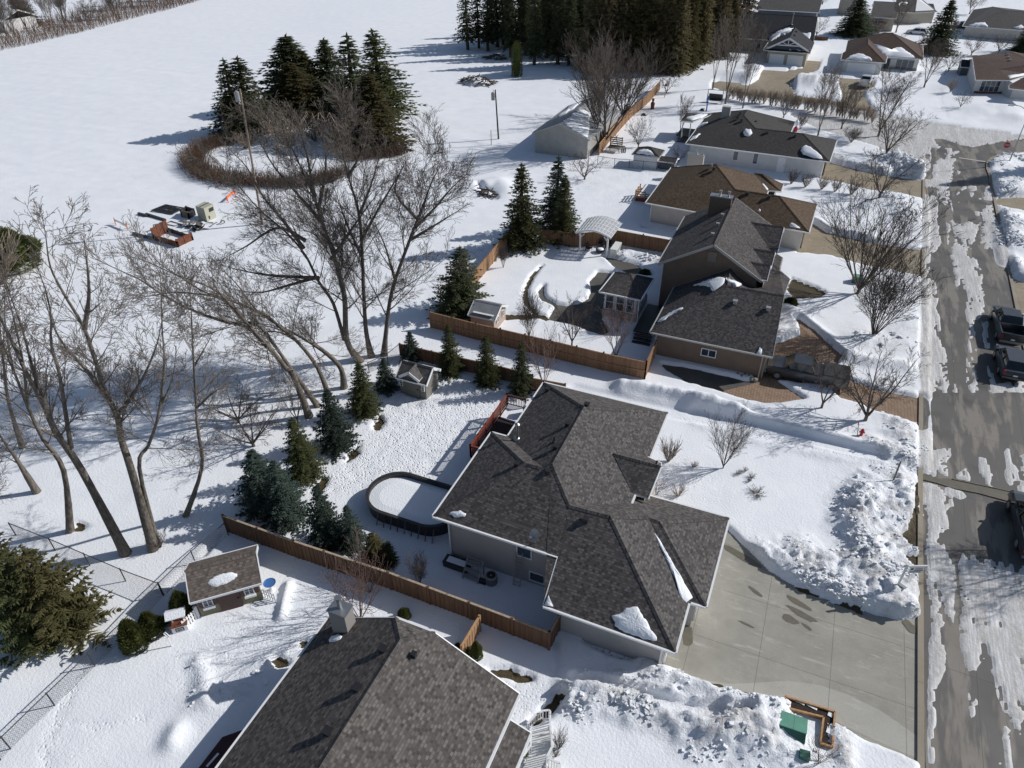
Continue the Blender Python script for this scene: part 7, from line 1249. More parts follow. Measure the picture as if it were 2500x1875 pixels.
# orange railed deck behind the brown-roofed house
c = Q(26, 830, 1400, .1); h = thing('deck', 'snow-covered deck with orange timber railing behind the brown-roofed house', 'deck', (c[0], c[1], 0)); m = MB(); m.prism([(0, 0), (3.4, -.2), (3.4, 5), (0, 5)], .1, .7); m.build('platform', M_['deckwood'], h); m = MB(); m.prism([(.2, .2), (3.4, 0), (3.4, 4.8), (.2, 4.8)], .7, .85); m.build('snow_cover', M_['rsnow'], h)
m = MB()
for i in range(3): m.bar((0, 0, .9 + i * .3), (1.2, -.05, .9 + i * .3), .07, .12); m.bar((0, 0, .9 + i * .3), (0, 2.2, .9 + i * .3), .07, .12)
for p in ((0, 0), (1.2, 0), (0, 1.1), (0, 2.2)): m.bar((*p, .1), (*p, 1.7), .12)
m.build('railing', M_['cedar_o'], h); m = MB()
for i in range(3): m.bar((1.2, -.05, .8 + i * .25), (3.4, -.2, .8 + i * .25), .06, .1)
m.build('dark_railing', M_['dark'], h)
# boulders edging and rocks by the taupe garage corner
for i, (x, y) in enumerate([(760, 425), (790, 438), (815, 432), (845, 440), (868, 462), (895, 465)]):
    c = Q(22, x, y, .15); h = thing('edging_stone', 'pinkish edging stones in a row at the taupe garage corner', 'stone', (c[0], c[1], .05), i, 'edging stones at the taupe garage corner'); m = MB(); m.lathe((0, 0, 0), [(.17, 0), (.2, .12), (.12, .26), (0, .28)], 6); m.build('rock', M_['stone'], h)
# brush pile, field objects
rr = random.Random(9)
def brushpile(label, v, x, y, rx, ry, hh, n=160, mat='twigd'):
    c = Q(v, x, y, .2); h = thing('brush_pile', label, 'brush pile', (c[0], c[1], 0)); m = MB()
    for i in range(n): a = rr.uniform(0, 6.28); k_ = rr.random() ** .5; X, Y = rx * k_ * math.cos(a), ry * k_ * math.sin(a); an = rr.uniform(0, 6.28); L = rr.uniform(.5, 1.4); z = hh * (1 - k_ * k_) * rr.uniform(.5, 1) + .2; m.bar((X, Y, z), (X + L * math.cos(an), Y + L * math.sin(an), z + rr.uniform(-.15, .15)), rr.uniform(.05, .16))
    m.build('branches', M_[mat], h); m = MB(); m.lathe((0, 0, 0), [(min(rx, ry) * 1.05, 0), (min(rx, ry) * .8, hh * .45), (min(rx, ry) * .4, hh * .8), (0, hh * .9)], 12); m.build('snow_cover', M_['rsnow'], h)
brushpile('dark brush heap half covered by snow in the field beside the columnar cedar', 2, 730, 560, 3.6, 2.6, 1.5); brushpile('low dark twig heap at the foot of the forest', 2, 860, 395, 2.4, 1.2, .9, 120)
brushpile('brown earth and brush mound between the young spruces and the bare crown', 2, 790, 1310, 1.6, 1.2, .6, 60)
# ---------------- trees ----------------
def segmesh(name, segs, mat, parent, sides=3):
    S = np.array(segs, dtype=np.float64)
    if len(S) == 0: return None
    p0, p1, r0, r1 = S[:, :3], S[:, 3:6], S[:, 6], S[:, 7]; d = p1 - p0; d /= np.linalg.norm(d, axis=1)[:, None] + 1e-9
    a = np.where(np.abs(d[:, 2:3]) < .9, np.array([[0, 0, 1.0]]), np.array([[1.0, 0, 0]])); u = np.cross(d, a); u /= np.linalg.norm(u, axis=1)[:, None] + 1e-9; v = np.cross(d, u); n = len(S)
    A = np.empty((n, sides * 2, 3))
    for i in range(sides):
        t = 2 * math.pi * i / sides; o = u * math.cos(t) + v * math.sin(t); A[:, i] = p0 + o * r0[:, None]; A[:, sides + i] = p1 + o * r1[:, None]
    base = (np.arange(n) * sides * 2)[:, None]; q = []
    for i in range(sides): j = (i + 1) % sides; q.append(np.concatenate([base + i, base + j, base + sides + j, base + sides + i], 1))
    Fq = np.stack(q, 1).reshape(-1); m = n * sides; me = bpy.data.meshes.new(name)
    me.vertices.add(n * sides * 2); me.vertices.foreach_set("co", A.ravel().astype(np.float32)); me.loops.add(m * 4); me.loops.foreach_set("vertex_index", Fq.astype(np.int32)); me.polygons.add(m)
    me.polygons.foreach_set("loop_start", (np.arange(m) * 4).astype(np.int32)); me.polygons.foreach_set("loop_total", np.full(m, 4, np.int32)); me.polygons.foreach_set("use_smooth", np.ones(m, bool)); me.update(calc_edges=True); me.materials.append(M_[mat])
    o = bpy.data.objects.new(name, me); COL.objects.link(o); o.parent = parent; return o
def trimesh(name, T, mat, parent):
    T = np.array(T, dtype=np.float32).reshape(-1, 3); n = len(T) // 3; me = bpy.data.meshes.new(name); me.vertices.add(n * 3); me.vertices.foreach_set("co", T.ravel()); me.loops.add(n * 3); me.loops.foreach_set("vertex_index", np.arange(n * 3, dtype=np.int32)); me.polygons.add(n)
    me.polygons.foreach_set("loop_start", (np.arange(n) * 3).astype(np.int32)); me.polygons.foreach_set("loop_total", np.full(n, 3, np.int32)); me.update(calc_edges=True); me.materials.append(M_[mat]); o = bpy.data.objects.new(name, me); COL.objects.link(o); o.parent = parent; return o
def spruce_proto(seed, label, mat, H_=6.0, rr_=1.5, whorl=30, nb=9, gap=0.0, skirt=.03, droop=.25, spray=1.0, prof=.8, name='spruce_tree'):
    """unit-height style spruce of height H_ and crown radius rr_: whorls of drooping boughs carrying short needle sprays"""
    rn = random.Random(seed); h = thing(name, label, 'spruce tree', (0, 0, -500)); T = []; S = []
    def spr(p, d, L, w_):     # a needle spray: two thin crossed triangles
        d = d.normalized(); s = d.cross(Vector((rn.uniform(-.3, .3), rn.uniform(-.3, .3), 1))).normalized(); u = s.cross(d)
        T.extend([p + s * w_, p - s * w_, p + d * L]); T.extend([p + u * w_ * .7, p - u * w_ * .7, p + d * L * .9 - Vector((0, 0, L * .12))])
    lean = Vector((rn.uniform(-.02, .02), rn.uniform(-.02, .02), 0)); ph = rn.uniform(0, 6.28); lop = rn.uniform(.05, .22)
    for wv in range(whorl):
        t = skirt + (1 - skirt) * (wv + rn.uniform(-.3, .3)) / whorl; t = min(max(t, 0.02), .985); z = t * H_; Rr = rr_ * ((1 - t) ** prof) * (.32 + .68 * min(1, t / .07 + .55)) + .03 * H_ * (1 - t)
        k_ = max(4, int(nb * (.45 + .55 * (1 - t)) + rn.uniform(-1, 1.5)))
        if rn.random() < gap: k_ = int(k_ * .5)
        a0 = rn.uniform(0, 6.28)
        for b in range(k_):
            a = a0 + 6.283 * b / k_ + rn.uniform(-.3, .3); L = Rr * rn.uniform(.68, 1.12) * (1 - lop * max(0, math.cos(a - ph)));
            if L < .05: continue
            up = .5 * t + rn.uniform(-.1, .15) - .02; o = Vector((lean.x * z, lean.y * z, z)); dh = Vector((math.cos(a), math.sin(a), 0)); ns = max(3, int(L / (.15 * spray))); prev = o
            for s in range(1, ns + 1):
                f = s / ns; zz = up * L * f - droop * L * f * f * 1.3 + (.12 * L * max(0, f - .75) * 2); p = o + dh * (L * f) + Vector((0, 0, zz)) + Vector((rn.uniform(-.03, .03), rn.uniform(-.03, .03), rn.uniform(-.02, .02))) * L
                r_ = .012 * H_ / 6 * (1 - f * .7); S.append((*prev, *p, r_ * 1.2, r_)); dv = (p - prev); side = Vector((-dh.y, dh.x, 0)); wl = (.34 * L * (1 - f) + .16 * spray) * rn.uniform(.7, 1.2)
                for sg in (-1, 1): spr(p, side * sg * .85 + dh * .6 + Vector((0, 0, rn.uniform(-.35, .05))), wl, .05 * spray * rn.uniform(.8, 1.4))
                if rn.random() < .75: spr(p, dh * .7 + Vector((rn.uniform(-.4, .4), rn.uniform(-.4, .4), rn.uniform(-.1, .5))), .17 * spray, .05 * spray)
                if rn.random() < .5: spr(p, dh * .4 + Vector((rn.uniform(-.4, .4), rn.uniform(-.4, .4), -.7)), .2 * spray, .05 * spray)
                prev = p
            spr(prev, dh, .2 * spray, .06 * spray)
    for i in range(8): spr(Vector((lean.x * H_, lean.y * H_, H_ * (.96 + i * .005))), Vector((rn.uniform(-.5, .5), rn.uniform(-.5, .5), 1.1)), .22 * spray, .035 * spray)
    tr = MB(); tr.cyl((0, 0, -.3), (lean.x * H_, lean.y * H_, H_ * .97), .022 * H_, .004 * H_, 8); o = tr.build('trunk', M_['barks'], h); segmesh('boughs', S, 'barks', o); trimesh('crown', T, mat, h); return h
def remat(proto, mat, label):
    """same tree in another foliage colour (copies share shape, not colour)"""
    c = proto.copy(); COL.objects.link(c); c["label"] = label
    for k_ in kids(proto):
        d = k_.copy(); COL.objects.link(d); d.parent = c
        if k_.name.startswith('crown'): d.data = k_.data.copy(); d.data.materials[0] = M_[mat]
        for g in kids(k_): e = g.copy(); COL.objects.link(e); e.parent = d
    return c
PR = {'h': spruce_proto(8, 'spruce', 'n_olive', 7, 2.6, 22, 10, gap=.25, spray=1.5, droop=.05, prof=.7), 'a': spruce_proto(1, 'spruce', 'n_blue', 6, 1.55, 30, 10), 'b': spruce_proto(2, 'spruce', 'n_green', 6, 1.7, 28, 10, prof=.72), 'c': spruce_proto(3, 'spruce', 'n_green', 10, 1.75, 40, 8, gap=.25, spray=1.35, droop=.35), 'd': spruce_proto(4, 'spruce', 'n_dark', 16, 3.0, 40, 12, gap=.1, spray=2.4, droop=.3, skirt=.06), 'e': spruce_proto(5, 'spruce', 'n_dark', 17, 2.8, 36, 8, gap=.2, spray=2.6, droop=.35, skirt=.14), 'g': spruce_proto(6, 'spruce', 'n_olive', 7, 3.2, 30, 12, spray=1.3, prof=.6, droop=.2)}
HT = {'h': 7, 'a': 6, 'b': 6, 'c': 10, 'd': 16, 'e': 17, 'g': 7}; RD = {'h': 2.6, 'a': 1.55, 'b': 1.7, 'c': 1.75, 'd': 3.0, 'e': 2.8, 'g': 3.2}
PM = {}
def spruce(key, mat, label, v, bx, by, tx, ty, wpx, group=None, vt=None, loc=None, hgt=None, rad=None, name=None, cat=None):
    if loc is None:
        b = G(v, bx, by); t = QV(vt or v, tx, ty, b); hgt = max(.5, float(t[2] - b[2] + .1)); dist = float(np.linalg.norm(b - CP)); rad = wpx * V[v][2] / 2 / F * dist * 1.04; loc = b
        off = (float(t[0] - b[0]), float(t[1] - b[1]))
    k_ = (key, mat)
    if k_ not in PM: PM[k_] = remat(PR[key], mat, label)
    o = copy_tree(PM[k_], (loc[0], loc[1], loc[2] - .1), random.Random(int(abs(loc[0] * 37 + loc[1] * 11))).uniform(0, 6.28), (rad / RD[key], rad / RD[key], hgt / HT[key]), label)
    if group: o["group"] = group
    if name: o.name = name
    if cat: o["category"] = cat
    return o
spruce('b', 'n_green', 'olive-green young spruce directly left of the grey-brown vinyl shed, taller than its blue neighbour', 12, 1085, 575, 1030, 225, 245)
spruce('a', 'n_blue', 'broad blue spruce at the left edge of the trodden yard', 12, 900, 800, 850, 410, 300)
spruce('b', 'n_green', 'green spruce between the broad blue spruce and the large twin-topped blue spruce', 12, 690, 1000, 590, 600, 280)
spruce('a', 'n_blue', 'large blue spruce at the left end of the brown board fence', 12, 430, 1210, 365, 835, 380); spruce('a', 'n_blue', 'dense blue-green spruce pressed against the large blue spruce along the board fence', 12, 580, 1300, 550, 900, 330)
spruce('a', 'n_blue', 'pointed blue spruce with open top left of the oval pool', 12, 850, 1450, 850, 1060, 290); spruce('a', 'n_blue', 'shorter blue spruce leaning on the pointed one beside the pool', 12, 1000, 1480, 1010, 1205, 220)
spruce('b', 'n_olive', 'small olive spruce at the foot of the pool along the board fence', 12, 1170, 1580, 1160, 1380, 220); spruce('b', 'n_green', 'smallest dark spruce at the right end of the spruce row by the board fence', 12, 1250, 1590, 1265, 1440, 130)
spruce('a', 'n_blue', 'young spruce between the olive-green spruce and the vinyl shed', 12, 1225, 420, 1210, 205, 185); spruce('a', 'n_blue', 'young blue spruce at the west end of the weathered cedar fence, behind the vinyl shed', 12, 1400, 215, 1365, 30, 165)
spruce('a', 'n_green', 'young spruce right behind the vinyl shed roof, in front of the weathered fence', 12, 1660, 310, 1640, -20, 205); spruce('b', 'n_green', 'young green spruce in the middle of the weathered fence', 12, 1905, 375, 1880, 55, 205); spruce('b', 'n_dark', 'young dark spruce at the north corner of the red deck', 12, 2135, 435, 2115, 100, 190)
spruce('h', 'n_olive', 'big spreading olive spruce on the left beside the chain-link fence', 15, 500, 720, 470, 190, 500); spruce('h', 'n_olive', 'upper left leader of the big olive spruce clump, reaching into the bare trees', 15, 210, 590, 70, 20, 400); spruce('h', 'n_green', 'lower left part of the big olive spruce clump cut by the picture edge', 15, 260, 790, 270, 90, 430)
spruce('c', 'n_green', 'tall open-topped spruce left of the two companions in the pergola garden', 4, 765, 560, 757, 0, 330); spruce('c', 'n_blue', 'tallest blue-green spruce of the three in the pergola garden corner', 4, 985, 440, 958, -50, 280, vt=4); spruce('c', 'n_green', 'slim spruce right of the tallest one, left of the pergola', 4, 1040, 520, 1040, 75, 235)
spruce('b', 'n_dark', 'dense dark spruce beside the beige resin shed under bare branches', 4, 345, 985, 265, 560, 410)
G1_ = 'spruces on the round island in the field'
for i, (x, y, tx, ty, w_, k_, mt, lab) in enumerate([(1290, 730, 1245, 318, 150, 'c', 'n_dark', 'leftmost slim spruce of the round island'), (1355, 715, 1320, 308, 220, 'c', 'n_dark', 'second spruce from the left on the round island'), (1600, 600, 1540, 195, 260, 'd', 'n_dark', 'broad tall spruce in the middle left of the round island'), (1690, 590, 1650, 270, 170, 'd', 'n_olive', 'olive spruce tucked right of the broad tall one on the island'), (1790, 580, 1755, 210, 170, 'd', 'n_dark', 'slim dark spruce at the back middle of the island'), (1930, 720, 1895, 185, 230, 'c', 'n_dark', 'open-crowned tall spruce with lower limbs at the right of the island'), (2070, 610, 2025, 160, 230, 'c', 'n_green', 'tallest rightmost spruce of the round island'), (2020, 790, 1970, 400, 230, 'd', 'n_olive', 'front right spruce of the island above the brown hedge'), (1620, 640, 1600, 330, 200, 'd', 'n_olive', 'sunlit green spruce in front of the broad tall one on the island')]):
    spruce(k_, mt, lab, 1, x, y, tx, ty, w_ * 1.55, G1_)
# forest at the top: two dark rows on the left, a brown-green stand on the right, its sunlit tone put into the needles
rr = random.Random(12); FG = 'spruces of the forest at the top'; n_ = 0
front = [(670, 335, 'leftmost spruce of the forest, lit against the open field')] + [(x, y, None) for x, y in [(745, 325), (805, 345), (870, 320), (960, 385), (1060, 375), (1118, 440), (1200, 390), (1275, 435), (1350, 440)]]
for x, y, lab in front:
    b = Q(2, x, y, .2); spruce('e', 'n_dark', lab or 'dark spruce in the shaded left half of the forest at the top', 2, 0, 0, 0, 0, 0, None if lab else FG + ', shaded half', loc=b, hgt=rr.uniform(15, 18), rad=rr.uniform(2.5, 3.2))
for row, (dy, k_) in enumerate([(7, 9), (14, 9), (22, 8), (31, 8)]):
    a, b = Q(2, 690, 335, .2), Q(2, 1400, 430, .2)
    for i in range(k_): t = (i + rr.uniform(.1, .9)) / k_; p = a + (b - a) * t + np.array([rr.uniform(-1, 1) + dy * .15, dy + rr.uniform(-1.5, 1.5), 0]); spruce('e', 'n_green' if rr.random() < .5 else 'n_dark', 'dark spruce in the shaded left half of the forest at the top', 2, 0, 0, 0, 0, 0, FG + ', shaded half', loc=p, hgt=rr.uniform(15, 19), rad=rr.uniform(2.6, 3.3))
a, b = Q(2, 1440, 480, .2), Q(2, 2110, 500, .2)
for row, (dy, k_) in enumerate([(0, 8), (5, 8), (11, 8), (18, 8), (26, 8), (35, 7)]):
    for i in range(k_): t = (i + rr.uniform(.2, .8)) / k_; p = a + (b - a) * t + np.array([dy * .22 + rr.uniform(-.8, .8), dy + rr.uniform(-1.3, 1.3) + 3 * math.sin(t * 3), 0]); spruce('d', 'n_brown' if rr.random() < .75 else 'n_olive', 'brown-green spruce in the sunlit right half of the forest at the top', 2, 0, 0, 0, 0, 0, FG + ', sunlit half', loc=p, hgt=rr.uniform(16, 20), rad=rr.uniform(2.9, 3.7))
spruce('d', 'n_dark', 'tall dark spruce between the two far garages at the top', 24, 1900, 470, 1960, -70, 430); spruce('d', 'n_dark', 'tall dark-green spruce right of the white brown-roofed house', 25, 1000, 720, 1085, -10, 400); spruce('d', 'n_dark', 'dark spruce at the right edge below the grey-roofed pale house', 25, 2200, 690, 2250, 330, 260); spruce('d', 'n_dark', 'lone dark conifer in the brush at the top left corner', 1, 140, 140, 105, -60, 120)
# clipped cedars
def cedar_proto(seed, H_=2.0, rr_=.55, n=4200, prof=1.0, col=False):
    rn = random.Random(seed); h = thing('cedar_bush', 'cedar', 'cedar bush', (0, 0, -500)); T = []
    for i in range(n):
        t = rn.random(); a = rn.uniform(0, 6.283); R_ = rr_ * ((math.sin(math.pi * min(1, (t * .68 + .32))) ** .9) if not col else (1 - t ** 6) ** .5 * .95); k_ = rn.uniform(.75, 1.06) * (1 + .1 * math.sin(a * 3 + t * 9)); p = Vector((math.cos(a) * R_ * k_, math.sin(a) * R_ * k_, t * H_)); d = Vector((math.cos(a) * .6, math.sin(a) * .6, .9 + rn.uniform(-.3, .4))).normalized(); s = d.cross(Vector((rn.uniform(-1, 1), rn.uniform(-1, 1), .3))).normalized(); L = rn.uniform(.09, .18); T.extend([p - s * .03, p + s * .03, p + d * L])
    trimesh('foliage', T, 'n_cedar', h); m = MB(); m.lathe((0, 0, 0), [(rr_ * .4, 0), (rr_ * .68, H_ * .25), (rr_ * .55, H_ * .6), (rr_ * .2, H_ * .88), (0, H_ * .92)], 12); m.build('inner_growth', M_['n_cedar'], h); m = MB(); m.cyl((0, 0, -.2), (0, 0, H_ * .3), .05, .04, 6); m.build('trunk', M_['barks'], h); return h
CE = cedar_proto(1); CC = cedar_proto(2, 6.0, .95, 7000, col=True)
def cedar(label, v, bx, by, tx, ty, wpx, group=None, pr=None, h0=2.0, r0=.55, kind='cedar_bush'):
    b = G(v, bx, by); t = QV(v, tx, ty, b); dist = float(np.linalg.norm(b - CP)); rad = wpx * V[v][2] / 2 / F * dist; o = copy_tree(pr or CE, (b[0], b[1], b[2] - .05), random.Random(int(bx)).uniform(0, 6), (rad / r0, rad / r0, max(.3, float(t[2] - b[2])) / h0), label)
    if group: o["group"] = group
    return o
cedar('largest egg-shaped cedar bush nearest the chain-link fence', 15, 925, 838, 893, 665, 140); cedar('middle egg-shaped cedar bush left of the wishing well', 15, 1040, 752, 1012, 612, 125); cedar('pointed cedar bush against the olive shed wall', 15, 1252, 628, 1198, 468, 120); cedar('small dark cedar tuft behind the wishing well', 15, 1125, 680, 1118, 630, 55)
cedar('small upright cedar poking above the ridge of the nearest house', 16, 795, 640, 775, 580, 78); cedar('tallest of three cedars at the end of the short fence stub', 16, 1283, 910, 1272, 805, 75); cedar('middle cedar of three at the end of the short fence stub', 16, 1212, 880, 1205, 835, 60); cedar('lowest cedar of three hugging the nearest roof edge', 16, 1155, 845, 1150, 818, 45)
cedar('tall columnar cedar standing alone before the forest', 2, 1000, 515, 1005, 275, 68, pr=CC, h0=6.0, r0=.95); cedar('wide gold-green juniper at the left edge by the field', 1, 60, 1440, 40, 1235, 250); cedar('dark round evergreen shrub at the corner of the taupe house entrance', 5, 635, 670, 630, 625, 80); cedar('dark bush beside the grey patio near the sunroom', 4, 1590, 745, 1590, 710, 75)
# leafless trees
def limb(S, p, d, L, r, lvl, rn, P):
    """one curved branch and its children; S collects segments"""
    ns = P['ns'][lvl]; st = L / ns; q = Vector(p); dv = Vector(d).normalized(); pts = [(q.copy(), r)]
    for i in range(ns):
        dv = (dv + Vector((rn.uniform(-1, 1), rn.uniform(-1, 1), rn.uniform(-1, 1))) * P['wob'][lvl] + Vector((0, 0, P['up'][lvl]))).normalized(); nq = q + dv * st; f = (i + 1) / ns; r1 = max(P['rmin'], r * (1 - f * .72)); S.append((*q, *nq, max(P['rmin'], r * (1 - (i / ns) * .72)), r1)); q = nq; pts.append((q.copy(), r1, dv.copy()))
    if lvl + 1 >= len(P['n']): return
    nb = P['n'][lvl + 1] * (min(1.25, L / P['ref'][lvl]) if 'ref' in P else 1); nb = max(1, int(nb * rn.uniform(.75, 1.25) + .5))
    for b in range(nb):
        f = P['f0'][lvl + 1] + (1 - P['f0'][lvl + 1]) * (b + rn.random()) / nb; i = min(ns - 1, int(f * ns)); fr = f * ns - i; A = pts[i][0].lerp(pts[i + 1][0], fr); rb = pts[i + 1][1]; dd = pts[i + 1][2]
        ax = dd.orthogonal().normalized(); ax.rotate(Matrix.Rotation(rn.uniform(0, 6.283), 3, dd)); ang = P['ang'][lvl + 1] * rn.uniform(.7, 1.3); nd = (dd * math.cos(ang) + ax * math.sin(ang)).normalized(); limb(S, A, nd, L * P['len'][lvl + 1] * rn.uniform(.6, 1.15) * (1.15 - .5 * f), max(P['rmin'], rb * P['rr']), lvl + 1, rn, P)
PT = dict(ns=[8, 7, 5, 3], n=[1, 14, 9, 6], f0=[0, .25, .15, .12], ang=[0, .62, .62, .55], len=[1, .44, .45, .5], wob=[.04, .08, .11, .14], up=[.03, .08, .05, .03], rr=.52, rmin=.0085)
def vase(seed, H_, stems, spread, P, r0, mat='twig', name='bare_tree', trunk=0.0, cat='bare tree', tmat='bark'):
    rn = random.Random(seed); h = thing(name, 'leafless tree', cat, (0, 0, -500)); S = []; tr = MB()
    if trunk > 0: tr.cyl((0, 0, -.3), (0, 0, trunk), r0 * 1.9, r0 * 1.3, 8); S0 = trunk
    else: S0 = 0; tr.cyl((0, 0, -.3), (0, 0, .12), r0 * 2.2, r0 * 1.8, 8)
    for i in range(stems):
        a = 6.283 * i / stems + rn.uniform(-.4, .4); sp = spread * rn.uniform(.45, 1.1); d = Vector((math.cos(a) * sp, math.sin(a) * sp, 1)); limb(S, Vector((math.cos(a) * r0, math.sin(a) * r0, S0 - .05)), d, (H_ - S0) * rn.uniform(.85, 1.1) * math.sqrt(1 + sp * sp * .6), r0, 0, rn, P)
    tr.build('trunk', M_[tmat], h); segmesh('branches', S, mat, h); return h
Pa = dict(ns=[7, 5, 4, 3], n=[1, 10, 6, 4], f0=[0, .2, .15, .1], ang=[0, .42, .45, .45], len=[1, .5, .5, .5], wob=[.05, .08, .1, .12], up=[.06, .07, .05, .04], rr=.5, rmin=.0075)
Pb = dict(ns=[7, 5, 4, 3], n=[1, 10, 6, 5], f0=[0, .22, .12, .1], ang=[0, .8, .75, .6], len=[1, .5, .5, .5], wob=[.1, .14, .16, .18], up=[.03, .06, .04, .03], rr=.52, rmin=.008)
Pd = dict(ns=[6, 4, 3], n=[1, 9, 5], f0=[0, .2, .15], ang=[0, .5, .5], len=[1, .5, .5], wob=[.05, .09, .12], up=[.06, .06, .04], rr=.5, rmin=.007)
Pc = dict(ns=[5, 3], n=[1, 7], f0=[0, .2], ang=[0, .5], len=[1, .45], wob=[.08, .12], up=[.04, .08], rr=.6, rmin=.012)
BT = {'vase': (vase(1, 6, 10, .55, Pa, .055, 'twigd', trunk=.5), 6.0, 2.6), 'upright': (vase(2, 5, 15, .45, Pa, .035, 'twigd'), 5.0, 1.9), 'crab': (vase(3, 4, 5, .85, Pb, .08, 'twigd', trunk=.6), 4.0, 2.6), 'crab2': (vase(4, 4, 6, .95, Pb, .085, 'twigd', trunk=.5), 4.0, 2.9), 'tree': (vase(5, 9, 3, .28, PT, .1, trunk=1.6), 9.0, 3.2), 'tree2': (vase(6, 9, 4, .38, PT, .095, 'twigd', trunk=1.2), 9.0, 3.6), 'bush': (vase(7, 1.6, 26, .6, Pc, .018, 'twigd', cat='bush', name='bare_bush'), 1.6, 1.0), 'bushr': (vase(8, 2.6, 8, .5, Pd, .026, 'twigr'), 2.6, 1.1), 'busht': (vase(9, 1.8, 22, .5, Pc, .018, 'twigt', cat='bush', name='bare_bush'), 1.8, .9), 'ball': (vase(10, 1.3, 34, .9, Pc, .02, 'twigt', cat='bush', name='bare_bush'), 1.3, .95)}
def bare(key, label, v, bx, by, tx, ty, wpx, group=None, vt=None, loc=None, hgt=None, rad=None, rz=None):
    pr, h0, r0 = BT[key]
    if loc is None: b = G(v, bx, by); t = QV(vt or v, tx, ty, b); hgt = max(.3, float(t[2] - b[2])); dist = float(np.linalg.norm((b + t) / 2 - CP)); rad = wpx * V[v][2] / 2 / F * dist; loc = b
    o = copy_tree(pr, (loc[0], loc[1], loc[2] - .05), rz if rz is not None else random.Random(int(abs(loc[0] * 53 + loc[1] * 7))).uniform(0, 6.28), (rad / r0, rad / r0, hgt / h0), label)
    if group: o["group"] = group
    return o
for x, y, w_ in ((285, 435, 48), (330, 415, 36), (372, 460, 55), (355, 487, 28)): bare('bush', 'low dark heather tufts poking through snow beside the round lawn tree', 14, x, y, x, y - 14, w_ * 1.1, 'low heather tufts on the main lawn')
bare('bush', 'flat dark heather mat in the middle of the front lawn', 14, 405, 570, 405, 555, 130, rz=.5); bare('bush', 'dark tuft between the young lawn tree and the round twig bush', 13, 1920, 665, 1920, 635, 60)
bare('vase', 'large multi-stemmed bare tree on the lawn beside the green utility box', 5, 1090, 598, 1150, 90, 590); bare('upright', 'fan-shaped bare shrub tree with many straight stems near the street', 5, 1195, 880, 1320, 440, 420); bare('crab', 'bare crab tree in front of the charcoal pickup truck', 5, 845, 1370, 860, 1050, 330); bare('crab2', 'wide bare crab tree between the hydrant and the paver apron', 5, 1140, 1455, 1230, 1090, 480)
bare('crab', 'dark bare tree at the corner of the tan drive by the street junction', 3, 1235, 1335, 1265, 1050, 330); bare('tree2', 'bare tree with old nests of seed heads south of the side street', 3, 1228, 920, 1310, 520, 310); bare('crab2', 'dense bare tree nearest the junction snowbank', 3, 1280, 1045, 1350, 770, 300); bare('tree2', 'dark bare tree with straight trunk near the end of the shrub hedge', 3, 978, 870, 1020, 600, 210)
bare('tree', 'slim pale birch-like bare tree behind the white house garage roof', 3, 820, 915, 880, 520, 190); bare('crab', 'small bare tree over the back corner of the white house', 3, 588, 795, 640, 650, 150); bare('upright', 'small bare sapling behind the white house', 3, 702, 870, 720, 790, 60); bare('upright', 'low bare shrub east of the white house', 3, 1045, 962, 1060, 880, 110)
bare('tree2', 'leaning bare tree before the dark-green far spruce', 25, 860, 1180, 1020, 600, 420); bare('tree', 'two-stemmed tall bare tree behind the brown far roof', 25, 480, 440, 600, -60, 300); bare('crab', 'bare tree on the snow before the grey-roofed pale house', 25, 1500, 742, 1560, 500, 250); bare('crab2', 'bare tree right of centre before the grey-roofed pale house', 25, 1870, 700, 1900, 490, 250)
bare('crab', 'small bare tree beside the wire fence of the far back yard', 25, 1190, 960, 1240, 720, 250); bare('crab', 'tiny dark bare tree in front of the house with the tall window', 25, 1350, 1450, 1400, 1260, 200); bare('tree', 'bare tree behind the left corner of the grey-roofed pale house', 25, 1475, 190, 1560, -40, 260); bare('busht', 'bare bushes beside the beige far house', 25, 250, 440, 260, 280, 250); bare('busht', 'reddish bare hedge left of the tall four-column window house', 25, 1215, 1240, 1220, 1080, 110)
bare('tree', 'tall bare tree left of the tan drive of the dark-roofed house', 24, 170, 1400, 330, 200, 460); bare('tree', 'leftmost tall bare tree near the dark swing seat', 24, 0, 1200, 120, 330, 330); bare('tree', 'leaning bare tree right of the canopy swing', 24, 405, 1460, 600, 560, 330); bare('tree', 'bare tree in front of the dark-roofed house wall', 24, 560, 760, 600, 330, 330); bare('tree', 'bare tree behind the ridge of the dark-roofed house', 24, 1095, 210, 1160, -150, 260); bare('tree', 'bare tree beyond the dark-roofed house near the beige gable', 24, 1365, 215, 1430, -80, 260)
bare('crab', 'spreading bare shrub behind the narrow blue-grey shed', 24, 1040, 185, 1030, 50, 230); bare('crab2', 'bare shrubby tree right of the dark-roofed house', 24, 1400, 480, 1450, 260, 200); bare('tree', 'bare tree on the snow island beside the white pickup', 24, 1510, 1350, 1600, 920, 330); bare('tree', 'bare tree at the forest edge right side', 24, 120, 420, 200, -50, 300)
bare('tree', 'pale tall bare tree beside the metal barn', 2, 1530, 1010, 1480, 330, 270); bare('vase', 'broad dense bare clump overhanging the barn and board fence', 2, 1590, 985, 1700, 450, 560); bare('vase', 'second broad bare clump further along the board fence', 2, 1720, 800, 1800, 430, 420); bare('tree', 'grey bare tree leaning over the board fence', 2, 1560, 960, 1640, 420, 330)
bare('crab', 'small bare tree with wide low stems below the barn', 2, 1458, 1212, 1490, 1060, 250); bare('crab2', 'bare tree in the garden behind the white box shed', 26, 875, 665, 980, 300, 330); bare('tree2', 'bare tree in the white house garden near the lattice porch', 26, 1440, 520, 1520, 20, 260); bare('crab', 'small bare tree between the shed and the chimney', 26, 1420, 870, 1450, 680, 230); bare('crab', 'bare bush beside the tan board fence end', 2, 2010, 630, 2040, 500, 150)
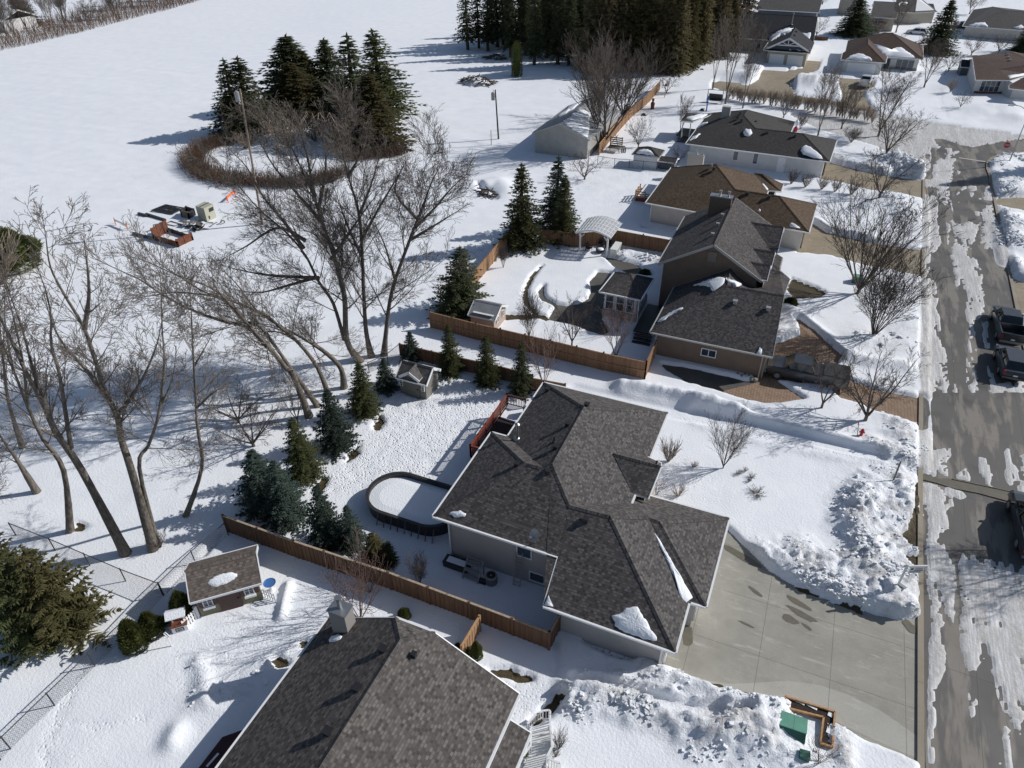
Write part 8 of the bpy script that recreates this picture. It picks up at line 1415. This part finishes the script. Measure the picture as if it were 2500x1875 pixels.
bare('upright', 'small upright bare shrub left in the pergola garden foreground', 4, 805, 1162, 800, 935, 165); bare('crab', 'bare tree in the middle of the pergola garden foreground', 4, 1095, 1228, 1085, 930, 280); bare('bushr', 'reddish bare tree before the sunroom by the cedar fence', 4, 1390, 1295, 1395, 1010, 225); bare('bushr', 'dense red twig bush close under the sunroom windows', 4, 1400, 1130, 1400, 985, 130); bare('bushr', 'thin reddish bare tree outside the tall cedar fence', 4, 905, 1480, 930, 1190, 240); bare('upright', 'spindly sapling beside the sunlit garden fence', 4, 632, 700, 630, 570, 60)
bare('vase', 'round bare tree on the front lawn of the main house', 14, 180, 395, 215, 140, 270); bare('ball', 'ball-shaped twiggy bush beside the main house entry', 13, 1745, 625, 1745, 505, 130); bare('bushr', 'reddish shrub against the main house wall below the entry roof', 13, 1665, 850, 1672, 750, 95); bare('busht', 'dry tan grass tuft near the red shrub by the entry', 13, 1815, 860, 1820, 805, 120)
bare('bushr', 'reddish bare tree behind the nearest house beside its chimney', 16, 495, 650, 490, 300, 350); bare('upright', 'small dark bare shrub behind the brown board fence', 16, 900, 415, 890, 262, 145); bare('bushr', 'rusty twig bush over the brown board fence', 16, 560, 470, 560, 300, 260); bare('bushr', 'rust-brown bush beside the small dark green utility box', 17, 1990, 1610, 1990, 1500, 190); bare('bush', 'brown seedy shrub beside the white porch steps', 37, 1060, 1250, 1080, 950, 340); bare('bush', 'small brown shrub at the foot of the white porch', 37, 990, 1420, 1000, 1250, 230)
bare('crab2', 'dense dark thicket behind the large blue spruce', 12, 330, 800, 380, 560, 460); bare('crab', 'pale tangled thicket at the left edge among the leaning trees', 15, -20, -60, 0, -330, 330); bare('crab', 'dead-looking short tree with broken stems beside the leaning trunks', 12, 630, 645, 560, 380, 230); bare('crab2', 'grey thicket under the leaning trees right of the slim trunk', 12, 230, 640, 250, 420, 420); bare('bush', 'dark bush at the foot of the forked trunk by the big spruce', 15, 1080, 170, 1100, 90, 130)
bare('busht', 'brown twiggy shrub left of the juniper at the field edge', 1, 20, 1530, 60, 1290, 260)
for i, (x, y) in enumerate([(640, 1240), (735, 1262), (845, 1278), (935, 1293), (1045, 1312)]): bare('bush', 'one of five round dark bushes lining the tan drive of the white house', 3, x, y, x, y - 75, 85, 'round bushes lining the tan drive')
bare('bushr', 'brown stump and dry grass clump at the foot of the tan power pole', 1, 1425, 1250, 1430, 1180, 90)
a, b = Q(24, 200, 1345, .1), Q(24, 2150, 1650, .1); rr = random.Random(5)
for i in range(34): t = i / 33; p = a + (b - a) * t + np.array([rr.uniform(-.3, .3), rr.uniform(-.4, .4), .15]); bare('busht', 'one of the pale leafless shrubs in the long hedge behind the white house', 24, 0, 0, 0, 0, 0, 'shrubs of the long bare hedge', loc=p, hgt=rr.uniform(1.6, 2.3) * (1.25 if .3 < t < .8 else 1), rad=rr.uniform(.8, 1.1))
# brush and bare trees along the far field edge, top left
pts = [Q(1, x, y, .1) for x, y in [(-60, 300), (240, 230), (480, 170), (700, 110), (900, 60), (1100, 0)]]; rr = random.Random(77); S = []
for a, b in zip(pts[:-1], pts[1:]):
    L = np.linalg.norm(b - a); nrm_ = np.array([-(b - a)[1], (b - a)[0], 0]) / L
    for i in range(int(L * 46)):
        t = rr.random(); w_ = rr.random() ** 1.3 * 22; p = a + (b - a) * t + nrm_ * w_; hh = rr.uniform(.8, 3.2); an = rr.uniform(0, 6.28); sp = rr.uniform(.1, .6); S.append((*p, p[0] + math.cos(an) * sp * hh, p[1] + math.sin(an) * sp * hh, hh, .045, .02))
o = segmesh('brush', S, 'twigb', None); o["kind"] = 'stuff'; o["label"] = 'brown leafless brush along the far edge of the field'; o["category"] = 'brush'
BG = 'bare trees in the brush at the top left'
for i in range(30): k_ = rr.randrange(len(pts) - 1); t = rr.random(); a, b = pts[k_], pts[k_ + 1]; L = np.linalg.norm(b - a); nrm_ = np.array([-(b - a)[1], (b - a)[0], 0]) / L; p = a + (b - a) * t + nrm_ * rr.uniform(1, 24); bare('tree2' if i % 2 else 'tree', 'one of the bare trees in the brush strip at the top left', 1, 0, 0, 0, 0, 0, BG, loc=p, hgt=rr.uniform(6, 12), rad=rr.uniform(2.4, 4))
# curved hedge round the spruce island
rr = random.Random(31); hp = [Q(1, x, y, .1) for x, y in [(1240, 770), (1120, 800), (1050, 850), (1045, 900), (1110, 955), (1250, 985), (1420, 1000), (1600, 1005), (1760, 985), (1860, 940)]]; hd = thing('hedge', 'curved brown leafless hedge around the spruce island', 'hedge', tuple(hp[4])); S = []
for a, b in zip(hp[:-1], hp[1:]):
    L = np.linalg.norm(b - a)
    for i in range(int(L * 150)): t = rr.random(); an = rr.uniform(0, 6.28); k_ = rr.random() ** .5 * (1.2 + 1.3 * rr.random() ** 3); p = a + (b - a) * t - hp[4] + np.array([math.cos(an) * k_, math.sin(an) * k_, 0]); hh = rr.uniform(.7, 1.9) * (1.25 - .3 * k_); S.append((*p, p[0] + math.cos(an) * .4 * hh + rr.uniform(-.25, .25), p[1] + math.sin(an) * .4 * hh + rr.uniform(-.25, .25), p[2] + hh, .024, .012))
segmesh('twigs', S, 'twigb', hd)
hp = [Q(1, x, y, .1) for x, y in [(1900, 860), (2000, 850), (2100, 840), (2160, 820)]]; hd2 = thing('hedge', 'short brown hedge piece at the right foot of the spruce island', 'hedge', tuple(hp[1])); S = []
for a, b in zip(hp[:-1], hp[1:]):
    for i in range(500): t = rr.random(); an = rr.uniform(0, 6.28); k_ = rr.random() ** .5 * 1.7; p = a + (b - a) * t - hp[1] + np.array([math.cos(an) * k_, math.sin(an) * k_, 0]); hh = rr.uniform(.6, 1.7); S.append((*p, p[0] + math.cos(an) * .4 * hh, p[1] + math.sin(an) * .4 * hh, p[2] + hh, .026, .012))
segmesh('twigs', S, 'twigb', hd2)
for (x, y, hh, w_, lab) in [(1700, 760, 3.5, 300, 'pale leafless thicket at the front of the round island'), (1850, 800, 4.5, 330, 'tall pale leafless thicket right of the island centre'), (1560, 800, 4, 300, 'leafless thicket left of the island centre'), (1450, 720, 2.5, 240, 'low leafless thicket behind the tan power pole'), (1980, 760, 3, 260, 'brown thicket under the right spruces of the island'), (1330, 800, 2.2, 220, 'brown thicket at the left foot of the island spruces')]:
    b = Q(1, x, y, .2); bare('busht', lab, 1, 0, 0, 0, 0, 0, loc=b, hgt=hh, rad=w_ * .45 / 2 / F * 100)
# the shelter belt: big leaning bare trees, trunks surveyed from the picture
PB = dict(ns=[1, 8, 6, 4, 3], ref=[1, 3.4, 1.5, .75, 1], n=[1, 1, 9, 6, 4], f0=[0, 0, .12, .12, .1], ang=[0, 0, .62, .62, .6], len=[1, 1, .5, .5, .55], wob=[0, .075, .1, .12, .14], up=[0, .035, .03, .02, .02], rr=.5, rmin=.0095)
def belt(label, trunks, r0_, nl=12, blen=.34, seed=0, mat='twig', mess=1.0):
    """trunks: list of (view, x, y) polylines; the first point of the first is the foot"""
    r0 = r0_ * .94; nl = int(nl * 1.95); v, x, y = trunks[0][0]; b = G(v, x, y); rn = random.Random(seed + 50); h = thing('bare_tree', label, 'bare tree', (b[0], b[1], b[2] - .1)); S = []; TS = []
    for k_, tl in enumerate(trunks):
        off = 0.0; P_ = []; n = len(tl)
        for i, (v, x, y) in enumerate(tl): P_.append(Vector(QV(v, x, y, b, off + (rn.uniform(-.5, .5) if i > 1 else 0))) - Vector((b[0], b[1], b[2] - .1)))
        if k_ == 0: P_[0] = Vector((0, 0, 0))
        pts = []
        for i in range(len(P_) - 1):
            p0 = P_[max(0, i - 1)]; p1 = P_[i]; p2 = P_[i + 1]; p3 = P_[min(len(P_) - 1, i + 2)]
            for s in range(4): t = s / 4; pts.append(.5 * ((2 * p1) + (p2 - p0) * t + (2 * p0 - 5 * p1 + 4 * p2 - p3) * t * t + (3 * p1 - p0 - 3 * p2 + p3) * t ** 3))
        pts.append(P_[-1]); tot = sum((b_ - a_).length for a_, b_ in zip(pts[:-1], pts[1:])); rk = r0 * (1 if k_ == 0 else .55); acc = 0; N = len(pts)
        rad = [max(.02, rk * (.78 - .72 * (i / (N - 1)) ** .75)) for i in range(N)]
        if k_ == 0: rad[0] = rk * 1.15; rad[1] = rk * .92; rad[2] = rk * .82
        for i in range(N - 1): dd = (pts[i + 1] - pts[i]) * .06; TS.append((*(pts[i] - dd), *(pts[i + 1] + dd), rad[i], rad[i + 1]))
        cnt = int(nl * (1 if k_ == 0 else .75))
        for j_ in range(cnt):
            f = (.22 if k_ == 0 else .1) + (.78 if k_ == 0 else .9) * (j_ + rn.random()) / cnt; i = min(N - 2, int(f * (N - 1))); A = pts[i].lerp(pts[i + 1], rn.random()); dd = (pts[i + 1] - pts[i]).normalized(); ax = dd.orthogonal().normalized(); ax.rotate(Matrix.Rotation(rn.uniform(0, 6.283), 3, dd)); ang = rn.uniform(.45, 1.0); nd = dd * math.cos(ang) + ax * math.sin(ang) + Vector((0, 0, .02))
            limb(S, A, nd, tot * blen * 1.15 * rn.uniform(.5, 1.15) * (1.15 - .6 * f) * mess, max(.016, rad[i] * .36), 1, rn, PB)
        for j_ in range(3): limb(S, pts[-1], (pts[-1] - pts[-3]).normalized() + Vector((rn.uniform(-.3, .3), rn.uniform(-.3, .3), rn.uniform(-.1, .3))), tot * .1, .016, 1, rn, PB)
    segmesh('trunk', TS, 'bark', h, 9); segmesh('branches', S, mat, h); return h
belt('leaning bare tree whose foot stands left of the forked trunk above the olive spruce', [[(15, 850, 210), (11, 555, 1659), (11, 380, 1400), (11, 290, 1200), (11, 180, 1000), (11, 60, 740), (11, -60, 500), (11, -120, 300)], [(11, 300, 1200), (11, 230, 1000), (11, 150, 700), (11, 60, 450)], [(11, 480, 1500), (11, 440, 1250), (11, 400, 1000), (11, 345, 800), (11, 345, 620), (11, 310, 450), (11, 270, 330)]], .34, 12, .17, 1)
belt('bare tree with tall forked pale trunk right of the leaning foot', [[(15, 1035, 180), (11, 885, 1650), (11, 820, 1450), (11, 790, 1290), (11, 700, 1100), (11, 640, 900), (11, 560, 680), (11, 430, 460), (11, 340, 280), (11, 310, 80)], [(11, 690, 1120), (11, 570, 960), (11, 450, 830), (11, 360, 680), (11, 300, 480)], [(11, 800, 1270), (11, 900, 1140), (11, 980, 1000), (11, 1060, 800), (11, 1100, 600)], [(11, 570, 700), (11, 600, 480), (11, 590, 280), (11, 570, 130)]], .34, 12, .17, 2)
belt('bare tree rising at the far left behind the two big trunks', [[(15, 470, 60), (11, 430, 1659), (11, 290, 1440), (11, 190, 1230), (11, 100, 1000), (11, 10, 780), (11, -80, 560)], [(11, 190, 1230), (11, 150, 900), (11, 90, 620), (11, 40, 420)]], .26, 11, .19, 3)
belt('slim bare tree second from the right of the left group', [[(15, 1060, 150), (11, 940, 1640), (11, 1000, 1490), (11, 1060, 1320), (11, 1090, 1140), (11, 1108, 900), (11, 1095, 700), (11, 1090, 480), (11, 1080, 330)], [(11, 1090, 1200), (11, 1160, 1050), (11, 1190, 850)]], .19, 11, .16, 4)
belt('straight slim bare tree standing alone above the big blue spruce', [[(15, 1250, -45), (11, 1362, 1640), (11, 1338, 1400), (11, 1322, 1200), (11, 1308, 950), (11, 1296, 700), (11, 1290, 560), (11, 1280, 440)], [(11, 1330, 1230), (11, 1440, 1130), (11, 1540, 1080)], [(11, 1310, 950), (11, 1370, 850), (11, 1420, 760)]], .2, 12, .17, 5)
belt('strongly left-leaning bare tree with long arching trunk, lower of the crossing pair', [[(12, 705, 600), (12, 600, 330), (12, 545, 270), (12, 420, 115), (11, 1800, 820), (11, 1670, 690), (11, 1480, 640), (11, 1270, 560), (11, 1100, 470), (11, 950, 370), (11, 820, 310), (11, 700, 255)], [(11, 1850, 860), (11, 1700, 700), (11, 1540, 520), (11, 1420, 420), (11, 1180, 330), (11, 1000, 250), (11, 850, 200)]], .33, 16, .19, 6)
belt('left-leaning bare tree crossing behind the long arching one', [[(12, 765, 530), (12, 640, 360), (12, 590, 290), (12, 500, 160), (12, 380, 0), (11, 1640, 640), (11, 1500, 500), (11, 1300, 460), (11, 1150, 455), (11, 1000, 480), (11, 850, 500)]], .27, 13, .18, 7)
belt('left-leaning bare tree starting beside the green young spruce', [[(12, 835, 450), (12, 760, 270), (12, 640, 110), (12, 500, -10), (11, 1780, 600), (11, 1560, 510), (11, 1380, 450), (11, 1220, 350), (11, 1080, 260), (11, 960, 130)], [(12, 620, 90), (12, 500, 30), (12, 350, 30), (12, 200, 40)]], .26, 13, .19, 8)
belt('thick leaning bare tree with dark broken side limb', [[(12, 940, 405), (12, 920, 280), (12, 830, 180), (12, 700, 90), (11, 2212, 870), (11, 2060, 770), (11, 1870, 670), (11, 1720, 560), (11, 1600, 400), (11, 1500, 300)]], .33, 13, .2, 9)
belt('largest bare tree with wide crown in front of the spruce island', [[(12, 1050, 225), (12, 960, 90), (1, 1860, 1600), (1, 1810, 1400), (1, 1740, 1200), (1, 1690, 1050), (1, 1600, 850), (1, 1530, 700)], [(12, 940, 80), (1, 1800, 1640), (1, 1720, 1520), (1, 1650, 1380), (1, 1540, 1250), (1, 1400, 1130), (1, 1250, 960), (1, 1150, 860)], [(1, 1720, 1500), (1, 1500, 1490), (1, 1350, 1470), (1, 1180, 1430)], [(1, 1790, 1400), (1, 1870, 1280), (1, 1960, 1150), (1, 2060, 1020)], [(1, 1640, 1340), (1, 1520, 1180), (1, 1420, 1060), (1, 1330, 900), (1, 1230, 800)], [(1, 1700, 1080), (1, 1660, 850), (1, 1600, 640)], [(1, 1700, 1500), (1, 1560, 1540), (1, 1400, 1580), (1, 1250, 1560)], [(1, 1740, 1200), (1, 1600, 1040), (1, 1480, 900), (1, 1400, 760)], [(1, 1650, 1300), (1, 1500, 1230), (1, 1330, 1330), (1, 1200, 1400)], [(1, 1720, 1130), (1, 1760, 900), (1, 1740, 700)]], .42, 16, .27, 10, mess=1.0)
belt('tall bare tree next right of the largest one', [[(12, 1125, 195), (12, 1090, 30), (1, 1965, 1600), (1, 1945, 1200), (1, 1890, 980), (1, 1850, 800), (1, 1870, 640)], [(1, 1950, 1300), (1, 2060, 1100), (1, 2150, 950), (1, 2200, 860)], [(1, 1960, 1400), (1, 1870, 1200), (1, 1800, 1000)], [(1, 1945, 1150), (1, 2010, 980), (1, 2060, 800)], [(1, 1880, 960), (1, 1960, 800), (1, 1990, 660)]], .34, 15, .26, 11)
belt('rightmost big bare tree of the shelter belt spreading toward the mound', [[(12, 1210, 185), (12, 1225, 20), (1, 2120, 1560), (2, 300, 1560), (2, 370, 1380), (2, 430, 1220), (2, 480, 1130)], [(2, 300, 1550), (2, 450, 1400), (2, 560, 1270), (2, 680, 1160)], [(2, 280, 1620), (2, 480, 1500), (2, 640, 1400)], [(1, 2130, 1500), (1, 2080, 1330), (1, 2020, 1200)], [(2, 330, 1480), (2, 180, 1300), (2, 230, 1130)]], .34, 15, .29, 12, 'twigd')
belt('pale tree cut by the left edge low in the shelter belt', [[(11, 250, 1800), (11, 100, 1560), (11, 0, 1420), (11, -80, 1300)], [(11, 400, 1440), (11, 250, 1370), (11, 80, 1330), (11, -40, 1290)]], .27, 10, .4, 13)
belt('bare tree at the far left edge rising beside the juniper', [[(11, 150, 1500), (11, 60, 1200), (11, 20, 900), (11, -10, 600), (11, -20, 380)], [(11, 90, 1000), (11, 40, 700), (11, 30, 450)]], .22, 12, .24, 14)
# two trees standing just beyond the right edge whose shade falls on the street
b = Q(31, 430, 855, 0) + np.array([.8, .6, 0]) * 19.5; spruce('d', 'n_dark', 'tall spruce east of the street corner whose shadow crosses the junction', 2, 0, 0, 0, 0, 0, loc=b, hgt=13, rad=2.8)
b = Q(33, 1150, 1250, 0) + np.array([.8, .6, 0]) * 9; bare('tree2', 'bare tree east of the street whose shadow mottles the packed snow', 2, 0, 0, 0, 0, 0, loc=b, hgt=8, rad=4)
# potted plant
m = MB(); m.lathe((0, 0, 0), [(.14, 0), (.2, .3), (.16, .3)], 12); m.build('pot', M_['white2'], PORCH_POT); T = []; rn = random.Random(3)
for i in range(500): a = rn.uniform(0, 6.28); e_ = rn.uniform(-.4, 1.4); d = Vector((math.cos(a) * math.cos(e_), math.sin(a) * math.cos(e_), math.sin(e_))); p = Vector((0, 0, .5)) + d * .24 * rn.uniform(.6, 1); s = d.orthogonal().normalized(); T.extend([p - s * .03, p + s * .03, p + d * .1])
trimesh('foliage', T, 'n_cedar', PORCH_POT)
# prototypes are not part of the place
def drop(o):
    for k_ in kids(o):
        for g in kids(k_): bpy.data.objects.remove(g)
        bpy.data.objects.remove(k_)
    bpy.data.objects.remove(o)
for o in list(PR.values()) + list(PM.values()) + [CE, CC] + [b[0] for b in BT.values()]: drop(o)
